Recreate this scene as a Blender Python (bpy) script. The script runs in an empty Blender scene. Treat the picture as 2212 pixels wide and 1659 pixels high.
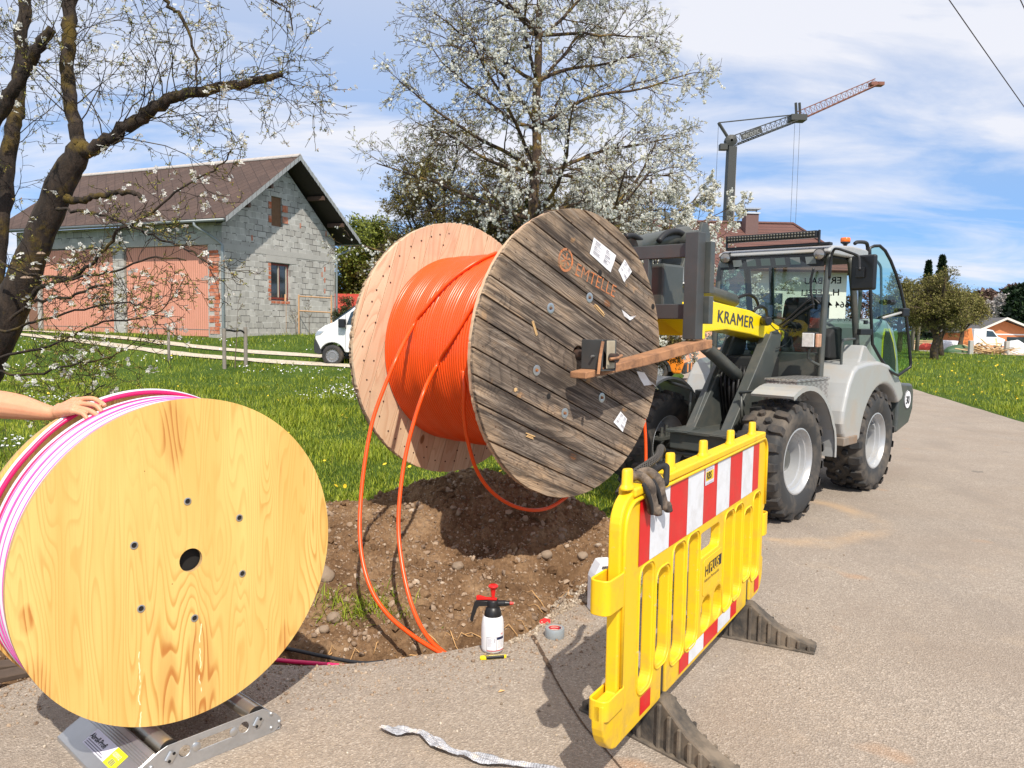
import bpy, bmesh, math, random
import numpy as np
from mathutils import Vector, Matrix, Euler
R_ = math.radians
rng = np.random.default_rng(7)
random.seed(7)
scene = bpy.context.scene
# ------------------------------------------------------------------ camera, sky, sun, exposure
PITCH, ROLL, CAMZ, FPX = R_(4.4), R_(.92), 1.7, 1700.0      # FPX: focal length in pixels of a 2212 px wide picture
_F = np.array([0, math.cos(PITCH), -math.sin(PITCH)]); _U0 = np.array([0, math.sin(PITCH), math.cos(PITCH)]); _R0 = np.array([1., 0, 0])
_R = _R0*math.cos(ROLL) + _U0*math.sin(ROLL); _U = _U0*math.cos(ROLL) - _R0*math.sin(ROLL)
_C = np.array([0, 0, CAMZ])
cam = bpy.data.cameras.new("camera"); camo = bpy.data.objects.new("camera", cam); scene.collection.objects.link(camo)
camo.matrix_world = Matrix(((_R[0], _U[0], -_F[0], 0), (_R[1], _U[1], -_F[1], 0), (_R[2], _U[2], -_F[2], CAMZ), (0, 0, 0, 1)))
cam.sensor_width = 36; cam.lens = 36*FPX/2212; cam.clip_start = .05; cam.clip_end = 3000
scene.camera = camo
SUN = np.array([.19, -.86, 1.02]); SUN /= np.linalg.norm(SUN)   # towards the sun: behind the camera, to its right
w = bpy.data.worlds.new("World"); scene.world = w; w.use_nodes = True
nt = w.node_tree; nt.nodes.clear()
def WN(t, **k):
    n = nt.nodes.new(t)
    for a, b in k.items(): setattr(n, a, b)
    return n
wo = WN('ShaderNodeOutputWorld'); bg = WN('ShaderNodeBackground'); sky = WN('ShaderNodeTexSky', sky_type='NISHITA', sun_disc=False)
sky.sun_elevation = math.asin(SUN[2]); sky.sun_rotation = math.atan2(SUN[0], SUN[1]); sky.altitude = 500; sky.air_density = 1.1; sky.dust_density = .3; sky.ozone_density = 2.5
bg.inputs[1].default_value = .15
tc = WN('ShaderNodeTexCoord'); sep = WN('ShaderNodeSeparateXYZ'); nt.links.new(tc.outputs['Generated'], sep.inputs[0])
mz = WN('ShaderNodeMath', operation='ADD'); nt.links.new(sep.outputs[2], mz.inputs[0]); mz.inputs[1].default_value = .16
dv = []
for i in (0, 1):
    d = WN('ShaderNodeMath', operation='DIVIDE'); nt.links.new(sep.outputs[i], d.inputs[0]); nt.links.new(mz.outputs[0], d.inputs[1]); dv.append(d)
cb = WN('ShaderNodeCombineXYZ'); nt.links.new(dv[0].outputs[0], cb.inputs[0]); nt.links.new(dv[1].outputs[0], cb.inputs[1]); cb.inputs[2].default_value = 3.3
n1 = WN('ShaderNodeTexNoise'); n1.inputs['Scale'].default_value = 1.25; n1.inputs['Detail'].default_value = 9; n1.inputs['Roughness'].default_value = .56; n1.inputs['Distortion'].default_value = .55
mp = WN('ShaderNodeMapping'); mp.inputs['Scale'].default_value = (.75, 1.25, 1); mp.inputs['Rotation'].default_value = (0, 0, R_(12)); mp.inputs['Location'].default_value = (.35, .2, 0)
nt.links.new(cb.outputs[0], mp.inputs[0]); nt.links.new(mp.outputs[0], n1.inputs['Vector'])
cr = WN('ShaderNodeValToRGB'); cr.color_ramp.elements[0].position = .40; cr.color_ramp.elements[1].position = .66
cr.color_ramp.elements[0].color = (0, 0, 0, 1); cr.color_ramp.elements[1].color = (1, 1, 1, 1)
nt.links.new(n1.outputs[0], cr.inputs[0])
# more cloud high up, clearer low down
hz = WN('ShaderNodeMapRange'); nt.links.new(sep.outputs[2], hz.inputs[0]); hz.inputs[1].default_value = .02; hz.inputs[2].default_value = .42; hz.inputs[3].default_value = -.16; hz.inputs[4].default_value = .62
ad = WN('ShaderNodeMath', operation='ADD', use_clamp=True); nt.links.new(cr.outputs[0], ad.inputs[0]); nt.links.new(hz.outputs[0], ad.inputs[1])
ml = WN('ShaderNodeMath', operation='MULTIPLY', use_clamp=True); nt.links.new(ad.outputs[0], ml.inputs[0]); ml.inputs[1].default_value = .93
mx = WN('ShaderNodeMix', data_type='RGBA'); nt.links.new(ml.outputs[0], mx.inputs[0])
hs = WN('ShaderNodeHueSaturation'); hs.inputs['Saturation'].default_value = 1.12; hs.inputs['Value'].default_value = 1.38
vz = WN('ShaderNodeVectorMath', operation='MULTIPLY_ADD'); vz.inputs[1].default_value = (1, 1, .85); vz.inputs[2].default_value = (0, 0, .22); nt.links.new(tc.outputs['Generated'], vz.inputs[0])
vn = WN('ShaderNodeVectorMath', operation='NORMALIZE'); nt.links.new(vz.outputs[0], vn.inputs[0]); nt.links.new(vn.outputs[0], sky.inputs[0])
nt.links.new(sky.outputs[0], hs.inputs['Color']); nt.links.new(hs.outputs[0], mx.inputs[6]); mx.inputs[7].default_value = (5.8, 5.85, 6.25, 1)
nt.links.new(mx.outputs[2], bg.inputs[0]); nt.links.new(bg.outputs[0], wo.inputs[0])
sl = bpy.data.lights.new("sun", 'SUN'); sl.energy = 5.0; sl.angle = R_(.5); sl.color = (1, .93, .82)
slo = bpy.data.objects.new("sun", sl); scene.collection.objects.link(slo); slo.rotation_euler = Vector(-SUN).to_track_quat('-Z', 'Y').to_euler()
scene.view_settings.view_transform = 'Standard'; scene.view_settings.look = 'None'; scene.view_settings.gamma = 1; scene.view_settings.exposure = .08
scene.view_settings.use_curve_mapping = False
scene.cycles.max_bounces = 6; scene.cycles.transparent_max_bounces = 12; scene.cycles.glossy_bounces = 3; scene.cycles.transmission_bounces = 5
# ------------------------------------------------------------------ survey helpers: a line of sight of the survey picture cut with a plane of the place
def ray(x, y): return _F + _R*(x-1106)/FPX + _U*(829.5-y)/FPX
def G(x, y, z=0.):
    d = ray(x, y); return _C + d*(z-_C[2])/d[2]
def P(x, y, Y):
    d = ray(x, y); return _C + d*Y/d[1]
class Frame:
    def __init__(s, o, th):
        s.o = np.array(o, float); s.th = th; s.a = np.array([math.cos(th), math.sin(th), 0]); s.b = np.array([-math.sin(th), math.cos(th), 0]); s.c = np.array([0, 0, 1.])
    def at(s, x, y, ax, v):
        n = {'x': s.a, 'y': s.b, 'z': s.c}[ax]; d = ray(x, y); k = (v-(_C-s.o)@n)/(d@n); return s.loc(_C+d*k)
    def loc(s, q):
        q = np.array(q)-s.o; return np.array([q@s.a, q@s.b, q@s.c])
    def wor(s, q): return s.o+s.a*q[0]+s.b*q[1]+s.c*q[2]
# ------------------------------------------------------------------ object helpers
COL = scene.collection
def tag(o, label=None, cat=None, group=None, kind=None):
    if label: o['label'] = label
    if cat: o['category'] = cat
    if group: o['group'] = group
    if kind: o['kind'] = kind
    return o
def thing(name, label, cat, loc=(0, 0, 0), rz=0, group=None):
    o = bpy.data.objects.new(name, None); COL.objects.link(o); o.location = Vector(loc); o.rotation_euler = (0, 0, rz); o.empty_display_size = .1
    return tag(o, label, cat, group)
def copy_tree(o, parent=None):
    c = o.copy(); COL.objects.link(c); c.parent = parent
    for ch in [k for k in bpy.data.objects if k.parent == o]: copy_tree(ch, c)
    return c
def rawmesh(name, V, Fc, mats, parent=None, smooth=None, mi=None):
    """V: (n,3); Fc: (m,k) array or list of tuples"""
    me = bpy.data.meshes.new(name)
    V = np.asarray(V, dtype=np.float32)
    if isinstance(Fc, np.ndarray):
        m, k = Fc.shape
        me.vertices.add(len(V)); me.vertices.foreach_set('co', V.ravel())
        me.loops.add(m*k); me.loops.foreach_set('vertex_index', Fc.astype(np.int32).ravel())
        me.polygons.add(m); me.polygons.foreach_set('loop_start', np.arange(m, dtype=np.int32)*k)
        me.update(calc_edges=True)
    else:
        me.from_pydata([tuple(map(float, v)) for v in V], [], Fc); me.update()
    mats = mats if isinstance(mats, (list, tuple)) else [mats]
    for m_ in mats: me.materials.append(m_)
    if mi is not None: me.polygons.foreach_set('material_index', np.asarray(mi, dtype=np.int32))
    if smooth is not None:
        me.polygons.foreach_set('use_smooth', np.ones(len(me.polygons), dtype=bool))
        if smooth < 179: me.set_sharp_from_angle(angle=R_(smooth))
    me.update()
    o = bpy.data.objects.new(name, me); COL.objects.link(o); o.parent = parent
    return o
def basis(d):
    d = np.array(d, float); d /= np.linalg.norm(d)
    h = np.array([0, 0, 1.]) if abs(d[2]) < .9 else np.array([1., 0, 0])
    a = np.cross(h, d); a /= np.linalg.norm(a); return a, np.cross(d, a), d
class MB:
    def __init__(s): s.v = []; s.f = []; s.m = []; s.cm = 0
    def add(s, v, f):
        o = len(s.v); s.v += [tuple(map(float, q)) for q in v]; s.f += [tuple(i+o for i in t) for t in f]; s.m += [s.cm]*len(f); return s
    def box(s, x0, x1, y0, y1, z0, z1, M=None):
        v = [(x, y, z) for z in (z0, z1) for y in (y0, y1) for x in (x0, x1)]
        if M is not None: v = [M @ Vector(q) for q in v]
        return s.add(v, [(0, 2, 3, 1), (4, 5, 7, 6), (0, 1, 5, 4), (2, 6, 7, 3), (0, 4, 6, 2), (1, 3, 7, 5)])
    def cyl(s, p0, p1, r0, r1=None, n=16, caps=True):
        r1 = r0 if r1 is None else r1; a, b, d = basis(np.array(p1, float)-np.array(p0, float))
        v = []
        for p, r in ((p0, r0), (p1, r1)):
            for i in range(n):
                t = 2*math.pi*i/n; v.append(np.array(p)+a*math.cos(t)*r+b*math.sin(t)*r)
        f = [(i, (i+1) % n, n+(i+1) % n, n+i) for i in range(n)]
        if caps: f += [tuple(range(n-1, -1, -1)), tuple(range(n, 2*n))]
        return s.add(v, f)
    def tube(s, pts, r, n=8, caps=True, closed=False, prof=None):
        pts = [np.array(p, float) for p in pts]; N = len(pts); rs = r if hasattr(r, '__len__') else [r]*N
        v = []; up = None
        for i, p in enumerate(pts):
            if closed: d = pts[(i+1) % N]-pts[i-1]
            else: d = pts[min(i+1, N-1)]-pts[max(i-1, 0)]
            d = d/(np.linalg.norm(d)+1e-9)
            if up is None: a, b, _ = basis(d)
            else:
                a = up-d*(up@d); a /= np.linalg.norm(a)+1e-9; b = np.cross(d, a)
            up = a
            for k in range(n):
                t = 2*math.pi*k/n; c, q = math.cos(t)*rs[i], math.sin(t)*rs[i]
                if prof: c *= prof[0]; q *= prof[1]
                v.append(p+a*c+b*q)
        f = []
        for i in range(N if closed else N-1):
            j = (i+1) % N
            f += [(i*n+k, i*n+(k+1) % n, j*n+(k+1) % n, j*n+k) for k in range(n)]
        if caps and not closed: f += [tuple(range(n-1, -1, -1)), tuple(range((N-1)*n, N*n))]
        return s.add(v, f)
    def lathe(s, prof, o=(0, 0, 0), axis=(0, 0, 1), n=32, closed=False):
        """prof: list of (r, h)"""
        a, b, d = basis(axis); o = np.array(o, float); v = []
        for r, h in prof:
            for i in range(n):
                t = 2*math.pi*i/n; v.append(o+d*h+a*math.cos(t)*r+b*math.sin(t)*r)
        m = len(prof); f = []
        for j in range(m if closed else m-1):
            k = (j+1) % m
            f += [(j*n+i, j*n+(i+1) % n, k*n+(i+1) % n, k*n+i) for i in range(n)]
        return s.add(v, f)
    def prism(s, poly, ax, a, b, M=None):
        """poly: 2-D outline in the two other axes, extruded along ax from a to b"""
        def mk(p, t):
            return {'x': (t, p[0], p[1]), 'y': (p[0], t, p[1]), 'z': (p[0], p[1], t)}[ax]
        n = len(poly); v = [mk(p, a) for p in poly]+[mk(p, b) for p in poly]
        if M is not None: v = [M @ Vector(q) for q in v]
        ar = sum(poly[i][0]*poly[(i+1) % n][1]-poly[(i+1) % n][0]*poly[i][1] for i in range(n))
        f = [tuple(range(n)), tuple(range(2*n-1, n-1, -1))]+[(i, n+i, n+(i+1) % n, (i+1) % n) for i in range(n)]
        flip = (ar > 0) != (ax == 'y')
        if (b < a): flip = not flip
        if flip: f = [tuple(reversed(t)) for t in f]
        return s.add(v, f)
    def quad(s, *p): return s.add(p, [tuple(range(len(p)))])
    def build(s, name, mat, parent=None, smooth=None, bevel=0, seg=2, solid=0):
        o = rawmesh(name, s.v, s.f, mat, parent, smooth, s.m if isinstance(mat, (list, tuple)) else None)
        if solid:
            md = o.modifiers.new('s', 'SOLIDIFY'); md.thickness = solid; md.offset = 0
        if bevel:
            md = o.modifiers.new('b', 'BEVEL'); md.width = bevel; md.segments = seg; md.limit_method = 'ANGLE'; md.angle_limit = R_(35)
        return o
def carve(o, cutmb):
    """cut the shapes in cutmb (same local space) out of o, for good"""
    co = cutmb.build('cutter', None, o.parent); co.data.materials.clear(); bev = [(m.width, m.segments) for m in o.modifiers if m.type == 'BEVEL']; o.modifiers.clear()
    md = o.modifiers.new('c', 'BOOLEAN'); md.object = co; md.operation = 'DIFFERENCE'; md.solver = 'EXACT'
    bpy.context.view_layer.update(); me = bpy.data.meshes.new_from_object(o.evaluated_get(bpy.context.evaluated_depsgraph_get()))
    o.modifiers.clear(); o.data = me; bpy.data.objects.remove(co)
    for w_, s_ in bev:
        md = o.modifiers.new('b', 'BEVEL'); md.width = w_; md.segments = s_; md.limit_method = 'ANGLE'; md.angle_limit = R_(35)
def smoothpath(pts, k=6):
    """Catmull-Rom through pts"""
    p = [np.array(q, float) for q in pts]; p = [2*p[0]-p[1]]+p+[2*p[-1]-p[-2]]; out = []
    for i in range(1, len(p)-2):
        for j in range(k):
            t = j/k; a, b, c, d = p[i-1], p[i], p[i+1], p[i+2]
            out.append(.5*((2*b)+(-a+c)*t+(2*a-5*b+4*c-d)*t*t+(-a+3*b-3*c+d)*t**3))
    return out+[p[-2]]
def scatter(name, tv, tf, pos, rot, sc, mat, parent=None, smooth=None):
    """many copies of one small template merged in one mesh; rot: (n,3,3), sc: (n,) or (n,3)"""
    tv = np.asarray(tv, float); tf = np.asarray(tf); n = len(pos); sc = np.asarray(sc, float)
    if sc.ndim == 1: sc = np.repeat(sc[:, None], 3, 1)
    V = np.einsum('nij,nkj->nki', rot, tv[None]*sc[:, None, :])+np.asarray(pos)[:, None, :]
    Fc = (tf[None]+(np.arange(n)*len(tv))[:, None, None]).reshape(-1, tf.shape[1])
    return rawmesh(name, V.reshape(-1, 3), Fc, mat, parent, smooth)
def rotz(a):
    c, s = np.cos(a), np.sin(a); z = np.zeros_like(c); o = z+1
    return np.stack([np.stack([c, -s, z], -1), np.stack([s, c, z], -1), np.stack([z, z, o], -1)], -2)
def rotx(a):
    c, s = np.cos(a), np.sin(a); z = np.zeros_like(c); o = z+1
    return np.stack([np.stack([o, z, z], -1), np.stack([z, c, -s], -1), np.stack([z, s, c], -1)], -2)
def rrot(n):
    return rotz(rng.uniform(0, 6.28, n)) @ rotx(rng.uniform(0, 6.28, n)) @ rotz(rng.uniform(0, 6.28, n))
def text(name, body, size, mat, parent, o, u, v, sx=1., extr=.0006, align='LEFT', bold=0., shear=0., bend=None, space=1.):
    """lettering as a thin raised mesh: origin o, reading direction u, up direction v"""
    cu = bpy.data.curves.new(name, 'FONT'); cu.body = body; cu.size = size; cu.extrude = 0; cu.align_x = align; cu.offset = bold; cu.shear = shear; cu.resolution_u = 3; cu.space_character = space
    to = bpy.data.objects.new(name, cu); COL.objects.link(to)
    bpy.context.view_layer.update()
    me = bpy.data.meshes.new_from_object(to.evaluated_get(bpy.context.evaluated_depsgraph_get()))
    bpy.data.objects.remove(to)
    u = np.array(u, float); u /= np.linalg.norm(u); v = np.array(v, float); v -= u*(u@v); v /= np.linalg.norm(v); nn = np.cross(u, v); o = np.array(o, float)
    for q in me.vertices:
        x, y = q.co[0]*sx, q.co[1]
        if bend: p = bend(x, y)
        else: p = o+u*x+v*y+nn*extr
        q.co = Vector(p)
    me.materials.clear(); me.materials.append(mat); me.update()
    ob = bpy.data.objects.new(name, me); COL.objects.link(ob); ob.parent = parent
    return ob
# ------------------------------------------------------------------ numpy value noise
_perm = np.random.default_rng(3).random((256, 256))
def vnoise(x, y):
    xi = np.floor(x).astype(int); yi = np.floor(y).astype(int); fx = x-xi; fy = y-yi; fx = fx*fx*(3-2*fx); fy = fy*fy*(3-2*fy)
    g = lambda a, b: _perm[a & 255, b & 255]
    return (g(xi, yi)*(1-fx)+g(xi+1, yi)*fx)*(1-fy)+(g(xi, yi+1)*(1-fx)+g(xi+1, yi+1)*fx)*fy
def fbm(x, y, o=4, g=.5):
    s = 0; a = 1; t = 0
    for i in range(o): s = s+a*vnoise(x*2**i+17.3*i, y*2**i+9.1*i); t += a; a *= g
    return s/t*2-1
def S(t): t = np.clip(t, 0, 1); return t*t*(3-2*t)
# ------------------------------------------------------------------ materials
class NT:
    def __init__(s, name):
        s.m = bpy.data.materials.new(name); s.m.use_nodes = True; s.t = s.m.node_tree; s.t.nodes.clear()
        s.out = s.n('ShaderNodeOutputMaterial'); s.p = s.n('ShaderNodeBsdfPrincipled'); s.l(s.p, 0, s.out, 0); s._oc = None
    def n(s, t, ins=None, **k):
        q = s.t.nodes.new(t)
        for a, b in k.items(): setattr(q, a, b)
        for a, b in (ins or {}).items():
            if hasattr(b, 'node'): s.t.links.new(b, q.inputs[a])
            else: q.inputs[a].default_value = b
        return q
    def l(s, a, i, b, j): s.t.links.new(a.outputs[i], b.inputs[j])
    def obj(s, scale=(1, 1, 1), rot=(0, 0, 0), loc=(0, 0, 0)):
        if s._oc is None: s._oc = s.n('ShaderNodeTexCoord')
        return s.n('ShaderNodeMapping', {0: s._oc.outputs['Object'], 'Scale': scale, 'Rotation': rot, 'Location': loc}).outputs[0]
    def noise(s, vec, sc, det=4, rough=.55, dist=0): return s.n('ShaderNodeTexNoise', {'Vector': vec, 'Scale': sc, 'Detail': det, 'Roughness': rough, 'Distortion': dist}).outputs[0]
    def vor(s, vec, sc, feat='F1', out=0, rand=1): return s.n('ShaderNodeTexVoronoi', {'Vector': vec, 'Scale': sc, 'Randomness': rand}, feature=feat).outputs[out]
    def ramp(s, fac, stops, interp='LINEAR'):
        q = s.n('ShaderNodeValToRGB', {0: fac}); e = q.color_ramp; e.interpolation = interp
        while len(e.elements) < len(stops): e.elements.new(.5)
        for el, (p, c) in zip(e.elements, stops): el.position = p; el.color = (*c, 1) if not isinstance(c, (int, float)) else (c, c, c, 1)
        return q.outputs[0]
    def mix(s, f, a, b, mode='MIX'):
        q = s.n('ShaderNodeMix', data_type='RGBA', blend_type=mode)
        for i, v_ in ((0, f), (6, a), (7, b)):
            if hasattr(v_, 'node'): s.t.links.new(v_, q.inputs[i])
            else: q.inputs[i].default_value = v_ if isinstance(v_, (int, float)) else (*v_, 1)
        return q.outputs[2]
    def math(s, op, a, b=0, clamp=False):
        q = s.n('ShaderNodeMath', operation=op, use_clamp=clamp)
        for i, v_ in ((0, a), (1, b)):
            if hasattr(v_, 'node'): s.t.links.new(v_, q.inputs[i])
            else: q.inputs[i].default_value = v_
        return q.outputs[0]
    def rnd(s): return s.n('ShaderNodeNewGeometry').outputs['Random Per Island']
    def bump(s, h, st=.3, d=.01):
        prev = s.p.inputs['Normal'].links[0].from_socket if s.p.inputs['Normal'].links else None
        q = s.n('ShaderNodeBump', {'Strength': st, 'Distance': d, 'Height': h})
        if prev: s.t.links.new(prev, q.inputs['Normal'])
        s.l(q, 0, s.p, 'Normal'); return s
    def set(s, **k):
        for a, b in k.items():
            a = a.replace('_', ' ')
            if hasattr(b, 'node'): s.t.links.new(b, s.p.inputs[a])
            elif isinstance(b, tuple) and len(b) == 3: s.p.inputs[a].default_value = (*b, 1)
            else: s.p.inputs[a].default_value = b
        return s
def plain(name, col, rough=.5, metal=0, var=.12, vs=9, dirt=None, da=.5, ds=3, bump=0, bs=60, coat=0, bd=.002, spec=.5):
    """painted / moulded surface: slight colour drift, optional dirt or rust patches, optional fine bump"""
    t = NT(name); o = t.obj()
    c = t.mix(t.noise(o, vs, 5), tuple(max(0, q*(1-var)) for q in col), tuple(min(1, q*(1+var)) for q in col))
    if dirt:
        f = t.ramp(t.noise(o, ds, 8, .65, .3), [(.5-da*.12, 0), (.74-da*.12, 1)]); f = t.math('MULTIPLY', f, min(1, da*1.3)); c = t.mix(f, c, dirt)
        t.set(Roughness=t.math('ADD', t.math('MULTIPLY', f, .35), rough, True))
    else: t.set(Roughness=t.math('ADD', t.math('MULTIPLY', t.noise(o, 14, 4), .12), rough-.06, True))
    t.set(Base_Color=c, Metallic=metal); t.p.inputs['Coat Weight'].default_value = coat; t.p.inputs['Specular IOR Level'].default_value = spec
    if bump: t.bump(t.noise(o, bs, 4), bump, bd)
    return t.m
# ------------------------------------------------------------------ the lie of the land
def T(x, y): return S((y-20)/14)*S((4-x)/8)*1.05
EDGE = np.array([G(*p)[:2] for p in [(-420, 1640), (-200, 1560), (0, 1492), (120, 1452), (350, 1443), (590, 1442), (700, 1443), (790, 1438), (870, 1426), (960, 1412), (1040, 1398), (1100, 1390), (1150, 1368), (1195, 1326), (1255, 1300), (1300, 1288), (1345, 1262), (1375, 1200)]])
def edge_y(x): return np.interp(x, EDGE[:, 0], EDGE[:, 1])
SOILP = np.array([(-6, 2.0), (-6, 4.3), (-3.4, 4.6), (-2.5, 5.0), (-2.0, 5.9), (-1.5, 6.5), (-1.0, 6.75), (-.3, 7.1), (.4, 6.95), (.85, 6.4), (1.15, 5.9), (1.12, 5.2), (.95, 4.6), (.7, 3.6), (-1, 3.2)])
def polysd(x, y, Pn):
    x = np.asarray(x, float); y = np.asarray(y, float); d = np.full(x.shape, 1e9); ins = np.zeros(x.shape, bool); n = len(Pn)
    for i in range(n):
        a = Pn[i]; b = Pn[(i+1) % n]; e = b-a; t = np.clip(((x-a[0])*e[0]+(y-a[1])*e[1])/(e@e), 0, 1)
        d = np.minimum(d, np.hypot(x-a[0]-t*e[0], y-a[1]-t*e[1]))
        c = ((a[1] > y) != (b[1] > y)) & (x < (b[0]-a[0])*(y-a[1])/(b[1]-a[1]+1e-12)+a[0]); ins ^= c
    return np.where(ins, d, -d)
RIDGE = [(-2.1, 5.3, .08), (-1.5, 5.9, .26), (-1.05, 6.15, .30), (-.35, 6.5, .46), (.25, 6.35, .40), (.65, 6.0, .22), (.95, 5.7, .14), (1.05, 5.2, .04)]
def mound(x, y):
    d = np.full(np.shape(x), 1e9); h = np.zeros(np.shape(x)); yy = np.zeros(np.shape(x))
    for (x0, y0, h0), (x1, y1, h1) in zip(RIDGE[:-1], RIDGE[1:]):
        e = np.array([x1-x0, y1-y0]); t = np.clip(((x-x0)*e[0]+(y-y0)*e[1])/(e@e), 0, 1); q = np.hypot(x-x0-t*e[0], y-y0-t*e[1])
        m = q < d; d = np.where(m, q, d); h = np.where(m, h0+t*(h1-h0), h); yy = np.where(m, y0+t*(y1-y0), yy)
    s = np.where(y < yy, .78, .42); return h*np.exp(-(d/s)**2)
def soilmask(x, y): return polysd(x, y, SOILP)+.12*fbm(x*3, y*3, 3)
def soilz(x, y):
    ey = edge_y(x); c = (y-ey-.24)/.25
    tr = -.56*np.exp(-np.abs(c)**3)*S((.34-x)/.3)*(1+.2*fbm(x*2, y*2))
    big = .045*fbm(x*2.2, y*2.2, 3)+.05*fbm(x*5, y*5, 4, .6)+.05*np.abs(fbm(x*11, y*11, 4, .6))+.02*fbm(x*38, y*38, 2)
    near = S((y-ey)/.12); tr = tr-.13*S((y-ey-.2)/.25)*S((ey+1.35-y)/.7)*S((1.0-x)/.5)
    return mound(x, y)+tr+(big-.012)*(.35+.65*near)*S((soilmask(x, y)+.05)/.25)-.008
SX0, SX1, SY0, SY1 = -6.0, 1.6, 2.0, 7.7
# materials of the ground
def m_soil():
    t = NT('soil'); o = t.obj()
    c = t.ramp(t.noise(o, 3.2, 8, .62, .3), [(.3, (.12, .068, .036)), (.52, (.27, .165, .090)), (.72, (.42, .28, .165))])
    c = t.mix(t.math('MULTIPLY', t.ramp(t.vor(o, 55), [(.0, 1), (.25, 0)]), .45), c, (.44, .31, .20)); c = t.mix(t.ramp(t.noise(o, 40, 5), [(.35, .5), (.6, 0)]), c, (.10, .055, .03))
    t.set(Base_Color=c, Roughness=.97, Specular_IOR_Level=.1)
    t.bump(t.noise(o, 30, 8, .7), .9, .03).bump(t.noise(o, 140, 4, .7), .6, .006); return t.m
def m_asphalt():
    t = NT('asphalt'); o = t.obj()
    vc = t.vor(o, 130, out=1); g = t.n('ShaderNodeSeparateColor', {0: vc}).outputs[0]
    c = t.ramp(g, [(0, (.12, .10, .088)), (.25, (.25, .21, .172)), (.6, (.37, .31, .252)), (.86, (.50, .42, .345)), (1, (.78, .69, .59))])
    c = t.mix(.62, c, t.ramp(t.noise(o, 330, 3), [(.3, (.20, .168, .135)), (.7, (.46, .385, .315))]))
    big = t.noise(o, .9, 6, .6, .4); c = t.mix(t.ramp(big, [(.32, .55), (.6, 0)]), c, (.27, .215, .17))
    c = t.mix(t.math('MULTIPLY', t.ramp(t.noise(o, 2.3, 7, .65), [(.55, 0), (.75, 1)]), .35), c, (.46, .36, .26))
    rs = t.ramp(t.noise(t.obj(loc=(5, 2, 0)), 2.1, 2, .4), [(.70, 0), (.78, .35)]); c = t.mix(rs, c, (.50, .25, .10))
    # sand swept into an arc by the turning wheels
    sp = t.n('ShaderNodeVectorMath', {0: t.obj(loc=(-2.25, -7.05, 0))}, operation='LENGTH').outputs[1]
    rg = t.ramp(t.math('ADD', sp, t.math('MULTIPLY', t.noise(o, 7, 4), .16)), [(.88/2, 0), (.99/2, 1), (1.04/2, .9), (1.22/2, 0)])
    # the ramp input is halved so that it stays inside 0..1
    q = rg.node; q.inputs[0].links[0].from_node; h = t.math('MULTIPLY', q.inputs[0].links[0].from_socket, .5); t.t.links.new(h, q.inputs[0])
    c = t.mix(t.math('MULTIPLY', t.math('MULTIPLY', rg, .55), t.ramp(t.noise(o, 1.7, 4), [(.42, 0), (.6, 1)])), c, (.56, .38, .22))
    c = t.mix(t.ramp(t.noise(t.obj(scale=(1, .35, 1), rot=(0, 0, .35)), 1.6, 5, .6), [(.52, 0), (.75, .4)]), c, (.22, .19, .165)); c = t.mix(t.ramp(t.noise(t.obj(loc=(1, 3, 0)), 3.1, 3, .5), [(.70, 0), (.74, .55)]), c, (.13, .115, .10))
    t.set(Base_Color=c, Roughness=.93, Specular_IOR_Level=.25)
    t.bump(t.vor(o, 130), .75, .006).bump(t.noise(o, 6, 5), .35, .02); return t.m
def m_grassbase():
    t = NT('grass_ground'); o = t.obj()
    c = t.ramp(t.noise(o, 14, 8, .7), [(.3, (.020, .040, .008)), (.5, (.055, .10, .016)), (.72, (.12, .18, .035))])
    c2 = t.ramp(t.noise(o, .55, 5, .6), [(.35, (.045, .085, .012)), (.6, (.11, .165, .03))])
    c = t.mix(.45, c, c2); t.set(Base_Color=c, Roughness=.95, Specular_IOR_Level=.1); t.bump(t.noise(o, 25, 6, .7), 1, .05); return t.m
def m_blade():
    t = NT('grass_blade'); o = t.obj()
    r = t.rnd(); c = t.ramp(r, [(0, (.065, .11, .008)), (.35, (.20, .26, .014)), (.7, (.36, .41, .022)), (.93, (.48, .51, .05)), (1, (.52, .47, .13))])
    c = t.mix(t.ramp(t.noise(o, .8, 5, .6, .3), [(.36, .5), (.58, 0)]), c, (.075, .14, .012)); c = t.mix(t.ramp(t.noise(t.obj(loc=(9, 4, 0)), .45, 4), [(.52, 0), (.72, .5)]), c, (.28, .35, .04))
    t.set(Base_Color=c, Roughness=.55, Specular_IOR_Level=.3); t.p.inputs['Transmission Weight'].default_value = 0
    tr = t.n('ShaderNodeBsdfTranslucent', {0: c}); ms = t.n('ShaderNodeMixShader', {0: .3}); t.l(t.p, 0, ms, 1); t.l(tr, 0, ms, 2); t.l(ms, 0, t.out, 0); return t.m
def m_pebble(name, stops):
    t = NT(name); o = t.obj(); c = t.ramp(t.rnd(), stops); c = t.mix(.25, c, t.ramp(t.noise(o, 160, 4), [(.3, (.12, .09, .06)), (.7, (.6, .5, .4))]))
    t.set(Base_Color=c, Roughness=.9); t.bump(t.noise(o, 200, 4), .4, .003); return t.m
MSOIL, MASPH, MGB, MBL = m_soil(), m_asphalt(), m_grassbase(), m_blade()
MCLOD = m_pebble('soil_clod', [(0, (.14, .08, .045)), (.5, (.28, .18, .11)), (.93, (.38, .27, .18)), (1, (.50, .40, .30))])
MGRAV = m_pebble('gravel_stone', [(0, (.15, .11, .075)), (.4, (.30, .23, .16)), (.8, (.46, .38, .28)), (1, (.66, .58, .48))])
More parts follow.
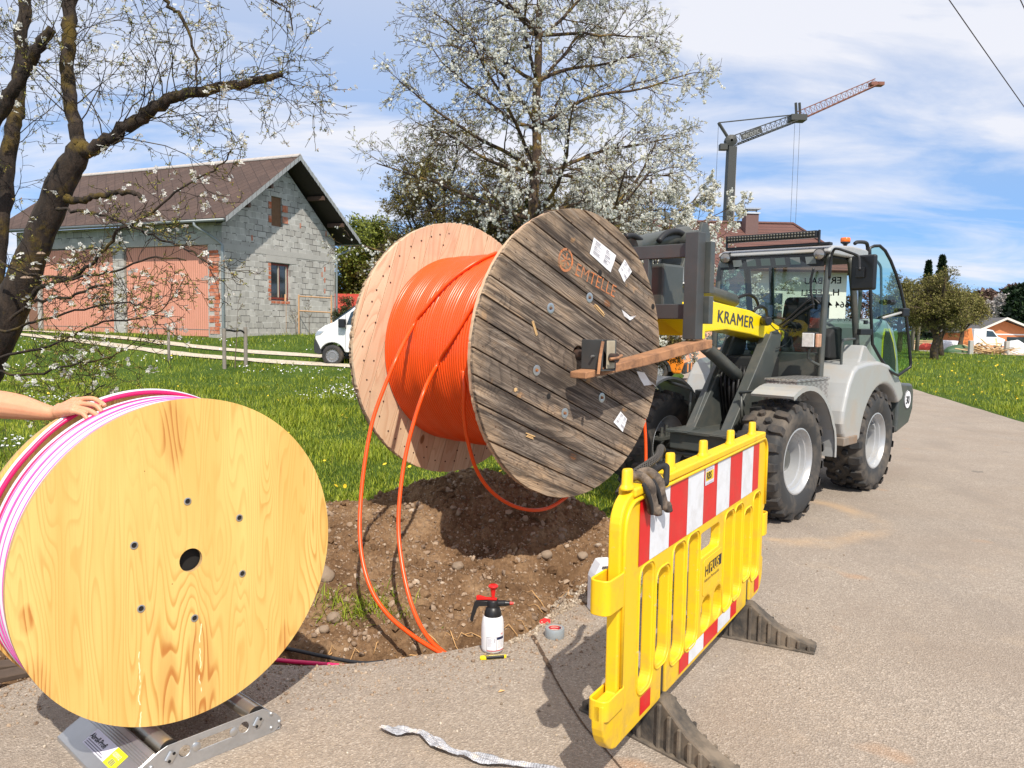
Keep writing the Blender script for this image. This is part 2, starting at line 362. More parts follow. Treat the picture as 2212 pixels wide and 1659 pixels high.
def gridmesh(name, xs, ys, zf, mat, keep=None):
    X, Y = np.meshgrid(xs, ys); Z = zf(X, Y); V = np.stack([X, Y, Z], -1).reshape(-1, 3); nx, ny = len(xs), len(ys)
    i = (np.arange(ny-1)[:, None]*nx+np.arange(nx-1)[None]).ravel(); Fc = np.stack([i, i+1, i+nx+1, i+nx], -1)
    if keep is not None: Fc = Fc[keep(V[Fc].mean(1))]
    return rawmesh(name, V, Fc, mat, None, 180)
# ground: one sheet to the horizon; it dips out of the way under the dug soil
def nonuni(a, b, c, d, fine, n):   # coarse outside [b,c], fine inside
    l = b-(b-a)*np.linspace(1, 0, n)[:-1]**3; r = c+(d-c)*np.linspace(0, 1, n)[1:]**3
    return np.concatenate([l, np.arange(b, c, fine), r])
def gz(x, y):
    m = S((soilmask(x, y)-.10)/.12)*(y < 8)*S((.98-x)/.12); return T(x, y)+.02*fbm(x*1.3, y*1.3, 3)*S((y-7)/4)*np.where(np.abs(road_sd(x, y)) < .3, 0, 1)-m*.9-.03*S((road_sd(x, y)-.05)/.1)
ROADL = np.array([(1.27, 6.9), (1.22, 7.6), (1.7, 9.5), (3.0, 14), (4.3, 20), (5.9, 27), (8, 40), (12, 80), (22, 160)])
ROADR = np.array([(40, 160), (27, 80), (18, 45), (14, 31), (11.56, 22.7), (9.51, 14.5), (8, 8), (7, 3), (7, -5), (-9, -5)])
ROAD = np.concatenate([EDGE, ROADL, ROADR])
def road_sd(x, y): return polysd(x, y, ROAD)
g = gridmesh('ground', nonuni(-900, -8, 14, 900, .12, 40), nonuni(-40, 1.5, 40, 1800, .15, 45), gz, MGB); tag(g, kind='structure')
# road: slab with a broken edge
pts = []
for i in range(len(ROAD)):
    a, b = ROAD[i], ROAD[(i+1) % len(ROAD)]; L_ = np.linalg.norm(b-a); n = max(1, int(L_/.035)) if (i < len(EDGE)+3) else max(1, int(L_/.6))
    for k in range(n):
        p = a+(b-a)*k/n; d = (b-a)/L_; nn = np.array([-d[1], d[0]]); am = .014 if i < len(EDGE)+3 else .05
        pts.append(p+nn*am*(fbm(np.array(p[0]*(14 if am < .02 else 2)), np.array(p[1]*(14 if am < .02 else 2)), 3)))
pts = np.array(pts); n = len(pts)
ro = rawmesh('road', np.vstack([np.c_[pts, np.full(n, .012)], np.c_[pts, np.full(n, -.06)]]), [tuple(range(n))]+[(i, n+i, n+(i+1) % n, (i+1) % n) for i in range(n)], MASPH); tag(ro, kind='structure')
rm = ro.modifiers.new('t', 'TRIANGULATE')
# dug soil
xs = np.arange(SX0, SX1, .0125); ys = np.arange(SY0, SY1, .0125)
so = gridmesh('soil_mound', xs, ys, lambda x, y: np.where(soilmask(x, y) > -.03, soilz(x, y)+T(x, y), -.1), MSOIL, keep=lambda c: (soilmask(c[:, 0], c[:, 1]) > -.06) & (c[:, 1] > edge_y(c[:, 0])-.10)); tag(so, kind='structure')
# bigger crumbling lumps of the same soil
ico = bmesh.new(); bmesh.ops.create_icosphere(ico, subdivisions=2, radius=1); JV = np.array([v.co[:] for v in ico.verts]); JF = np.array([[v.index for v in f.verts] for f in ico.faces]); ico.free(); JV = JV*(1+.5*fbm(JV[:, 0]*1.7+4, JV[:, 1]*1.7+JV[:, 2]*1.9, 4))[:, None]
LQ = None
# loose clods and gravel
ico = bmesh.new(); bmesh.ops.create_icosphere(ico, subdivisions=1, radius=1); IV = np.array([v.co[:] for v in ico.verts]); IF = np.array([[v.index for v in f.verts] for f in ico.faces]); ico.free()
IVr = IV*(1+.22*np.random.default_rng(5).normal(size=(len(IV), 1)))
def pick(n, x0, x1, y0, y1, ok):
    out = np.zeros((0, 2))
    while len(out) < n:
        q = np.c_[rng.uniform(x0, x1, n), rng.uniform(y0, y1, n)]; out = np.vstack([out, q[ok(q[:, 0], q[:, 1])]])
    return out[:n]
q = pick(420, -3.2, 1.1, 3.9, 7.0, lambda x, y: (soilmask(x, y) > .05) & (y > edge_y(x)+.06)); s = np.clip(.016*(1-rng.random(420)*.97)**-.4, .012, .05)
tag(scatter('soil_lumps', JV, JF, np.c_[q, soilz(q[:, 0], q[:, 1])+s*.12], rrot(420), np.c_[s, s*rng.uniform(.6, 1, 420), s*rng.uniform(.5, .9, 420)], MSOIL, None, 50), kind='stuff')
q = pick(15000, -3.2, 1.3, 3.2, 7.2, lambda x, y: (soilmask(x, y) > .0) & (y > edge_y(x)+.01))
s = .004*(1-rng.random(15000)*.985)**-.5; s = np.clip(s, .003, .028)
c = scatter('soil_clods', IVr, IF, np.c_[q, soilz(q[:, 0], q[:, 1])+s*.25], rrot(15000), np.c_[s, s*rng.uniform(.6, 1, 15000), s*rng.uniform(.5, .9, 15000)], MCLOD, None, 60); tag(c, kind='stuff')
q = pick(5500, -.05, 1.0, 3.9, 5.1, lambda x, y: (polysd(x, y, np.array([G(*p)[:2] for p in [(1105, 1392), (1150, 1372), (1195, 1330), (1255, 1303), (1300, 1292), (1345, 1268), (1352, 1215), (1290, 1215), (1210, 1262), (1165, 1290), (1135, 1330), (1100, 1375)]]))+.05*fbm(x*9, y*9, 2)) > -.02+.0*x)
s = np.clip(.0035*(1-rng.random(5500)*.97)**-.4, .003, .012)
c = scatter('gravel', IVr, IF, np.c_[q, np.maximum(soilz(q[:, 0], q[:, 1]), np.where(road_sd(q[:, 0], q[:, 1]) > 0, .012, -1))+s*.4], rrot(5500), s, MGRAV, None, 60); tag(c, kind='stuff')
# crumbs of stone on the asphalt
q = pick(1500, -3, 3, 2.6, 7, lambda x, y: (road_sd(x, y) > .02) & (road_sd(x, y) < .25+1.6*rng.random(x.shape)**3)); s = np.clip(.0025*(1-rng.random(1500)*.97)**-.4, .002, .008)
c = scatter('road_grit', IVr, IF, np.c_[q, .012+s*.4], rrot(1500), s, MGRAV, None, 60); tag(c, kind='stuff')
q = pick(2600, -3, 1.2, 2.6, 6, lambda x, y: (road_sd(x, y) > .004) & (road_sd(x, y) < .03+.55*rng.random(x.shape)**3)); s = np.clip(.0028*(1-rng.random(2600)*.97)**-.42, .002, .011)
c = scatter('spilled_soil', IVr, IF, np.c_[q, .012+s*.3], rrot(2600), s, MCLOD, None, 60); tag(c, kind='stuff')
# the open joint in the asphalt
jp = smoothpath([G(*p, .0)[:2] for p in [(1150, 1378), (1172, 1418), (1200, 1474), (1228, 1522), (1262, 1575), (1300, 1618), (1345, 1672), (1400, 1740)]], 8)
mb = MB(); L1, L2 = [], []
for i, p in enumerate(jp):
    d = jp[min(i+1, len(jp)-1)]-jp[max(i-1, 0)]; d /= np.linalg.norm(d); nn = np.array([-d[1], d[0]]); wd = (.008 if i < 14 else .0028)*(1+.7*float(fbm(np.array(i*.9), np.array(3.), 2)))+.0015
    L1.append((*(p+nn*wd), .0165)); L2.append((*(p-nn*wd), .0165))
for i in range(len(jp)-1): mb.quad(L1[i], L2[i], L2[i+1], L1[i+1])
t_ = NT('joint_dirt'); t_.set(Base_Color=t_.ramp(t_.noise(t_.obj(), 60, 5), [(.3, (.035, .022, .014)), (.7, (.16, .10, .06))]), Roughness=1.); t_.bump(t_.noise(t_.obj(), 150, 4), .8, .01)
tag(mb.build('asphalt_joint', t_.m), kind='structure')
# ------------------------------------------------------------------ gravel drive in front of the garage
def m_drive():
    t = NT('drive_gravel'); o = t.obj(); c = t.ramp(t.noise(o, 9, 8, .7), [(.3, (.34, .28, .20)), (.6, (.60, .53, .42)), (.8, (.74, .68, .57))]); t.set(Base_Color=c, Roughness=.95); t.bump(t.noise(o, 30, 5), .5, .03); return t.m
MDRV = m_drive()
DR = smoothpath([(-30, 36.2), (-22, 33.2), (-15.5, 29.8), (-11, 27.3), (-7, 25.9), (-3, 24.9), (1, 23.6), (4.6, 21.3)], 10)
def drive_d(x, y): 
    d = np.full(np.shape(x), 1e9)
    for p in DR: d = np.minimum(d, np.hypot(x-p[0], y-p[1]))
    return d
mb = MB()
for off in (-.75, .75):
    prev = None
    for i, p in enumerate(DR):
        d = DR[min(i+1, len(DR)-1)]-DR[max(i-1, 0)]; d /= np.linalg.norm(d); nn = np.array([-d[1], d[0]])
        row = []
        for k in np.linspace(-.30, .30, 4):
            wv = k*(1+.45*float(fbm(np.array(i*.37+off), np.array(k*2), 2))); q = p+nn*(off+wv); row.append((q[0], q[1], float(T(q[0], q[1]))+.035))
        if prev:
            for a in range(3): mb.quad(prev[a], prev[a+1], row[a+1], row[a])
        prev = row
tag(mb.build('gravel_drive', MDRV), kind='structure')
# ------------------------------------------------------------------ grass
GK = np.array([-11.4, 31, 0]); GU = np.array([.415, .91, 0]); GU /= np.linalg.norm(GU)
def garage_in(x, y):
    dx, dy = x-GK[0], y-GK[1]; a = dx*GU[0]+dy*GU[1]; b = -dx*GU[1]+dy*GU[0]; return (a > -.1) & (a < 7.2) & (b > -.1) & (b < 12.4)
def grass_ok(x, y): return (road_sd(x, y) < -.05-.1*vnoise(x*4, y*4)) & ((soilmask(x, y) < -.02) | (y > 8)) & ~((np.abs(drive_d(x, y)-.0) < 1.25) & (np.abs(drive_d(x, y)-.75+0) < .42*vnoise(x*2, y*2)+.2)) & ~garage_in(x, y)
BV = np.array([(-.5, 0, 0), (.5, 0, 0), (-.38, .10, .55), (.38, .10, .55), (0, .34, 1)]); BF = np.array([(0, 1, 3), (0, 3, 2), (2, 3, 4)])
def blades(name, q, h, wd, z=None, lean=.5, mat=None):
    n = len(q); z = (T(q[:, 0], q[:, 1])-.01) if z is None else z
    R3 = rotz(rng.uniform(0, 6.28, n)) @ rotx(-np.abs(rng.normal(0, lean, n)))
    return scatter(name, BV, BF, np.c_[q, z], R3, np.c_[wd, h, h], mat or MBL)
def fan(n, y0, y1, xl, xr, pw=1.4):
    y = (y0**-pw+(y1**-pw-y0**-pw)*rng.random(n))**(-1/pw) if pw else rng.uniform(y0, y1, n)
    return np.c_[rng.uniform(xl, xr, n)*y, y]
def take(q):
    return q[grass_ok(q[:, 0], q[:, 1])]
q = take(np.vstack([fan(330000, 3.6, 62, -.82, .05, .8), fan(60000, 6, 26, .05, .5, .6), fan(70000, 9, 75, .38, .9, .4)]))
hn = fbm(q[:, 0]*.8, q[:, 1]*.8, 3)
h = (.055+.075*rng.random(len(q))**1.5)*(1+.9*np.clip(hn*1.6, -.6, 1))*(1+.012*q[:, 1]); wd = (.0032+.0030*rng.random(len(q)))*(1+q[:, 1]*.085)
gr = blades('grass', q, h, wd); tag(gr, kind='stuff')
# flowers in the meadow
def ang(n): return np.stack([np.cos(np.arange(n)*2*np.pi/n), np.sin(np.arange(n)*2*np.pi/n), np.zeros(n)], -1)
DV = np.vstack([[(0, 0, -.15)], ang(6)]); DF = np.array([(0, i, i % 6+1) for i in range(1, 7)])
MWH = plain('petal_white', (.80, .80, .84), .7, var=.05); MYE = plain('petal_yellow', (.80, .55, .02), .6, var=.1)
q = take(np.vstack([fan(26000, 5.2, 30, -.8, .02, .9)])); m = (fbm(q[:, 0]*.35+3, q[:, 1]*.35, 4)+.25*fbm(q[:, 0]*2, q[:, 1]*2, 2)) > .06+.25*rng.random(len(q))+.45*S((14-q[:, 1])/4); q = q[m][:2600]
tag(scatter('meadow_flowers', DV, DF, np.c_[q, T(q[:, 0], q[:, 1])+.07+.09*rng.random(len(q))], rotz(rng.uniform(0, 6, len(q))) @ rotx(rng.normal(.5, .5, len(q))), (.009+.007*rng.random(len(q)))*(1+.03*q[:, 1]), MWH), kind='stuff')
q = take(np.vstack([fan(190, 5, 26, -.8, 0, .5), fan(260, 14, 50, .45, .85, .3)]))
tag(scatter('dandelions', DV, DF, np.c_[q, T(q[:, 0], q[:, 1])+.08+.06*rng.random(len(q))], rotz(rng.uniform(0, 6, len(q))) @ rotx(rng.normal(.5, .4, len(q))), (.013+.008*rng.random(len(q)))*(1+.03*q[:, 1]), MYE), kind='stuff')
# weeds rooted in the dug soil
cw = G(775, 1285, .02); q = np.c_[rng.normal(cw[0], .16, 420), rng.normal(cw[1], .07, 420)]; q2 = np.c_[rng.normal(.95, .08, 160), rng.normal(4.95, .1, 160)]; q = np.vstack([q, q2])
tag(blades('weeds', q, .04+.09*rng.random(len(q)), .004+.006*rng.random(len(q)), soilz(q[:, 0], q[:, 1])-.005, .8), kind='stuff')
# torn roots in the trench wall
MROOT = plain('torn_root', (.56, .33, .14), .8, var=.3, vs=30)
mb = MB()
for i in range(120):
    x = rng.uniform(-1.7, .3); y = edge_y(np.array(x))+rng.uniform(.05, .6); L_ = rng.uniform(.05, .26); a = rng.normal(0, .6)+(3.14 if rng.random() < .5 else 0)
    pp = []
    for k in range(6):
        xx = x+math.cos(a)*L_*k/5; yy = y+math.sin(a)*L_*k/5*.6; pp.append((xx, yy, float(soilz(np.array(xx), np.array(yy)))+.008+.03*math.sin(k/5*3.1)*rng.random())); a += rng.normal(0, .25)
    mb.tube(pp, [.0048*rng.uniform(.5, 1.3)*(1-k*.12) for k in range(6)], 5)
tag(mb.build('torn_roots', MROOT, None, 180), kind='stuff')
# single stones lying in the soil
MSTONE = plain('stone', (.27, .20, .14), .85, var=.25, vs=12, bump=.6, bs=40, bd=.01)
def stone(px, py, r, z, lab, fl=.7):
    p = G(px, py, z); bm = bmesh.new(); bmesh.ops.create_icosphere(bm, subdivisions=3, radius=1)
    sd = rng.uniform(0, 50)
    V = np.array([v.co[:] for v in bm.verts]); Fc = [tuple(v.index for v in f.verts) for f in bm.faces]; bm.free()
    k = 1+.28*fbm(V[:, 0]*1.1+sd, V[:, 1]*1.1+V[:, 2]*1.3+sd, 3); V = V*k[:, None]*np.array([1, .85, fl])*r
    o = rawmesh('stone', V, Fc, MSTONE, None, 40); o.location = (p[0], p[1], float(soilz(np.array(p[0]), np.array(p[1])))+r*fl*.45); o.rotation_euler = (0, 0, rng.uniform(0, 6)); tag(o, lab, 'stone', 'stones lying on the dug soil')
stone(698, 1246, .075, .05, 'flat pale stone beside the right edge of the plywood reel')
stone(722, 1303, .05, .0, 'angular pale stone in front of the weeds on the dug soil')
stone(1180, 1170, .05, .15, 'round stone in the shadow on the slope of the soil heap')
stone(990, 1205, .045, .1, 'brown stone half buried at the left rim of the round shadow')
stone(1258, 1208, .04, .02, 'small stone on the slope left of the white canister')
stone(1215, 1133, .04, .2, 'upper small stone on the shaded soil slope right of the orange loop')
stone(700, 1325, .035, -.02, 'small round stone at the foot of the plywood reel shadow')
# dry leaf on the asphalt
MLEAF = plain('dry_leaf', (.62, .38, .16), .7, var=.2, vs=60)
p = G(1083, 1495, .012); mb = MB(); mb.add([(-.018, 0, .002), (0, -.008, .006), (.02, 0, .003), (0, .009, .008)], [(0, 1, 2), (0, 2, 3)])
o = mb.build('dry_leaf', MLEAF); o.location = (p[0], p[1], .013); o.rotation_euler = (0, 0, .5); tag(o, 'small dry curled leaf on the asphalt in front of the spray bottle', 'leaf')
# ================================================================== plywood reel on its roller stand
def m_ply():
    t = NT('plywood'); o = t.obj(); 
    wv = t.obj(scale=(1, 1, .13), rot=(0, R_(3), 0))
    warp = t.noise(wv, 5.0, 2, .5, .25)
    fig = t.math('FRACT', t.math('ADD', t.math('MULTIPLY', warp, 31.), t.math('MULTIPLY', t.noise(t.obj(scale=(1, 1, .03)), 45, 2), .10)))
    line = t.ramp(fig, [(0, .0), (.55, .12), (.84, 1.), (.92, .9), (1, .0)])
    reg = t.ramp(t.noise(t.obj(scale=(1, 1, .35)), 2.6, 3, .5), [(.36, .12), (.66, 1)])
    c = t.mix(t.math('MULTIPLY', t.math('MULTIPLY', line, reg), .95), (.80, .545, .175), (.56, .285, .062))
    c = t.mix(t.ramp(t.noise(t.obj(scale=(1, 1, .10), loc=(7, 0, 1)), 6, 3, .5), [(.42, 0), (.62, .7)]), c, (.68, .415, .11))
    for x0, z0, rx, rz in ((.03, -.47, .085, .30), (-.10, -.45, .05, .22), (-.06, .50, .06, .17), (-.55, -.40, .09, .22), (.40, -.45, .03, .12), (-.56, -.08, .03, .07)):
        e_ = t.n('ShaderNodeVectorMath', {0: t.n('ShaderNodeMapping', {0: t.obj(loc=(-x0, 0, -z0)), 'Scale': (1/rx, 0, 1/rz)}).outputs[0]}, operation='LENGTH').outputs[1]
        e_ = t.math('MULTIPLY', t.ramp(t.math('MULTIPLY', t.math('ADD', e_, t.math('MULTIPLY', t.noise(t.obj(scale=(1, 1, .12)), 20, 4), .9)), .5), [(.50, 1), (.68, 0)]), t.math('ADD', .38, line)); c = t.mix(t.math('MULTIPLY', e_, .75, True), c, (.50, .20, .045))
    st = t.ramp(t.noise(t.obj(scale=(1, 1, .12), loc=(3.1, 0, .4)), 7, 5, .6), [(.62, 0), (.70, .75)])
    c = t.mix(t.math('MULTIPLY', st, t.math('ADD', .35, line)), c, (.60, .27, .07))
    c = t.mix(t.math('MULTIPLY', t.ramp(t.noise(t.obj(scale=(1, 1, .02)), 190, 3), [(.5, 0), (.75, .5)]), .5), c, (.55, .29, .07))
    spk = t.ramp(t.vor(o, 21), [(0, 1), (.045, 1), (.06, 0)]); spk = t.math('MULTIPLY', spk, t.ramp(t.noise(o, 5, 2), [(.6, 0), (.62, 1)])); c = t.mix(spk, c, (.25, .10, .02))
    # two filled cracks of pale glue
    for x0, z0, z1 in ((.03, -.62, -.26), (-.20, -.62, -.30)):
        xx = t.n('ShaderNodeSeparateXYZ', {0: t.obj(loc=(-x0, 0, 0))}); wob = t.math('ADD', xx.outputs[0], t.math('MULTIPLY', t.math('SUBTRACT', t.noise(t.obj(scale=(0, 0, 1)), 9, 3), .5), .05))
        f = t.math('MULTIPLY', t.math('LESS_THAN', t.math('ABSOLUTE', wob), .0022), t.math('MULTIPLY', t.math('GREATER_THAN', xx.outputs[2], z0), t.math('LESS_THAN', xx.outputs[2], z1))); f = t.math('MULTIPLY', f, t.ramp(t.noise(o, 18, 2), [(.4, 0), (.45, 1)])); c = t.mix(f, c, (.86, .76, .42))
    t.set(Base_Color=c, Roughness=.55, Specular_IOR_Level=.35); t.bump(line, .05, .002).bump(t.noise(t.obj(scale=(1, 1, .05)), 160, 3), .12, .002); return t.m
MPLY = m_ply()
MPLYE = plain('plywood_edge', (.50, .33, .15), .7, var=.25, vs=90)
PF = Frame((-1.217, 2.948, 0), .832); PZ = .778
spool = thing('plywood_reel', 'large round plywood reel wound with white and pink duct, standing on a metal roller stand', 'cable reel', PF.o, PF.th)
def disc_mesh(r, y0, y1, cz, hole=.045, n=128, bolts=()):
    """annular disc in local x-z plane with real bolt holes cut through"""
    mb = MB(); 
    mb.lathe([(r, y0), (r, y1)], (0, 0, cz), (0, 1, 0), n); mb.lathe([(hole, y1), (hole, y0)], (0, 0, cz), (0, 1, 0), n)
    mb.lathe([(hole, y0), (r-.0, y0)], (0, 0, cz), (0, 1, 0), n); mb.lathe([(r, y1), (hole, y1)], (0, 0, cz), (0, 1, 0), n)
    return mb
fl = disc_mesh(.62, 0, .018, 0).build('flange', [MPLY], spool, 40, .002, 1); fl.location = (0, 0, PZ); tag(fl, 'plywood flange facing the camera')
fl2 = disc_mesh(.62, .40, .418, 0).build('flange', [MPLY], spool, 40, .002, 1); fl2.location = (0, 0, PZ)
for f_ in (fl,): f_.data.materials.append(MPLYE)
for p_ in fl.data.polygons:
    if abs(p_.normal.y) < .5: p_.material_index = 1
fl2.data.materials.append(MPLYE)
for p_ in fl2.data.polygons:
    if abs(p_.normal.y) < .5: p_.material_index = 1
MCORE = plain('drum_core', (.30, .18, .08), .8)
MB().lathe([(.30, .02), (.30, .40)], (0, 0, PZ), (0, 1, 0), 48).build('core', MCORE, spool, 60)
MDARK = plain('dark_bore', (.012, .010, .009), .9)
MZINC = plain('zinc', (.55, .56, .56), .38, .85, var=.18, vs=25)
MBLK = plain('black_plastic', (.012, .012, .013), .38)
for (bx, bz) in [(-.01, .23), (.2, .13), (.21, -.1), (.01, -.23), (-.19, -.14), (-.21, .1)]:
    mb = MB(); mb.lathe([(.0145, .0005), (.0145, -.0025), (.010, -.003), (.0095, .012)], (bx, 0, PZ+bz), (0, 1, 0), 20); b = mb.build('bolt_sleeve', MZINC, spool, 50)
    MB().cyl((bx, .0002, PZ+bz), (bx, -.0006, PZ+bz), .0095, n=16).build('sleeve_bore', MDARK, b)
MB().cyl((0, .03, PZ), (0, .39, PZ), .05, n=32).build('arbor_tube', MDARK, spool, 50)
MDUCTW = plain('duct_white', (.66, .645, .70), .35, var=.06); MDUCTP = plain('duct_pink', (.80, .012, .13), .35, var=.08)
MDUCTM = plain('duct_stripe', (.72, .10, .42), .35)
# windings: rings of ribbed bundle, white with pink stripes
def ring(mb, R, y, r, cz, a0=0, a1=360, n=140, k=8):
    pts = []
    for i in range(n+(0 if a1-a0 >= 360 else 1)):
        a = R_(a0+(a1-a0)*i/n); pts.append((R*math.cos(a), y, cz+R*math.sin(a)))
    mb.tube(pts, r, k, closed=(a1-a0 >= 360))
wm, pm, lm = MB(), MB(), MB()
for i in range(19):
    y = .032+i*.0250; 
    if y > .232: break
    R = .598-.004*(i % 3 == 2); ring(wm, R, y, .0125, PZ)
for y, R in ((.238, .600),): ring(pm, R, y, .0105, PZ); ring(wm, R+.002, y+.019, .0105, PZ)
for y in (.282, .299, .316): ring(wm, .560, y, .0100, PZ)
for y in (.057, .107, .157, .207): ring(lm, .6085, y, .0036, PZ)
cw_ = wm.build('duct_winding', MDUCTW, spool, 180); pm.build('pink_duct', MDUCTP, cw_, 180); lm.build('stripe', MDUCTM, cw_, 180)
MB().lathe([(.535, .02), (.535, .398)], (0, 0, PZ), (0, 1, 0), 96).build('inner_windings', plain('duct_shade', (.62, .58, .62), .5), spool, 180)
# loose outer strand: the pair the hand is holding
wp, pp = [], []
for i in range(110):
    a = R_(52+ (232-52)*i/109); lift = .018*math.sin(math.pi*min(1, i/50))+.012
    R = .588+lift; y = .352+.02*math.sin(i/30.)
    wp.append((R*math.cos(a), y+.012, PZ+R*math.sin(a)+.004)); pp.append((R*math.cos(a), y-.008, PZ+R*math.sin(a)))
o = MB().tube(pp, .0095, 8).build('loose_strand', MDUCTP, spool, 180); MB().tube(wp, .0105, 8).build('white_half', MDUCTW, o, 180)
# ---- roller stand
MGALV = plain('galvanised', (.50, .51, .52), .42, .75, var=.2, vs=30, dirt=(.30, .27, .23), da=.3, ds=6)
MALU = plain('dull_aluminium', (.50, .50, .50), .38, .8, var=.12, vs=12)
stand = thing('roller_stand', 'galvanised roller stand with two steel rollers under the plywood reel', 'roller stand', PF.o, PF.th)
def plate_poly(): return [(-.33, .012), (-.30, .05), (-.17, .118), (-.14, .128), (.25, .128), (.31, .085), (.33, .06), (.33, .035), (.30, .012)]
for yy in (-.085, .47):
    mb = MB()
    # side plate with slot and holes: built from a polygon bridged round its cut-outs
    pl = mb.prism(plate_poly(), 'y', yy, yy+.004).build('side_plate', MGALV, stand, None, .0015, 1)
    holes = []
    for hx, hz, hr in ((-.075, .082, .022), (.165, .082, .022)): holes.append([(hx+hr*math.cos(R_(a)), hz+hr*math.sin(R_(a))) for a in range(0, 360, 18)])
    holes.append([(.045+sx*.065+.019*math.cos(R_(a)), .082+.019*math.sin(R_(a))) for sx, aa in ((1, range(-90, 91, 15)), (-1, range(90, 271, 15))) for a in aa])
    cut = MB()
    for h_ in holes: cut.prism(h_, 'y', yy-.02, yy+.03)
    carve(pl, cut)
    if yy < 0:
        for hx, hz, L_ in ((-.128, .082, 1), (.225, .082, 1)):
            mb = MB(); mb.tube([(hx-.010*L_, yy-.0035, hz-.014*L_), (hx+.010*L_, yy-.0035, hz+.014*L_)], .018, 12, prof=(1, 1)); 
            for v_ in range(len(mb.v)): q_ = mb.v[v_]; mb.v[v_] = (q_[0], yy-.0035+(q_[1]-yy+.0035)*.25, q_[2])
            b = mb.build('bearing_boss', MZINC, pl, 50)
            for s_ in (-1, 1): MB().cyl((hx+s_*.009, yy-.0085, hz+s_*.012), (hx+s_*.009, yy-.0095, hz+s_*.012), .006, n=12).build('boss_hole', MDARK, b)
        for hx, hz in ((-.03, .082), (.12, .082), (.285, .095), (.285, .035), (.322, .048), (-.20, .07), (-.26, .03)):
            r_ = .017 if abs(hz-.082) < .001 else .008; MB().lathe([(r_, 0), (r_, -.003), (r_*.6, -.006), (0, -.006)], (hx, yy, hz), (0, 1, 0), 16).build('rivet', MZINC, pl, 50)
for x_ in (-.1275, .2275):
    mb = MB(); mb.cyl((x_, -.075, .105), (x_, .468, .105), .033, n=28); r_ = mb.build('roller', plain('roller_steel', (.62, .56, .46), .3, .85, var=.15, vs=20), stand, 40)
    for y_ in (-.078, .462): MB().cyl((x_, y_, .105), (x_, y_+.008, .105), .036, n=24).build('roller_cap', MBLK, r_, 40)
MB().prism([(-.335, .006), (-.335, .03), (-.185, .115), (-.175, .108), (-.31, .014), (-.31, .006)], 'y', -.081, .470).build('ramp_plate', MALU, stand, None, .002, 1)
mb = MB()
for i in range(5): 
    x = -.205-.008*i; z = .103+(x+.205)*.5666; mb.box(x-.0015, x+.0015, -.08, .469, z, z+.003)
mb.build('ramp_rib', MALU, stand)
MB().box(.285, .33, -.081, .470, .012, .018).build('cross_bar', MALU, stand, None, .002, 1)
MB().box(.325, .331, -.081, .470, .018, .06).build('cross_bar', MALU, stand, None, .002, 1)
# sticker on the ramp
ru = np.array([0, -1., 0]); rv = np.array([.15, 0, .085]); rv /= np.linalg.norm(rv); rn = np.array([-rv[2], 0, rv[0]])
def rp(s, t, h=.0012): b = np.array([-.335, .47, .03]); return b+ru*s+rv*t+rn*h
MSTW = plain('sticker_white', (.72, .70, .78), .5, var=.03); MSTY = plain('sticker_yellow', (.85, .80, .02), .5, var=.03); MINK = plain('ink_black', (.015, .015, .018), .5)
st = MB().quad(rp(.16, .045), rp(.36, .045), rp(.36, .115), rp(.16, .115)).build('sticker', MSTW, stand)
MB().quad(rp(.36, .045), rp(.45, .045), rp(.45, .115), rp(.36, .115)).build('sticker_corner', MSTY, st)
text('sticker_writing', 'Abroll-Profi', .030, MINK, st, rp(.165, .075, .002), ru, rv, .95, bold=.0006)
text('sticker_writing', '020012', .022, MSTW, st, rp(.37, .082, .002), ru, rv, .9)
mb = MB()
for i in range(7): mb.quad(rp(.385+i*.006, .053, .002), rp(.385+i*.006+.002+.002*(i % 2), .053, .002), rp(.385+i*.006+.002+.002*(i % 2), .074, .002), rp(.385+i*.006, .074, .002))
for k in range(3): mb.quad(rp(.17, .05+k*.008, .002), rp(.34-.02*k, .05+k*.008, .002), rp(.34-.02*k, .053+k*.008, .002), rp(.17, .053+k*.008, .002))
mb.build('sticker_print', plain('ink_grey', (.16, .16, .2), .5), st)
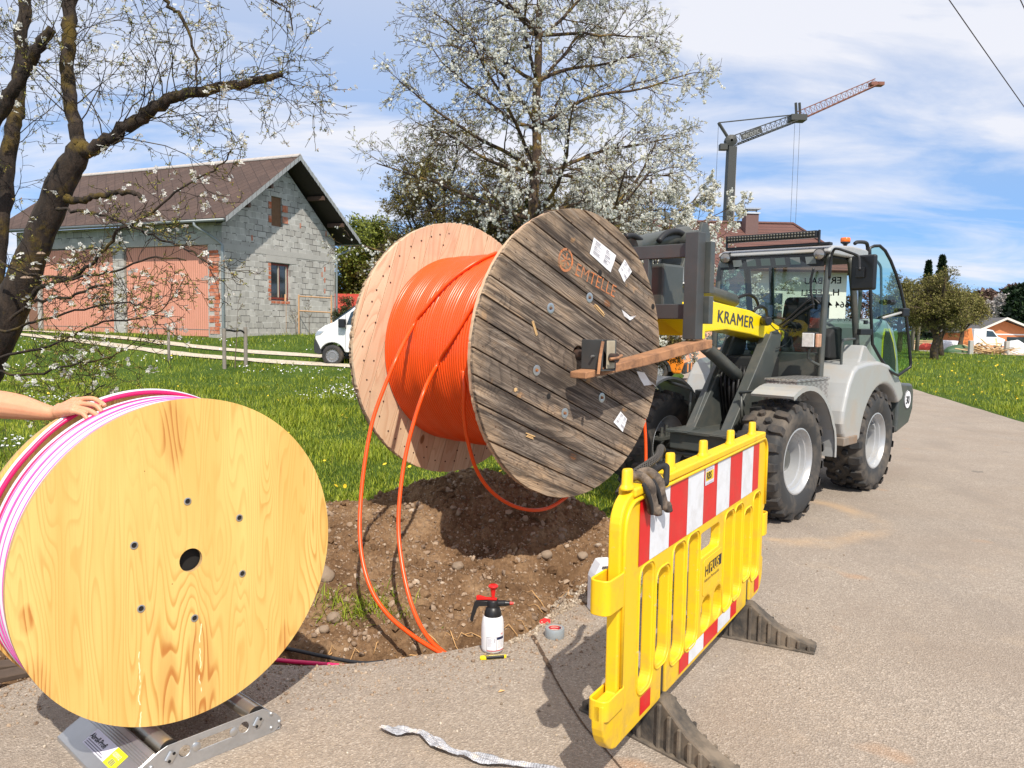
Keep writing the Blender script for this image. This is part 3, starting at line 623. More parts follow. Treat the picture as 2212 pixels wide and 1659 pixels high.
# ================================================================== big weathered drum on the loader forks
def m_weather():
    t = NT('weathered_planks'); r = t.rnd()
    # grain along local x of each plank, shifted per plank
    sh = t.n('ShaderNodeCombineXYZ', {0: t.math('MULTIPLY', r, 13.), 2: t.math('MULTIPLY', r, 7.)}).outputs[0]
    tc_ = t.n('ShaderNodeTexCoord').outputs['Object']; ad_ = t.n('ShaderNodeVectorMath', {0: tc_, 1: sh}, operation='ADD').outputs[0]
    def v(sx, sz): return t.n('ShaderNodeMapping', {0: ad_, 'Scale': (sx, 1, sz)}).outputs[0]
    warp = t.noise(v(.35, 1.6), 2.4, 2.5, .5, .6); fig = t.math('FRACT', t.math('MULTIPLY', warp, 26.)); line = t.ramp(fig, [(0, .1), (.55, .3), (.85, 1), (1, 0)])
    base = t.ramp(r, [(0, (.31, .235, .175)), (.35, (.19, .155, .125)), (.7, (.40, .30, .215)), (1, (.26, .21, .17))])
    blot = t.noise(v(.7, 1.8), 2.6, 6, .6, .3); c = t.mix(t.ramp(blot, [(.36, .8), (.54, 0)]), base, (.065, .052, .045)); c = t.mix(t.ramp(blot, [(.54, 0), (.70, .85)]), c, (.56, .37, .22))
    c = t.mix(t.math('MULTIPLY', line, .6), c, (.035, .025, .020)); c = t.mix(t.ramp(t.noise(v(.12, 5), 26, 4, .6), [(.45, 0), (.7, .45)]), c, (.33, .28, .235))
    c = t.mix(t.ramp(t.noise(v(.04, 3), 60, 3), [(.42, .7), (.52, 0)]), c, (.05, .035, .028))
    kn = t.vor(v(.55, 1), 3.1); c = t.mix(t.ramp(kn, [(.0, 1), (.055, .9), (.075, 0)]), c, (.20, .085, .035)); c = t.mix(t.ramp(kn, [(.05, 0), (.08, .7), (.13, 0)]), c, (.05, .03, .02))
    c = t.mix(t.ramp(t.noise(v(1, 1), 5.5, 3), [(.66, 0), (.72, .55)]), c, (.50, .27, .11))
    rad_ = t.n('ShaderNodeVectorMath', {0: tc_}, operation='LENGTH').outputs[1]; c = t.mix(t.math('MULTIPLY', t.ramp(t.math('MULTIPLY', t.math('ADD', rad_, t.math('MULTIPLY', t.noise(v(1, 1.5), 5, 6, .65), .5)), .7), [(.74, 0), (.90, 1)]), .6), c, (.58, .40, .25)); c = t.mix(t.ramp(t.noise(v(.10, 2.2), 9, 5, .7), [(.40, .85), (.53, 0)]), c, (.035, .027, .023)); c = t.mix(t.ramp(t.noise(v(.15, 2.5), 13, 5, .7), [(.56, 0), (.70, .55)]), c, (.47, .40, .33))
    t.set(Base_Color=c, Roughness=.82, Specular_IOR_Level=.25); t.bump(line, .35, .004).bump(t.noise(v(.05, 4), 60, 4), .5, .004); return t.m
def m_newwood():
    t = NT('pale_planks'); r = t.rnd(); sh = t.n('ShaderNodeCombineXYZ', {0: t.math('MULTIPLY', r, 13.), 2: t.math('MULTIPLY', r, 7.)}).outputs[0]
    tc_ = t.n('ShaderNodeTexCoord').outputs['Object']; ad_ = t.n('ShaderNodeVectorMath', {0: tc_, 1: sh}, operation='ADD').outputs[0]
    def v(sx, sz): return t.n('ShaderNodeMapping', {0: ad_, 'Scale': (sx, 1, sz)}).outputs[0]
    warp = t.noise(v(.3, 1.8), 2.2, 2.5, .5, .5); line = t.ramp(t.math('FRACT', t.math('MULTIPLY', warp, 18.)), [(0, .1), (.5, .3), (.85, 1), (1, 0)])
    c = t.ramp(r, [(0, (.60, .40, .25)), (.4, (.70, .52, .34)), (.75, (.55, .35, .22)), (1, (.74, .56, .38))]); c = t.mix(t.math('MULTIPLY', line, .45), c, (.46, .23, .12))
    c = t.mix(t.ramp(t.noise(v(1, 1), 2.3, 5, .6), [(.55, 0), (.75, .6)]), c, (.42, .27, .19)); kn = t.vor(v(.5, 1), 2.6); c = t.mix(t.ramp(kn, [(0, 1), (.04, .9), (.055, 0)]), c, (.22, .09, .03))
    nl = t.vor(v(1, 1), 9.); c = t.mix(t.ramp(nl, [(.0, .5), (.015, .5), (.03, 0)]), c, (.06, .03, .02))
    t.set(Base_Color=c, Roughness=.75); t.bump(line, .15, .003); return t.m
MWEA, MNEW = m_weather(), m_newwood()
DF_ = Frame((.437, 5.213, 0), .80); DZ = 1.5; DR_ = .95
drum = thing('cable_drum', 'huge weathered wooden cable drum with orange duct, carried on the forks of the loader', 'cable drum', DF_.o, DF_.th)
def plank_disc(R, w, gap, y0, y1, seed, jag=.006, hole=.06):
    """strips clipped to a circle; planks run along x; returns MB about the centre"""
    rg = np.random.default_rng(seed); mb = MB(); z = -R; 
    while z < R:
        ww = w*rg.uniform(.82, 1.2); a, b = z+gap/2, min(z+ww-gap/2, R); z += ww
        if b-a < .01: continue
        m = 12; zs = np.linspace(a, b, m); xr = np.sqrt(np.maximum(R*R-zs**2, 0)); jx = rg.normal(0, jag/3, m)
        pr = [(xr[i]+jx[i], zs[i]) for i in range(m)]; pl_ = [(-xr[i]-jx[i], zs[i]) for i in range(m-1, -1, -1)]
        if abs((a+b)/2) < hole or (a < 0 < b):   # plank with the axle hole: split it left and right of the hole
            h = hole; seg = [(h*math.cos(t), h*math.sin(t)) for t in np.linspace(-math.pi/2, math.pi/2, 11)]; seg = [(x, min(max(q, a), b)) for x, q in seg]
            mb.prism([(0.0005, a)]+pr[:1]+pr[1:]+[(0.0005, b)]+[(max(x, .0005), q) for x, q in reversed(seg)], 'y', y0, y1)
            mb.prism(pl_+[(-.0005, a)]+[(min(-x, -.0005), q) for x, q in seg]+[(-.0005, b)], 'y', y0, y1)
        else: mb.prism(pr+pl_, 'y', y0+rg.uniform(-.0015, .0015), y1)
    return mb
def spin(o, ang_, z=DZ): o.location = (0, 0, z); o.rotation_euler = (0, ang_, 0); return o
nf = spin(plank_disc(DR_, .148, .009, 0, .026, 4).build('flange', MWEA, drum, None, .002, 1), R_(23)); tag(nf, 'grey weathered plank flange facing the camera')
inn = plank_disc(DR_-.006, .14, .004, .027, .056, 9, .008).build('inner_planks', MNEW, nf, None); inn.rotation_euler = (0, R_(-84), 0)
ff = spin(plank_disc(DR_, .14, .004, 1.20, 1.226, 12, .008).build('flange', MNEW, drum, None, .002, 1), R_(-71)); tag(ff, 'pale plank flange at the far end of the drum')
inn = plank_disc(DR_-.004, .14, .004, 1.227, 1.256, 19, .008).build('inner_planks', MWEA, ff, None); inn.rotation_euler = (0, R_(86), 0)
MBARK = plain('drum_edge', (.20, .13, .08), .9, var=.4, vs=25, bump=.5, bs=50, bd=.01)
MORG = plain('duct_orange', (.84, .082, .006), .32, var=.05, vs=4)
# windings: a lathe with one bead for every turn
pr = []; nt_ = 50; w0, w1 = .058, 1.198; pitch = (w1-w0)/nt_; RC = .683
for i in range(nt_):
    for a in (12, 45, 90, 135, 168): pr.append((RC+pitch*.5*math.sin(R_(a))-.003*math.sin(i*.7), w0+pitch*(i+.5)-pitch*.5*math.cos(R_(a))))
MB().lathe(pr, (0, 0, DZ), (0, 1, 0), 120).build('duct_winding', MORG, drum, 180)
MRUST = plain('rusty_steel', (.16, .09, .06), .75, .3, var=.35, vs=14, dirt=(.38, .15, .05), da=.9, ds=7, bump=.5, bs=60, bd=.003)
MDKST = plain('dark_steel', (.045, .042, .042), .5, .4, var=.2, dirt=(.22, .09, .04), da=.4, ds=9)
MB().cyl((0, -.20, DZ), (0, 1.45, DZ), .036, n=28).build('axle', MDKST, drum, 40)
# washers and bolts in the front flange
for (bx, bz) in [(-.29, .30), (.10, .38), (-.41, -.09), (.26, -.30), (-.13, -.38)]:
    b = MB().lathe([(.010, -.001), (.033, -.001), (.034, -.004), (.022, -.006), (.010, -.003)], (bx, 0, DZ+bz), (0, 1, 0), 24).build('washer', MZINC, drum, 50)
    MB().cyl((bx, .0, DZ+bz), (bx, -.012, DZ+bz), .010, .009, n=8).build('bolt', MRUST, b, 40)
for (bx, bz) in [(.21, .55), (.27, .25), (-.29, -.26), (.85, .34)]:
    MB().lathe([(0, -.0008), (.019, -.0008), (.022, .0005)], (bx, 0, DZ+bz), (0, 1, 0), 18).build('bored_hole', MDARK, drum, 50)
# nail heads in two rings
mb = MB(); rg = np.random.default_rng(2)
for R in (.88, .60, .44):
    for a in range(0, 360, 7 if R > .8 else 12):
        a_ = R_(a+rg.uniform(-2, 2)); r_ = R+rg.uniform(-.02, .02); x, z = r_*math.cos(a_), r_*math.sin(a_)
        mb.lathe([(0, -.003), (.0035, -.0028), (.0045, .0)], (x, 0, DZ+z), (0, 1, 0), 7)
tag(mb.build('nail_heads', plain('rusty_nails', (.09, .045, .03), .8), nf), kind='stuff').matrix_parent_inverse = nf.matrix_basis.inverted()
mb = MB()
for a in range(95, 300, 7):
    for R in (.87,)+((.79,) if a % 3 == 0 else ()):
        a_ = R_(a+rg.uniform(-1.5, 1.5)); x, z = (R+rg.uniform(-.01, .01))*math.cos(a_), (R)*math.sin(a_); mb.lathe([(0, 1.1975), (.006, 1.1978), (.007, 1.2)], (x, 0, DZ+z), (0, 1, 0), 7)
tag(mb.build('nail_heads', plain('nail_dark', (.07, .03, .02), .8), ff), kind='stuff').matrix_parent_inverse = ff.matrix_basis.inverted()
# sprayed emblem and lettering
def m_spray():
    t = NT('orange_spray'); c = t.mix(t.ramp(t.noise(t.obj(), 26, 5, .7), [(.38, .15), (.60, .92)]), (.74, .20, .045), (.26, .16, .10)); t.set(Base_Color=c, Roughness=.8); return t.m
MSPR = m_spray()
mb = MB(); cx, cz = -.152, DZ+.612
def arcpoly(mb, cx, cz, r0, r1, a0, a1, y=-.0028):
    n = 14; o_ = [(cx+r1*math.cos(R_(a0+(a1-a0)*i/n)), y, cz+r1*1.05*math.sin(R_(a0+(a1-a0)*i/n))) for i in range(n+1)]; i_ = [(cx+r0*math.cos(R_(a0+(a1-a0)*i/n)), y, cz+r0*1.05*math.sin(R_(a0+(a1-a0)*i/n))) for i in range(n+1)]
    for i in range(n): mb.quad(o_[i], o_[i+1], i_[i+1], i_[i])
for a0, a1 in ((-150, -35), (-30, 70), (80, 120), (125, 205)): arcpoly(mb, cx, cz, .058, .073, a0, a1)
for k in range(6):
    a = R_(k*60+15); c_, s_ = math.cos(a), math.sin(a); w_ = .0065
    mb.quad(*[(cx+c_*r-s_*w, -.0028, cz+s_*r+c_*w) for r, w in ((.006, -w_*.6), (.044, -w_), (.044, w_), (.006, w_*.6))])
mb.build('sprayed_emblem', MSPR, drum)
text('sprayed_letters', 'EMTELLE', .122, MSPR, drum, (-.066, -.0028, DZ+.525), (.955, 0, -.295), (.25, 0, .97), .98, 0, bold=-.0006)
MPAP = plain('label_paper', (.80, .80, .82), .6, var=.03); MPR = plain('label_print', (.30, .29, .33), .6)
def label(quad_, name='paper_label', rows=6):
    q = [np.array((x, -.0035, DZ+z)) for x, z in quad_]; n = 5; mb = MB()
    for i in range(n):
        for j in range(n):
            def f(a, b): p = q[0]*(1-a)*(1-b)+q[1]*a*(1-b)+q[2]*a*b+q[3]*(1-a)*b; p = p.copy(); p[1] -= .006*math.sin(a*3+b*4)**2*(a*b); return p
            mb.quad(f(i/n, j/n), f(i/n, (j+1)/n), f((i+1)/n, (j+1)/n), f((i+1)/n, j/n))
    l = mb.build(name, MPAP, drum, 180); mb = MB(); rg = np.random.default_rng(int(abs(quad_[0][0])*1000))
    for k in range(rows):
        b = .12+.76*k/rows; 
        for s in range(2):
            a0 = .08+.48*s; a1 = a0+rg.uniform(.1, .36); h = .05 if k % 3 else .10
            f = lambda a, b: q[0]*(1-a)*(1-b)+q[1]*a*(1-b)+q[2]*a*b+q[3]*(1-a)*b+np.array([0, -.0075, 0])
            mb.quad(f(a0, b), f(a0, b+h*.6), f(a1, b+h*.6), f(a1, b))
    mb.build('label_print', MPR, l); return l
label([(.13, .78), (.38, .68), (.32, .56), (.09, .67)], rows=8); label([(.48, .66), (.57, .58), (.48, .50), (.41, .58)], rows=4); label([(.48, -.41), (.56, -.47), (.51, -.56), (.40, -.48)], rows=4)
MB().add([(x, y, DZ+z) for x, y, z in [(.66, -.004, -.13), (.72, -.03, -.14), (.80, -.02, -.20), (.90, -.035, -.27), (.88, -.01, -.235), (.76, -.004, -.24), (.70, -.003, -.18)]], [(0, 1, 6), (1, 2, 6), (2, 5, 6), (2, 4, 5), (2, 3, 4)]).build('torn_label', MPAP, drum, None)
MB().add([(x, -.004-(.012 if i % 2 else 0), DZ+z) for i, (x, z) in enumerate([(.46, .31), (.50, .285), (.56, .262), (.62, .27), (.60, .25), (.545, .235), (.49, .265)])], [(0, 1, 6), (1, 2, 5, 6), (2, 3, 4, 5)]).build('torn_label', MPAP, drum, None)
# splintered fresh wood spots
MSPL = plain('fresh_splinter', (.66, .43, .20), .8, var=.25, vs=60)
for (x, z, L_, a) in [(-.44, .17, .10, -65), (-.46, -.5, .09, -20), (.21, .30, .14, -33), (-.6, -.2, .03, 20)]:
    mb = MB(); 
    for k in range(6): 
        dx, dz = math.cos(R_(a)), math.sin(R_(a)); ox = rg.uniform(-.012, .012); l2 = L_*rg.uniform(.5, 1); mb.tube([(x-dx*l2/2-dz*ox, -.003, DZ+z-dz*l2/2+dx*ox), (x+dx*l2/2-dz*ox, -.004, DZ+z+dz*l2/2+dx*ox)], .0035, 5)
    mb.build('splinter', MSPL, drum)
# ================================================================== loose orange ducts hanging from the drum
def on_coil(x, y, R=RC+.028, Yf=None):
    """point where the line of sight meets the wound coil; None where it misses"""
    d = ray(x, y); c0 = DF_.o+np.array([0, 0, DZ]); oc = _C-c0; ax_ = DF_.b
    dd = d-ax_*(d@ax_); o2 = oc-ax_*(oc@ax_); a = dd@dd; b = 2*dd@o2; c = o2@o2-R*R; D = b*b-4*a*c
    if D < 0: return None
    return _C+d*((-b-math.sqrt(D))/(2*a))
def strand(coil_px, free_px, name, lab, r=.0125, grp='loose orange ducts'):
    pts = [on_coil(*p) for p in coil_px]; pts = [p for p in pts if p is not None]; pts += [P(*p) for p in free_px]
    sp_ = smoothpath(pts, 7); o = MB().tube(sp_, r, 10).build(name, MORG, None, 180); return tag(o, lab, 'duct', grp)
strand([(1085, 541), (1072, 546), (1040, 560), (1010, 578), (975, 604), (945, 634), (915, 670), (890, 708)], [(862, 762, 4.98), (832, 832, 4.90), (806, 905, 4.83), (790, 985, 4.75), (780, 1070, 4.66), (777, 1150, 4.56), (785, 1220, 4.47), (806, 1282, 4.38), (842, 1332, 4.30), (890, 1372, 4.20), (930, 1398, 4.12), (972, 1422, 4.02)], 'orange_duct', 'orange duct on the left, swinging out widest from the drum down into the trench')
strand([(1042, 632), (1030, 650), (1012, 675), (990, 712), (965, 752), (942, 792)], [(918, 840, 4.88), (893, 915, 4.82), (874, 995, 4.75), (863, 1080, 4.66), (861, 1150, 4.58), (869, 1222, 4.48), (884, 1290, 4.38), (905, 1345, 4.28), (932, 1386, 4.16), (966, 1415, 4.04)], 'orange_duct', 'orange duct right of the widest one, dropping steeply from the drum into the trench')
pc = [P(*p) for p in [(1000, 800, 5.0), (1003, 840, 4.98), (1002, 890, 5.0), (1010, 950, 5.03), (1030, 1016, 5.08), (1062, 1062, 5.12), (1105, 1091, 5.2), (1148, 1102, 5.28), (1185, 1097, 5.4), (1216, 1079, 5.5), (1250, 1050, 5.6), (1285, 1005, 5.7)]]
tag(MB().tube(smoothpath(pc, 7), .0125, 10).build('orange_duct', MORG, None, 180), 'orange duct looping under the front edge of the drum, clear of the ground', 'duct', 'loose orange ducts')
pc = [P(*p) for p in [(1372, 800, 5.95), (1388, 880, 5.95), (1394, 940, 5.93), (1395, 1010, 5.9), (1392, 1080, 5.85), (1380, 1130, 5.75), (1350, 1165, 5.6)]]
tag(MB().tube(smoothpath(pc, 7), .0125, 10).build('orange_duct', MORG, None, 180), 'orange duct hanging straight down behind the barrier, right of the drum', 'duct', 'loose orange ducts')
# pink and black ducts lying at the bottom of the trench
pk = [P(*p) for p in [(470, 1412, 4.25), (560, 1420, 4.2), (620, 1428, 4.12), (690, 1434, 4.05), (760, 1441, 3.97), (815, 1447, 3.90)]]
tag(MB().tube(smoothpath(pk, 6), .012, 8).build('pink_duct', MDUCTP, None, 180), 'pink duct leaving the trench over the edge of the asphalt beside the plywood reel', 'duct')
MCABLE = plain('black_cable', (.02, .02, .022), .5)
pk = [P(*p) for p in [(470, 1385, 4.45), (600, 1398, 4.35), (700, 1418, 4.22), (780, 1432, 4.10), (840, 1428, 4.12)]]
tag(MB().tube(smoothpath(pk, 6), .011, 8).build('black_cable', MCABLE, None, 180), 'black cable lying in the bottom of the trench behind the pink duct', 'cable')
# ================================================================== yellow plastic barrier
BK = .925; BA = _C+(np.array([.42, 2.90, CAMZ])-_C)*BK; bth = math.atan2(1.92, 1.17)
BF_ = Frame((BA[0], BA[1], 0), bth)
def bz(z): return CAMZ-(CAMZ-z)*BK
def bq(u, z): return (u*BK, bz(z))
def m_yel():
    t = NT('yellow_plastic'); o = t.obj(); c = t.mix(t.noise(o, 5, 4), (.86, .51, .005), (.88, .57, .010)); c = t.mix(t.ramp(t.noise(o, 7, 8, .7, .3), [(.50, 0), (.72, .55)]), c, (.55, .33, .05)); c = t.mix(t.ramp(t.noise(t.obj(scale=(1, 1, .25)), 38, 6, .75), [(.60, 0), (.72, .5)]), c, (.40, .25, .06))
    sc = t.ramp(t.noise(t.obj(scale=(.25, 1, 1), rot=(0, .5, 0)), 60, 2, .5), [(.69, 0), (.71, .6)]); c = t.mix(t.math('MULTIPLY', sc, t.ramp(t.noise(o, 4, 2), [(.5, 0), (.6, 1)])), c, (.62, .52, .28))
    z_ = t.n('ShaderNodeSeparateXYZ', {0: o}).outputs[2]; c = t.mix(t.math('MULTIPLY', t.ramp(z_, [(.2, .5), (.5, 0)]), t.ramp(t.noise(o, 9, 6, .7), [(.42, 0), (.62, 1)])), c, (.38, .25, .10)); t.set(Base_Color=c, Roughness=.46); t.bump(t.noise(o, 90, 4), .10, .002); return t.m
MYEL = m_yel()
barrier = thing('traffic_barrier', 'yellow plastic barrier panel with red and white stripes on two black rubber feet', 'barrier', BF_.o, BF_.th)
def rr(cx0, cx1, z0, z1, r, k=6):
    o_ = []
    for (cx, cz, a0) in ((cx1-r, z1-r, 0), (cx0+r, z1-r, 90), (cx0+r, z0+r, 180), (cx1-r, z0+r, 270)):
        for i in range(k+1): a = R_(a0+90*i/k); o_.append((cx+r*math.cos(a), cz+r*math.sin(a)))
    return o_
def arc(cx, cz, r, a0, a1, k=8): return [(cx+r*math.cos(R_(a0+(a1-a0)*i/k)), cz+r*math.sin(R_(a0+(a1-a0)*i/k))) for i in range(k+1)]
TH = .046
out = [(-.01, .30)]+[(-.01, .93)]+arc(.12, .93, .13, 180, 90)+[(2.10, 1.06)]+arc(2.10, .94, .12, 90, 0)+[(2.22, .60), (2.19, .58), (2.19, .30), (2.22, .28), (2.22, .20)]+arc(2.10, .20, .12, 0, -90)[1:]+[(.08, .085)]+arc(.03, .235, .155, 270, 180)[1:]+[(-.125, .30)]
pan = MB().prism([bq(*p) for p in out], 'y', 0, TH).build('panel', MYEL, barrier, None, .007, 3)
cut = MB()
for u0, u1, z0, z1 in ((.205, .345, .215, .725), (.39, .535, .255, .665), (.58, .735, .197, .722), (.775, .935, .19, .722), (1.37, 1.53, .197, .712), (1.555, 1.71, .202, .71), (1.745, 1.905, .256, .654), (1.94, 2.09, .207, .71)):
    cut.prism([bq(*p) for p in rr(u0, u1, z0, z1, .05)], 'y', -.05, TH+.05)
for u0, u1, z0, z1 in ((1.01, 1.165, .19, .36), (1.205, 1.35, .19, .36)): cut.prism([bq(*p) for p in rr(u0, u1, z0, z1, .06)], 'y', -.05, TH+.05)
cut.prism([bq(*p) for p in rr(.955, 1.275, .58, .70, .035)], 'y', -.05, TH+.05)
for u0, u1 in ((.475, .53), (1.855, 1.925)): cut.prism([bq(*p) for p in rr(u0, u1, -.1, .24, .025)], 'y', -.05, TH+.05)
carve(pan, cut)
# raised mouldings round the slots and along the rim
mb = MB()
for u0, u1, z0, z1 in ((.19, .36, .20, .74), (.375, .55, .24, .68), (.565, .75, .182, .737), (.76, .95, .175, .737), (1.355, 1.545, .182, .727), (1.54, 1.725, .187, .725), (1.73, 1.92, .241, .669), (1.925, 2.105, .192, .725)):
    MB().tube([(BK*p[0], -.001, bz(p[1])) for p in rr(u0, u1, z0, z1, .055, 5)], .0045, 6, closed=True).build('slot_moulding', MYEL, pan, 180)
mb = MB(); mb.tube([(BK*.02, -.004, bz(.32)), (BK*.02, -.004, bz(.90))]+[(BK*p[0], -.004, bz(p[1])) for p in arc(.13, .92, .105, 175, 92)]+[(BK*2.10, -.004, bz(1.035))]+[(BK*p[0], -.004, bz(p[1])) for p in arc(2.10, .94, .095, 88, 0)]+[(BK*2.195, -.004, bz(.62))], .008, 8); mb.build('rim_moulding', MYEL, pan, 180)
mb = MB(); mb.box(BK*.10, BK*2.12, -.012, TH+.012, bz(1.04), bz(1.075)); mb.build('top_rail', MYEL, pan, None, .008, 3)
for uc in (.10, .57, 1.03, 1.495, 1.94):
    w = .047 if uc < 1.9 else .052; mb = MB(); mb.lathe([(.040, 0), (.040, .006), (.034, .012), (.030, .018), (.029, .064), (.025, .070), (0, .071)], (BK*uc, TH/2, bz(1.072)), (0, 0, 1), 14)
    for i in range(len(mb.v)):
        v_ = mb.v[i]; mb.v[i] = (v_[0], TH/2+(v_[1]-TH/2)*.62, v_[2])
    mb.build('peg', MYEL, barrier, 40)
def sleeve(u0, u1, z0, z1, nm='hook_sleeve'):
    o_ = rr(u0*BK, u1*BK, -.012, TH+.018, .028, 5); i_ = rr(u0*BK+.009, u1*BK-.009, -.003, TH+.009, .020, 5); mb = MB(); n = len(o_); za, zb = bz(z0), bz(z1)
    v = [(x, y, zb) for x, y in o_]+[(x, y, za) for x, y in o_]+[(x, y, zb) for x, y in i_]+[(x, y, za) for x, y in i_]; f = []
    for k in range(n):
        j = (k+1) % n; f += [(k, j, n+j, n+k), (2*n+k, 3*n+k, 3*n+j, 2*n+j), (k, 2*n+k, 2*n+j, j), (n+k, n+j, 3*n+j, 3*n+k)]
    mb.add(v, f); return mb.build(nm, MYEL, barrier, 40, .003, 2)
sleeve(-.135, .03, .64, .772); sleeve(-.125, .06, .235, .315); sleeve(2.17, 2.27, .42, .56)
MRED = plain('reflective_red', (.66, .006, .008), .42, var=.14, vs=14, dirt=(.40, .12, .08), da=.3, ds=8); MREFW = plain('reflective_white', (.74, .76, .80), .4, var=.04, vs=10, dirt=(.40, .36, .31), da=.35, ds=7)
def strip(u0, u1, z0, z1, red, lean=.0):
    return MB().quad((BK*u0, -.0022, bz(z0)), (BK*u1, -.0022, bz(z0)), (BK*(u1-lean), -.0022, bz(z1)), (BK*(u0-lean), -.0022, bz(z1))).build('red_stripe' if red else 'white_stripe', MRED if red else MREFW, pan)
us = [.17, .285, .51, .742, .975, 1.19, 1.42, 1.65, 1.885, 2.02]
for i in range(len(us)-1): strip(us[i]+.001, us[i+1]-.001, .748, 1.018, i % 2 == 0)
for u0, u1, red in ((.23, .345, 1), (.70, .83, 1), (.832, 1.055, 0), (1.057, 1.29, 1), (1.292, 1.52, 0), (1.522, 1.64, 1), (2.03, 2.13, 1)):
    strip(u0, u1, .112 if u0 < .5 else .106, .190 if u0 < .5 else (.185 if u0 < 1.6 else .19), red)
pq = lambda u, z, y=-.0045: (BK*u, y, bz(z))
s_ = MB().quad(pq(.985, .935), pq(1.125, .935), pq(1.125, 1.02), pq(.985, 1.02)).build('sticker', MSTW, pan); MB().quad(pq(.995, .955, -.0055), pq(1.115, .955, -.0055), pq(1.115, 1.0, -.0055), pq(.995, 1.0, -.0055)).build('sticker_field', plain('sticker_amber', (.82, .55, .01), .5), s_)
text('sticker_letters', 'RBS', .044, MINK, s_, (BK*1.003, -.0065, bz(.963)), (1, 0, 0), (0, 0, 1), .98, 0, bold=.0012); text('sticker_letters', 'ABSPERRTECHNIK', .0095, MPR, s_, (BK*.99, -.0065, bz(1.005)), (1, 0, 0), (0, 0, 1), 1.35, 0); text('sticker_letters', 'WWW.ABSPERREN.AT', .008, MPR, s_, (BK*.99, -.0065, bz(.940)), (1, 0, 0), (0, 0, 1), 1.45, 0)
# firm plate in the middle
pl_ = MB().prism([bq(*p) for p in rr(1.015, 1.325, .375, .56, .02)], 'y', -.003, 0).build('name_plate', MYEL, pan, None, .0015, 1)
MB().quad(pq(1.10, .475), pq(1.305, .475), pq(1.305, .53), pq(1.10, .53)).build('plate_field', MINK, pl_)
text('plate_letters', 'H', .068, MINK, pl_, (BK*1.035, -.0046, bz(.474)), (1, 0, 0), (0, 0, 1), 1.05, 0, bold=.001); text('plate_letters', 'PLUS', .064, MYEL, pl_, (BK*1.108, -.0056, bz(.478)), (1, 0, 0), (0, 0, 1), 1.02, 0, bold=.001)
text('plate_letters', 'Haberkorn Markenqualität', .021, MINK, pl_, (BK*1.03, -.0046, bz(.445)), (1, 0, 0), (0, 0, 1), .98, 0)
MRUB = plain('foot_rubber', (.040, .036, .032), .8, var=.3, vs=12, dirt=(.20, .16, .12), da=.75, ds=6, bump=.4, bs=50)
for uc, an in ((.5, R_(-49)), (1.885, R_(-27))):
    cpos = BF_.wor((uc*BK, TH/2, 0)); f_ = MB(); hh = bz(.085)-.004
    prof_ = [(-.38, .0), (-.38, .035), (-.30, .055), (-.18, .105), (-.10, .165), (-.05, hh), (.05, hh), (.10, .165), (.18, .105), (.30, .055), (.38, .035), (.38, 0)]
    ft = f_.prism(prof_, 'y', -.042, .042).build('foot', MRUB, barrier, None, .005, 1)
    ft.location = (uc*BK, TH/2, .012); ft.rotation_euler = (0, 0, an-bth)
    mb = MB()
    for k in range(-7, 8):
        x = k*.05; h = np.interp(abs(x), [0, .05, .10, .20, .33, .42], [hh, hh, .17, .105, .055, .035])-.012
        if abs(k) > 0:
            for s in (-1, 1): MB().box(x-.008, x+.008, s*.042 if s > 0 else -.056, .056 if s > 0 else -.042, .01, max(.03, h)).build('rib', MRUB, ft, None, .003, 1)
    MB().box(-.38, .38, -.062, .062, 0, .012).build('sole', MRUB, ft, None, .003, 1)
    MB().box(BK*uc-.018, BK*uc+.018, .006, TH-.006, bz(.08)-.02, bz(.235)).build('riser', MBLK, barrier, None, .004, 1)
# ---- work gloves over the rail and a braided cable grip
def m_glove():
    t = NT('glove_leather'); o = t.obj(); c = t.mix(t.ramp(t.noise(o, 22, 6, .65), [(.4, 0), (.65, 1)]), (.055, .042, .034), (.22, .165, .12)); t.set(Base_Color=c, Roughness=.85); t.bump(t.noise(o, 60, 4), .7, .004); return t.m
MGLV = m_glove(); MGK = plain('glove_knit', (.015, .015, .017), .8, bump=.5, bs=300, bd=.002)
def voxel(o, size, sm=6, f=.6):
    m = o.modifiers.new('v', 'REMESH'); m.mode = 'VOXEL'; m.voxel_size = size; m.use_smooth_shade = True
    m = o.modifiers.new('sm', 'SMOOTH'); m.factor = f; m.iterations = sm; return o
def capsules(mb, pts, rs, n=12):
    """tapered limb with round ends"""
    sp = smoothpath(pts, 4); rr_ = np.interp(np.linspace(0, len(pts)-1, len(sp)), range(len(pts)), rs)
    mb.tube(sp, list(rr_), n)
    for p, r in ((sp[0], rr_[0]), (sp[-1], rr_[-1])): mb.lathe([(max(1e-4, r*math.cos(R_(a))), r*math.sin(R_(a))) for a in range(-90, 91, 22)], p, (0, 0, 1), n)
def bw(u, y, z): return BF_.wor((u*BK, y, z))
gl = thing('work_glove', 'pair of worn brown work gloves with black knit cuffs hung over the barrier top rail', 'work gloves', bw(.24, TH/2, bz(1.08)))
g0 = np.array(gl.location)
def gp(u, y, z): return bw(u, y, bz(z))-g0
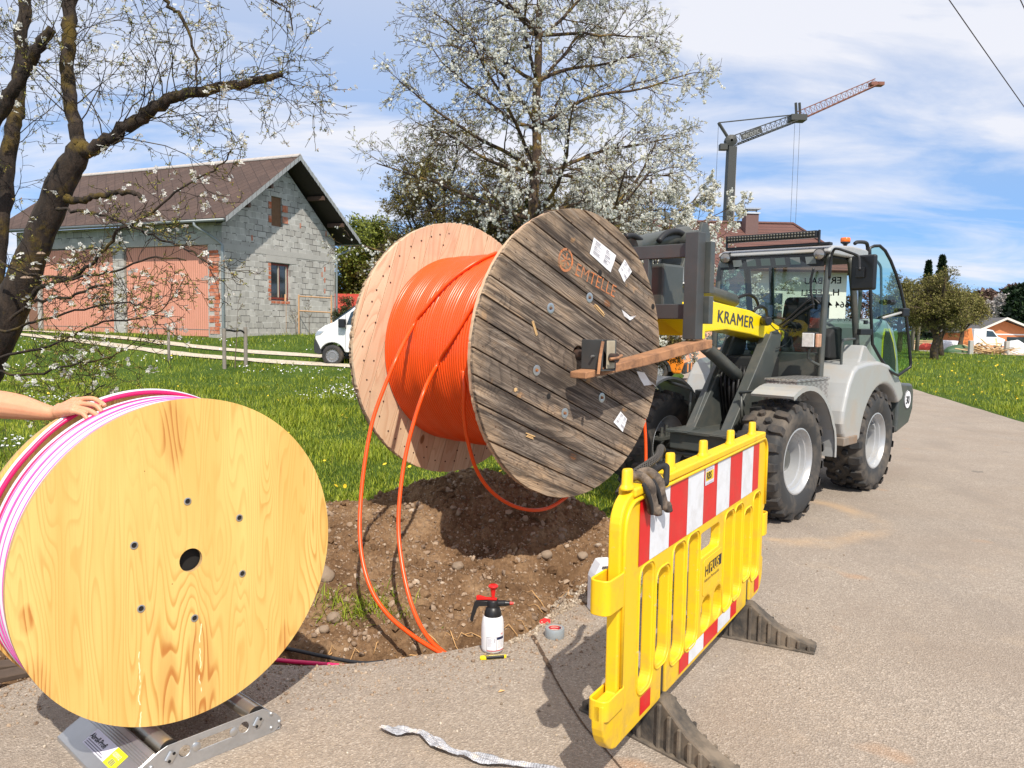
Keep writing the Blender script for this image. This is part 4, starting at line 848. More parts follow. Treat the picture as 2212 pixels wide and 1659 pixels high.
for (ua, ub, zl, fw) in ((.20, .24, .948, 1.), (.30, .36, .938, 1.)):
    mb = MB(); capsules(mb, [gp(ua, TH+.03, 1.0), gp(ua, TH+.022, 1.075), gp(ua+.01, TH/2, 1.105), gp(ua+.02, -.018, 1.07), gp(ua+.03, -.020, 1.02)], [.016, .019, .019, .021, .022])
    for k in range(4):
        d = (k-1.5)*.022; capsules(mb, [gp(ua+.03+d*.7, -.020, 1.02), gp(ua+.04+d*.8, -.024, .99), gp((ua+ub)/2+.03+d*.6, -.022-.008*(k % 2), .96), gp(ub+.03+d*.5, -.030-.005*(k % 2), zl+.010*abs(k-1.5))], [.015, .0135, .0115, .011])
    voxel(mb.build('glove_hand', MGLV, gl), .004, 4)
    mb = MB(); mb.tube(smoothpath([gp(ub+.03, -.032, zl+.03), gp(ub+.036, -.034, zl-.002)], 3), [.020, .020, .023, .024], 18, prof=(1, .7)); mb.build('cuff', MGLV, gl, 180)
    capsules(mb := MB(), [gp(ua-.03, -.014, 1.08), gp(ua-.02, -.026, 1.045), gp(ua+.0, -.032, 1.0), gp(ua+.015, -.032, .96)], [.009, .011, .010, .008]); voxel(mb.build('knit_back', MGK, gl), .004, 3)
capsules(mb := MB(), [gp(.40, TH+.01, 1.06), gp(.41, TH/2, 1.10), gp(.425, -.012, 1.12), gp(.415, -.016, 1.09), gp(.395, -.02, 1.05)], [.012, .013, .009, .013, .014]); voxel(mb.build('knit_cuff', MGK, gl), .004, 3)
pr_ = smoothpath([bw(.20, TH+.05, bz(1.02)), bw(.27, TH+.03, bz(1.085)), bw(.40, TH+.012, bz(1.118)), bw(.53, TH+.015, bz(1.135)), bw(.66, TH+.05, bz(1.15)), bw(.74, TH+.07, bz(1.13))], 8)
mb = MB()
for ph in range(6):
    for s in (-1, 1):
        q_ = []
        for i in range(len(pr_)*3-2):
            t_ = i/3; a_ = int(t_); p_ = pr_[a_]*(1-t_+a_)+pr_[min(a_+1, len(pr_)-1)]*(t_-a_); d_ = pr_[min(a_+1, len(pr_)-1)]-pr_[max(a_-1, 0)]; A_, B_, _ = basis(d_)
            an = s*t_*1.1+ph*math.pi/3; q_.append(p_+A_*.0135*math.cos(an)+B_*.0135*math.sin(an))
        mb.tube(q_, .0026, 5)
tag(mb.build('cable_grip', plain('grip_wire', (.085, .075, .065), .6, .4, var=.3, vs=60), None, 180), 'braided grey cable grip draped over the barrier rail behind the gloves', 'cable grip')
# ================================================================== pump spray bottle, knife, tape, canister, film
MBOT = plain('bottle_white', (.80, .80, .82), .32, var=.03); MREDP = plain('red_plastic', (.72, .015, .012), .28, var=.06, vs=6)
sp0 = G(1063, 1413, .012); spr = thing('spray_bottle', 'white pump spray bottle with black head and red plunger at the edge of the trench', 'spray bottle', (sp0[0], sp0[1]+.05, .012), R_(-6)); K_ = 1.0
bo = MB().lathe([(0, 0), (.046, 0), (.055, .006), (.0575, .02), (.0585, .09), (.0575, .14), (.053, .172), (.044, .190), (.038, .195)], n=40).build('bottle', MBOT, spr, 60)
hd = MB().lathe([(.0435, .180), (.046, .184), (.043, .205), (.036, .226), (.030, .232), (.030, .262), (.026, .268), (0, .268)], n=32); 
hd.cyl((.02, 0, .250), (.062, 0, .252), .015, .016, 16).cyl((.062, 0, .252), (.088, 0, .253), .016, .010, 16)
hd.prism([(-.02, .262), (-.085, .262), (-.097, .250), (-.118, .160), (-.112, .150), (-.102, .152), (-.098, .175), (-.090, .190), (-.084, .215), (-.072, .232), (-.02, .236)], 'y', -.011, .011)
hd.build('pump_head', MBLK, spr, 40, .002, 2)
MB().cyl((.088, 0, .253), (.106, 0, .254), .0085, .006, 14).build('nozzle', MREDP, spr, 40)
MB().prism([(.020, .268), (-.03, .268), (-.085, .264), (-.087, .284), (-.075, .287), (-.035, .277), (.020, .277)], 'y', -.009, .009).build('trigger', MREDP, spr, None, .002, 2)
MB().lathe([(.008, .262), (.009, .290), (.012, .310), (.015, .328), (.024, .334), (.026, .340), (.020, .347), (0, .349)], n=24).build('plunger', MREDP, spr, 50)
def wrap(mb, R, a0, a1, z0, z1, k=10):
    p = [(R*math.cos(R_(a0+(a1-a0)*i/k)), R*math.sin(R_(a0+(a1-a0)*i/k))) for i in range(k+1)]
    for i in range(k): mb.quad((*p[i], z0), (*p[i+1], z0), (*p[i+1], z1), (*p[i], z1))
    return mb
MNAVY = plain('label_navy', (.012, .02, .07), .5); MLRED = plain('label_red', (.62, .03, .04), .5)
lb = wrap(MB(), .0592, -112, -62, .022, .088).build('label', plain('label_back', (.74, .75, .80), .5), bo, 180); wrap(MB(), .0593, -60, -18, .022, .088).build('label_front', MPAP, lb, 180)
m2 = wrap(MB(), .0594, -62, -60.5, .02, .09); wrap(m2, .0594, -113, -112, .02, .09); wrap(m2, .0594, -112, -62, .088, .0895); wrap(m2, .0596, -60, -18, .076, .090); m2.build('label_border', MNAVY, lb, 180)
m2 = wrap(MB(), .0596, -112, -15, .018, .0215); m2.build('label_line', MLRED, lb, 180)
m2 = MB()
for i in range(8): wrap(m2, .0596, -108, -90+(i*5 % 7), .080-i*.0055, .0815-i*.0055, 3)
for i in range(7): wrap(m2, .0596, -56, -24-(i*3 % 5), .070-i*.006, .0717-i*.006, 3)
for i in range(6): wrap(m2, .0596, -76, -68, .062+i*.0036, .0635+i*.0036+.0008*(i % 2), 2)
m2.build('label_print', MPR, lb, 180)
text('label_letters', 'PG', .014, MLRED, lb, (0, 0, 0), (1, 0, 0), (0, 0, 1), 1, 0, bend=lambda x, y: Vector((.0597*math.cos(R_(-38)+x/.0597), .0597*math.sin(R_(-38)+x/.0597), .098+y)))
# ---- utility knife
k0 = G(1036, 1424, .012); k1 = G(1102, 1420, .012); kn = thing('utility_knife', 'yellow and black snap-off utility knife lying on the asphalt in front of the spray bottle', 'knife', (k0[0], k0[1], .013), math.atan2(k1[1]-k0[1], k1[0]-k0[0])); MKY = plain('knife_yellow', (.82, .66, .01), .35)
MB().prism([(0, -.010), (.008, -.016), (.03, -.017), (.135, -.012), (.138, .010), (.02, .014), (.004, .011)], 'z', 0, .013).build('handle', MKY, kn, None, .003, 2)
MB().prism([(.03, -.0175), (.125, -.0135), (.125, -.001), (.028, -.002)], 'z', .001, .0145).build('grip', MBLK, kn, None, .002, 1); MB().prism([(.025, .004), (.05, .004), (.05, .0125), (.025, .0135)], 'z', .001, .0142).build('grip', MBLK, kn, None, .002, 1)
MB().prism([(.136, -.005), (.152, -.005), (.158, .004), (.136, .004)], 'z', .005, .0062).build('blade', MZINC, kn); MB().box(.05, .13, .001, .004, .0125, .0136).build('blade_slot', MZINC, kn)
# ---- roll of tape
p = G(1199, 1382, .012); tp = thing('tape_roll', 'roll of silver duct tape standing flat on the asphalt right of the spray bottle', 'tape roll', (p[0], p[1]+.045, .012), 0); MTAPE = plain('silver_tape', (.36, .40, .42), .38, .3, var=.06)
MB().lathe([(.0385, .0), (.0515, 0), (.0525, .002), (.0525, .048), (.0515, .050), (.0385, .050)], n=48).build('tape', MTAPE, tp, 50)
MB().lathe([(.0385, .0502), (.0365, .0505), (.0362, .0), (.0385, 0)], n=40).build('core', plain('tape_core', (.62, .45, .36), .7), tp, 60)
co_ = wrap(MB(), .0360, 40, 140, .004, .046, 16); co_.build('core_print', MLRED, tp, 180); MBLU = plain('print_blue', (.05, .09, .22), .5); wrap(MB(), .0359, 22, 40, .004, .046, 4).build('core_print', MBLU, tp, 180); wrap(MB(), .0359, 140, 158, .004, .046, 4).build('core_print', MBLU, tp, 180)
m2 = MB()
for i in range(3): wrap(m2, .0357, 55, 125, .010+i*.013, .015+i*.013, 10)
m2.build('print_line', plain('print_pale', (.75, .50, .45), .6), tp, 180)
p = G(1170, 1352, .012); r_ = MB(); r_.add([(-.03, 0, .002), (.03, -.005, .002), (.03, .018, .020), (.0, .022, .026), (-.028, .018, .014)], [(0, 1, 2, 3, 4)]); o = r_.build('red_cloth', MREDP, None, None, 0, 2, .003); o.location = (p[0]+.02, p[1]+.03, .012); tag(o, 'scrap of red plastic lying just behind the tape roll', 'plastic scrap')
# ---- white canister behind the barrier
p = G(1300, 1322, .012); can = thing('canister', 'white plastic canister with a moulded handle and a label, half hidden behind the barrier', 'canister', (p[0]+.02, p[1]+.03, .012), R_(12))
c_ = MB().prism([(-.092, .006), (-.086, 0), (.086, 0), (.092, .006), (.092, .20), (.080, .245), (.055, .285), (.03, .292), (.03, .305), (-.03, .305), (-.050, .300), (-.082, .235), (-.092, .205)], 'y', -.055, .055).build('body', MBOT, can, None, .012, 4)
carve(c_, MB().prism([(-.045, .262), (-.038, .282), (.02, .284), (.035, .262), (.005, .250)], 'y', -.1, .1))
MB().cyl((.055, 0, .285), (.055, 0, .315), .022, n=20).build('cap', plain('cap_blue', (.03, .10, .30), .4), can, 40, .002, 1)
tag(can, 'white plastic canister with a label, half hidden behind the left end of the barrier', 'canister'); lb = MB().quad((-.080, -.0562, .03), (.080, -.0562, .03), (.080, -.0562, .19), (-.080, -.0562, .19)).build('label', plain('label_ice', (.52, .66, .72), .5), can); MB().quad((-.074, -.0572, .13), (.074, -.0572, .13), (.074, -.0572, .182), (-.074, -.0572, .182)).build('label_field', MPAP, lb); MB().quad((-.080, -.0572, .03), (-.070, -.0572, .03), (-.070, -.0572, .12), (-.080, -.0572, .12)).build('label_bar', MNAVY, lb)
text('label_letters', 'Scheiben', .024, MNAVY, lb, (-.070, -.0582, .160), (1, 0, 0), (0, 0, 1), .95, 0, bold=.0004); text('label_letters', 'Frostschutz', .022, MNAVY, lb, (-.070, -.0582, .139), (1, 0, 0), (0, 0, 1), .95, 0, bold=.0004)
# ---- twisted strip of grey film on the asphalt
fp = smoothpath([G(*p, .02) for p in [(822, 1576), (850, 1582), (880, 1584), (905, 1586), (935, 1604), (955, 1618), (985, 1630), (1015, 1636), (1060, 1648), (1110, 1654), (1165, 1662), (1240, 1678)]], 10)
mb = MB(); prev = None; rg = np.random.default_rng(8)
for i, p in enumerate(fp):
    d = fp[min(i+1, len(fp)-1)]-fp[max(i-1, 0)]; d[2] = 0; d /= np.linalg.norm(d)+1e-9; sd = np.array([-d[1], d[0], 0]); tw = i*.19+.9*float(fbm(np.array(i*.11), np.array(1.), 2)); row = []
    wd = (.008+.020*abs(math.sin(tw*.5+.4)))*(1 if 3 < i < len(fp)-3 else .7)
    for k in range(7):
        s = k/3-1; row.append(p+sd*s*wd+np.array([0, 0, .004+.012*abs(math.sin(tw+s*2.2))+.003*rg.random()]))
    if prev is not None:
        for k in range(6): mb.quad(prev[k], prev[k+1], row[k+1], row[k])
    prev = row
def m_film():
    t = NT('grey_film'); c = t.ramp(t.noise(t.obj(), 18, 5), [(.35, (.32, .33, .36)), (.55, (.52, .53, .57)), (.68, (.66, .57, .47))]); t.set(Base_Color=c, Roughness=.35); t.bump(t.noise(t.obj(scale=(1, 1, 1)), 70, 4), .5, .006); return t.m
tag(mb.build('plastic_film', m_film(), None, 180, 0, 2, .0012), 'twisted strip of grey plastic film lying on the asphalt at the bottom edge', 'plastic film')
# old boards in the ditch at the left
MBRD = plain('old_board', (.085, .058, .042), .9, var=.35, vs=20, bump=.6, bs=40, bd=.006)
for a_, b_, w_, lab in (((-60, 1446), (88, 1428), .07, 'upper of two dark old boards lying behind the lower left rim of the reel'), ((-60, 1474), (82, 1444), .08, 'lower of two dark old boards lying behind the lower left rim of the reel')):
    A_, B_ = G(*a_, .03), G(*b_, .03); d = B_-A_; L_ = np.linalg.norm(d); o = MB().box(-L_*.6, L_/2, -w_/2, w_/2, -.014, .014).build('old_board', MBRD, None, None, .004, 1); o.location = Vector((A_+B_)/2); o.rotation_euler = (R_(6), 0, math.atan2(d[1], d[0])); tag(o, lab, 'board', 'boards at the trench')
# ================================================================== the person whose hand steadies the duct
def m_skin():
    t = NT('skin'); o = t.obj(); c = t.mix(t.noise(o, 14, 5), (.60, .27, .145), (.72, .36, .21)); c = t.mix(t.ramp(t.noise(o, 55, 3), [(.5, 0), (.7, .3)]), c, (.60, .22, .13)); t.set(Base_Color=c, Roughness=.5, Subsurface_Weight=.12); t.p.inputs['Subsurface Radius'].default_value = (.02, .008, .004); t.p.inputs['Subsurface Scale'].default_value = .3; t.bump(t.noise(o, 260, 3), .15, .001); return t.m
MSKIN = m_skin()
per = tag(bpy.data.objects.new('person', None), 'person at the left edge steadying the plywood reel with a bare forearm and hand', 'person'); COL.objects.link(per)
per.location = (-2.58, 3.02, 0); p0 = np.array(per.location)
mb = MB(); W = lambda x, y, Y: P(x, y, Y)-p0
wrist = W(117, 893, 3.02); fore = W(0, 874, 3.06); elb = W(-100, 866, 3.10); sho = np.array([.10, -.17, 1.44]); 
capsules(mb, [sho, (sho+elb)/2+np.array([0, -.01, -.015]), elb], [.056, .050, .046], 16)
capsules(mb, [elb, fore, W(45, 880, 3.05), W(85, 888, 3.03), wrist, W(130, 888, 3.01)], [.050, .0555, .049, .036, .0255, .024], 16)
fing = {'i': [(161, 865, 3.01), (197, 861, 2.995), (216, 868, 2.985), (226, 875, 2.975)], 'm': [(163, 872, 2.985), (203, 875, 2.965), (217, 886, 2.955), (222, 896, 2.95)], 'r': [(162, 880, 2.955), (193, 887, 2.935), (210, 897, 2.925), (220, 903, 2.922)], 'l': [(158, 888, 2.935), (179, 894, 2.92), (188, 905, 2.912), (193, 914, 2.908)]}
for k, f in fing.items():
    q = [W(*p) for p in f]; r = .0096 if k != 'l' else .0086
    capsules(mb, [wrist*.75+q[0]*.25, wrist*.4+q[0]*.6, q[0]], [.021, .018, .0145], 12); capsules(mb, q, [r*1.2, r*1.06, r*.95, r*.82], 12)
capsules(mb, [W(128, 880, 3.035), W(150, 878, 3.055), W(172, 886, 3.05), W(188, 897, 3.035)], [.017, .014, .011, .009], 12)
# trunk, neck, head and the other arm, legs
capsules(mb, [(-.02, 0, .92), (-.01, 0, 1.08), (.02, 0, 1.25), (.04, 0, 1.40), (.05, 0, 1.46)], [.135, .125, .135, .135, .08], 20)
for s in (-1, 1): capsules(mb, [(.03, s*.04, 1.38), (.06, s*.17, 1.43)], [.10, .065], 16); capsules(mb, [(-.02, s*.08, .92), (.0, s*.10, .50), (-.04, s*.10, .10)], [.095, .062, .042], 16); capsules(mb, [(-.05, s*.10, .06), (.10, s*.12, .035)], [.045, .035], 12)
capsules(mb, [(.06, .18, 1.42), (.02, .25, 1.14), (.16, .20, .95), (.22, .18, .88)], [.056, .044, .030, .032], 14)
capsules(mb, [(.22, .18, .88), (.245, .18, .80)], [.026, .034], 12); capsules(mb, [(.225, .16, .85), (.25, .14, .80), (.26, .14, .77)], [.014, .012, .010], 10)
for k in range(4): capsules(mb, [(.235+.004*k, .150+.020*k, .80), (.255+.003*k, .152+.020*k, .755-.006*(k in (1, 2))), (.250, .153+.020*k, .722-.008*(k in (1, 2)))], [.0115, .010, .009], 10)
capsules(mb, [(.06, 0, 1.48), (.085, 0, 1.58)], [.058, .055], 14); mb.lathe([(max(1e-3, .078*math.cos(R_(a))), .115*math.sin(R_(a))) for a in range(-90, 91, 12)], (.11, 0, 1.66), (.15, 0, 1), 20)
capsules(mb, [(.18, 0, 1.665), (.205, 0, 1.645)], [.012, .014], 8)
for s in (-1, 1): capsules(mb, [(.10, s*.078, 1.68), (.098, s*.084, 1.64)], [.013, .010], 8)
body = voxel(mb.build('body', MSKIN, per), .0031, 3, .5)
for k, f in fing.items():
    a, b = W(*f[2]), W(*f[3]); d = (b-a)/np.linalg.norm(b-a); up = np.array([.1, -.55, .8]); up -= d*(up@d); up /= np.linalg.norm(up); s_ = np.cross(d, up); c = b-d*.001+up*.0072
    MB().add([c+d*(.0065*math.cos(t))+s_*(.0052*math.sin(t))+up*(-.0022*(math.sin(t)**2)) for t in np.linspace(0, 6.28, 11)[:-1]], [tuple(range(10))]).build('fingernail', plain('nail', (.80, .50, .40), .25), body, None, 0, 2, .0008)
MSH = plain('shirt_grey', (.10, .12, .16), .85, bump=.3, bs=120); MTR = plain('trousers', (.05, .055, .06), .85, bump=.3, bs=90); MHAIR = plain('hair_brown', (.06, .035, .02), .7, bump=.8, bs=90)
mb = MB(); capsules(mb, [(-.02, 0, .90), (-.01, 0, 1.08), (.02, 0, 1.25), (.04, 0, 1.40), (.05, 0, 1.45)], [.150, .140, .150, .150, .09], 20); capsules(mb, [sho, (sho*.6+elb*.4)], [.072, .062], 16); capsules(mb, [(.06, .17, 1.43), (.04, .22, 1.28)], [.072, .060], 16)
for s in (-1, 1): capsules(mb, [(.03, s*.04, 1.38), (.06, s*.17, 1.43)], [.112, .078], 16)
voxel(mb.build('t_shirt', MSH, per), .010, 3)
mb = MB(); capsules(mb, [(-.02, -.03, .95), (-.02, .03, .95)], [.15, .15], 20)
for s in (-1, 1): capsules(mb, [(-.02, s*.08, .93), (.0, s*.10, .50), (-.04, s*.10, .09)], [.112, .078, .062], 16)
voxel(mb.build('trousers', MTR, per), .012, 3)
for s in (-1, 1): capsules(mb := MB(), [(-.07, s*.10, .05), (.0, s*.11, .055), (.12, s*.12, .035)], [.055, .058, .045], 14); voxel(mb.build('shoe', MINK, per), .012, 2)
mb = MB(); mb.lathe([(max(1e-3, .088*math.cos(R_(a))), .118*math.sin(R_(a))) for a in range(5, 91, 10)], (.095, 0, 1.665), (-.15, 0, 1), 20); mb.build('hair', MHAIR, per, 180, 0, 2, .01)
for s in (-1, 1): MB().lathe([(max(1e-3, .010*math.cos(R_(a))), .010*math.sin(R_(a))) for a in range(-90, 91, 30)], (.176, s*.030, 1.675), (0, 0, 1), 10).build('eye', MPAP, body, 180)
MB().box(.176, .186, -.020, .020, 1.605, 1.611).build('lips', plain('lip', (.5, .16, .12), .5), body, None, .002, 2)
# ================================================================== wheel loader
LF = Frame((1.92, 7.39, 0), .81)
def A1(x, y): return 1344.1+.1984*x, 466.3+.1984*y
def A2(x, y): return 1590.9+.1984*x, 466.3+.1984*y
def A3(x, y): return 1344.1+.2315*x, 768+.2315*y
def A4(x, y): return 1590.9+.2314*x, 768+.2314*y
def A5(x, y): return 1344.1+.43*x, 466.3+.43*y
def ly(p, v): return tuple(LF.at(*p, 'y', v))
def lx(p, v): return tuple(LF.at(*p, 'x', v))
loader = thing('wheel_loader', 'grey and yellow wheel loader, cab door open, holding the big drum on its forks', 'wheel loader', LF.o, LF.th)
MGR = plain('loader_grey', (.068, .076, .072), .42, .1, var=.1, vs=6, dirt=(.17, .145, .11), da=.32, ds=4, coat=.15)
MLG = plain('loader_light_grey', (.37, .375, .37), .35, var=.05, vs=3, dirt=(.42, .30, .18), da=.28, ds=3.2, coat=.3)
MLY = plain('loader_yellow', (.88, .66, .004), .34, var=.04, vs=3, dirt=(.40, .22, .04), da=.12, ds=7, coat=.3)
MIRON = plain('carriage_steel', (.075, .078, .078), .5, .25, var=.2, vs=8, dirt=(.20, .09, .05), da=.12, ds=5, bump=.3, bs=70)
MTINE = plain('tine_rust', (.44, .22, .11), .8, .2, var=.3, vs=18, dirt=(.09, .055, .045), da=.55, ds=9, bump=.6, bs=60, bd=.004)
MHOSE = plain('hose_black', (.014, .014, .015), .5, bump=.4, bs=200)
MCHR = plain('chrome_rod', (.6, .6, .6), .12, 1)
MTYR = plain('tyre_rubber', (.026, .026, .027), .72, var=.2, vs=9, dirt=(.15, .115, .085), da=.45, ds=4.5, bump=.35, bs=55, bd=.004)
MSID = plain('tyre_side', (.034, .034, .034), .7, var=.2, dirt=(.19, .155, .12), da=.55, ds=3.5, bump=.2, bs=40)
MRIM = plain('rim_silver', (.46, .47, .48), .35, .35, var=.05, dirt=(.30, .25, .2), da=.25, ds=6)
MSEAT = plain('seat_black', (.022, .022, .024), .75, bump=.2, bs=120)
def m_glass(tint=(.50, .62, .57), refl=.22, name='tinted_glass'):
    t = NT(name); tr = t.n('ShaderNodeBsdfTransparent', {0: (*tint, 1)}); gl_ = t.n('ShaderNodeBsdfGlossy', {0: (1, 1, 1, 1), 'Roughness': .02}); fr = t.n('ShaderNodeLayerWeight', {0: .5})
    ms = t.n('ShaderNodeMixShader', {0: t.math('ADD', t.math('MULTIPLY', t.math('POWER', fr.outputs[1], 4.), .75), refl*.35, True)}); t.l(tr, 0, ms, 1); t.l(gl_, 0, ms, 2); t.l(ms, 0, t.out, 0); t.t.nodes.remove(t.p); return t.m
MGLS = m_glass()
def lug(mb, poly, r0, r1, R=.53, tp=.86):
    n = len(poly); cx = sum(p[0] for p in poly)/n; cy = sum(p[1] for p in poly)/n; v = []
    for r, k in ((r0, 1), (r1, tp)):
        for (t, y) in poly:
            tt = cx+(t-cx)*k; yy = cy+(y-cy)*k; rr2 = r-max(0, abs(yy)-.13)**2*5.5; a = tt/R; v.append((math.cos(a)*rr2, yy, math.sin(a)*rr2))
    mb.add(v, [tuple(range(n, 2*n))]+[(i, (i+1) % n, n+(i+1) % n, n+i) for i in range(n)])
def make_wheel(loc, flip=1):
    mb = MB(); prof = [(.275, -.150), (.285, -.163), (.30, -.172), (.335, -.186), (.38, -.194), (.43, -.193), (.465, -.185), (.485, -.172), (.494, -.15), (.498, -.08), (.50, 0)]
    prof = prof+[(r, -h) for r, h in prof[-2::-1]]; mb.lathe(prof, (0, 0, 0), (0, 1, 0), 72)
    w_ = mb.build('wheel', MSID, loader, 35)
    mb = MB(); N = 19; pt = 2*math.pi*.53/N
    for i in range(N):
        t0 = i*pt
        lug(mb, [(t0-.050, .085), (t0-.020, .062), (t0+.030, .075), (t0+.040, .12), (t0+.036, .200), (t0-.044, .200)], .488, .534)
        lug(mb, [(t0+pt/2-.050, -.085), (t0+pt/2-.020, -.062), (t0+pt/2+.030, -.075), (t0+pt/2+.040, -.12), (t0+pt/2+.036, -.200), (t0+pt/2-.044, -.200)][::-1], .488, .534)
        for tt, yy in ((t0+pt/2, .045), (t0, -.045), ): lug(mb, [(tt+.036*math.cos(R_(a)), yy+.036*math.sin(R_(a))) for a in range(0, 360, 60)], .49, .534)
    mb.build('tread', MTYR, w_, None, .004, 1)
    s = flip
    mb = MB(); mb.lathe([(.292, -.157*s), (.295, -.170*s), (.283, -.172*s), (.268, -.150*s), (.262, -.125*s), (.246, -.120*s), (.240, -.085*s), (.226, -.080*s), (.220, -.03*s), (.214, .02*s), (.190, .035*s), (.150, .030*s), (.115, .028*s)], (0, 0, 0), (0, 1, 0), 64)
    mb.lathe([(.214, .02*s), (.25, .08*s), (.268, .150*s), (.283, .165*s), (.292, .157*s)], (0, 0, 0), (0, 1, 0), 64); rm_ = mb.build('rim', MRIM, w_, 40)
    MB().lathe([(.118, .03*s), (.112, -.035*s), (.095, -.055*s), (.05, -.06*s), (0, -.06*s)], (0, 0, 0), (0, 1, 0), 32).build('hub', MGR, w_, 50)
    mb = MB()
    for k in range(8): a = R_(k*45+10); mb.cyl((.15*math.cos(a), .03*s, .15*math.sin(a)), (.15*math.cos(a), .005*s, .15*math.sin(a)), .012, n=6)
    mb.build('wheel_nuts', MZINC, rm_, 40)
    MB().prism([(-.03, .0), (.03, .0), (.035, .03), (-.035, .03)], 'y', -.10*s, -.06*s).build('valve_guard', MRIM, w_).location = (-.02, 0, .19)
    w_.location = loc; return w_
for lx_, sd_ in ((0, -1), (0, 1), (1.9, -1), (1.9, 1)):
    w_ = make_wheel((lx_, sd_*.655, .535), 1 if sd_ < 0 else -1); w_.rotation_euler = (0, rng.uniform(0, 6), 0)
    tag(w_, {(0, -1): 'front wheel with a silver dished rim, nearest the camera', (0, 1): 'front wheel half hidden behind the drum', (1.9, -1): 'rear wheel under the pale grey arch', (1.9, 1): 'rear wheel on the far side'}[(lx_, sd_)])
# chassis and axles
for ax_x, nm in ((0, 'front_axle'), (1.9, 'rear_axle')):
    mb = MB(); mb.cyl((ax_x, -.55, .535), (ax_x, .55, .535), .075, n=20).lathe([(.09, -.20), (.15, -.12), (.17, 0), (.15, .12), (.09, .2)], (ax_x, .0, .535), (0, 1, 0), 24)
    a_ = mb.build(nm, MGR, loader, 40)
    for s in (-1, 1):
        k = MB(); k.cyl((ax_x-.02, s*.47, .40), (ax_x-.02, s*.47, .70), .05, n=16).box(ax_x-.26, ax_x-.0, s*.47-.05, s*.47+.05, .60, .63).box(ax_x-.24, ax_x-.0, s*.47-.05, s*.47+.05, .44, .47).cyl((ax_x-.20, s*.45, .40), (ax_x-.20, s*.45, .66), .028, n=12).cyl((ax_x-.20, s*.45, .66), (ax_x-.20, s*.45, .72), .014, n=8).cyl((ax_x-.12, s*.45, .63), (ax_x-.12, s*.45, .74), .014, n=8); k.build('steering_knuckle', MGR, a_, 40)
    MB().cyl((ax_x-.20, -.42, .50), (ax_x-.20, .42, .50), .022, n=12).cyl((ax_x-.20, -.18, .50), (ax_x-.20, .18, .50), .038, n=16).build('tie_rod', MCHR if ax_x == 9 else MGR, a_, 40)
mb = MB(); mb.box(-.30, .95, -.30, .30, .55, .72); mb.box(.90, 2.75, -.38, .38, .42, .98); mb.box(.5, 1.2, -.52, .52, .60, 1.05); mb.build('chassis', MGR, loader, None, .012, 2)
MB().prism([(-.34, .705), (.98, .72), (.98, .75), (-.34, .735)], 'y', -.34, .32).build('deck_plate', MGR, loader, None, .004, 1)
# towers that carry the arm
for yy, th_, nm in ((-.235, .07, 0), (.13, .07, 1)):
    pl2 = [(-.16, .74), (.36, .72), (.82, 1.50), (.84, 1.62), (.76, 1.68), (.62, 1.66), (.56, 1.56)] if nm == 0 else [(-.19, .74), (.34, .72), (.82, 1.50), (.84, 1.62), (.76, 1.68), (.60, 1.66), (.41, 1.58)]
    t_ = MB().prism(pl2, 'y', yy, yy+.018).build('tower', MGR, loader, None, .004, 1)
    MB().prism([(-.19, .745), (-.11, .745), (.62, 1.62), (.555, 1.64)], 'y', yy-.028, yy+.075).build('tower_flange', MGR, t_, None, .006, 2)
    MB().prism([(-.36, .72), (-.12, .72), (-.12, .75), (-.20, .76)], 'y', yy-.05, yy+.09).build('foot_gusset', MGR, t_, None, .004, 1)
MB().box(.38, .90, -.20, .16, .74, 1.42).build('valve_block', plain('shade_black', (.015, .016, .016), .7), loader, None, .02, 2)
mb = MB()
for k in range(6): mb.tube(smoothpath([(.30+.02*k, -.12+.045*k, .80), (.26, -.13+.045*k, 1.05+.03*k), (.36, -.10+.04*k, 1.32)], 5), .014, 8)
mb.build('hydraulic_hoses', MHOSE, loader, 180)
# arm
pb = [ly(A1(990, 930), -.2), ly(A1(1400, 1030), -.2), ly(A2(330, 1120), -.2), ly(A2(480, 1210), -.2), (ly(A2(525, 1260), -.2)), ly(A2(525, 1320), -.2), ly(A2(500, 1365), -.2), ly(A2(455, 1385), -.2), ly(A2(330, 1340), -.2), ly(A1(1400, 1290), -.2), ly(A1(1140, 1240), -.2), ly(A1(950, 1260), -.2)]
pb = [(p[0], p[2]) for p in pb]; pb = [(-.95, 1.90)]+pb+[(-.95, 1.62)]
arm = MB().prism(pb, 'y', -.20, .10).build('arm', MLY, loader, None, .012, 3)
MB().cyl((.86, -.215, 1.635), (.86, .115, 1.635), .045, n=24).build('pivot_pin', MLY, arm, 40); MB().cyl((.86, -.222, 1.635), (.86, -.21, 1.635), .022, n=12).build('pin_head', MRUST, arm, 40)
yc = [lx(A1(*p), -1.12) for p in ((415, 1112), (770, 1112), (770, 1342), (715, 1330), (620, 1275), (540, 1222), (470, 1165))]
MB().prism([(p[1], p[2]) for p in yc], 'x', -1.12, -.93).build('arm_head', MLY, arm, None, .006, 2)
K0 = np.array(ly(A1(1030, 1150), -.2035)); K1 = np.array(ly(A1(1420, 1222), -.2035)); K2 = np.array(ly(A1(1040, 1012), -.2035)); kh = np.linalg.norm(K2-K0)
MLET = None
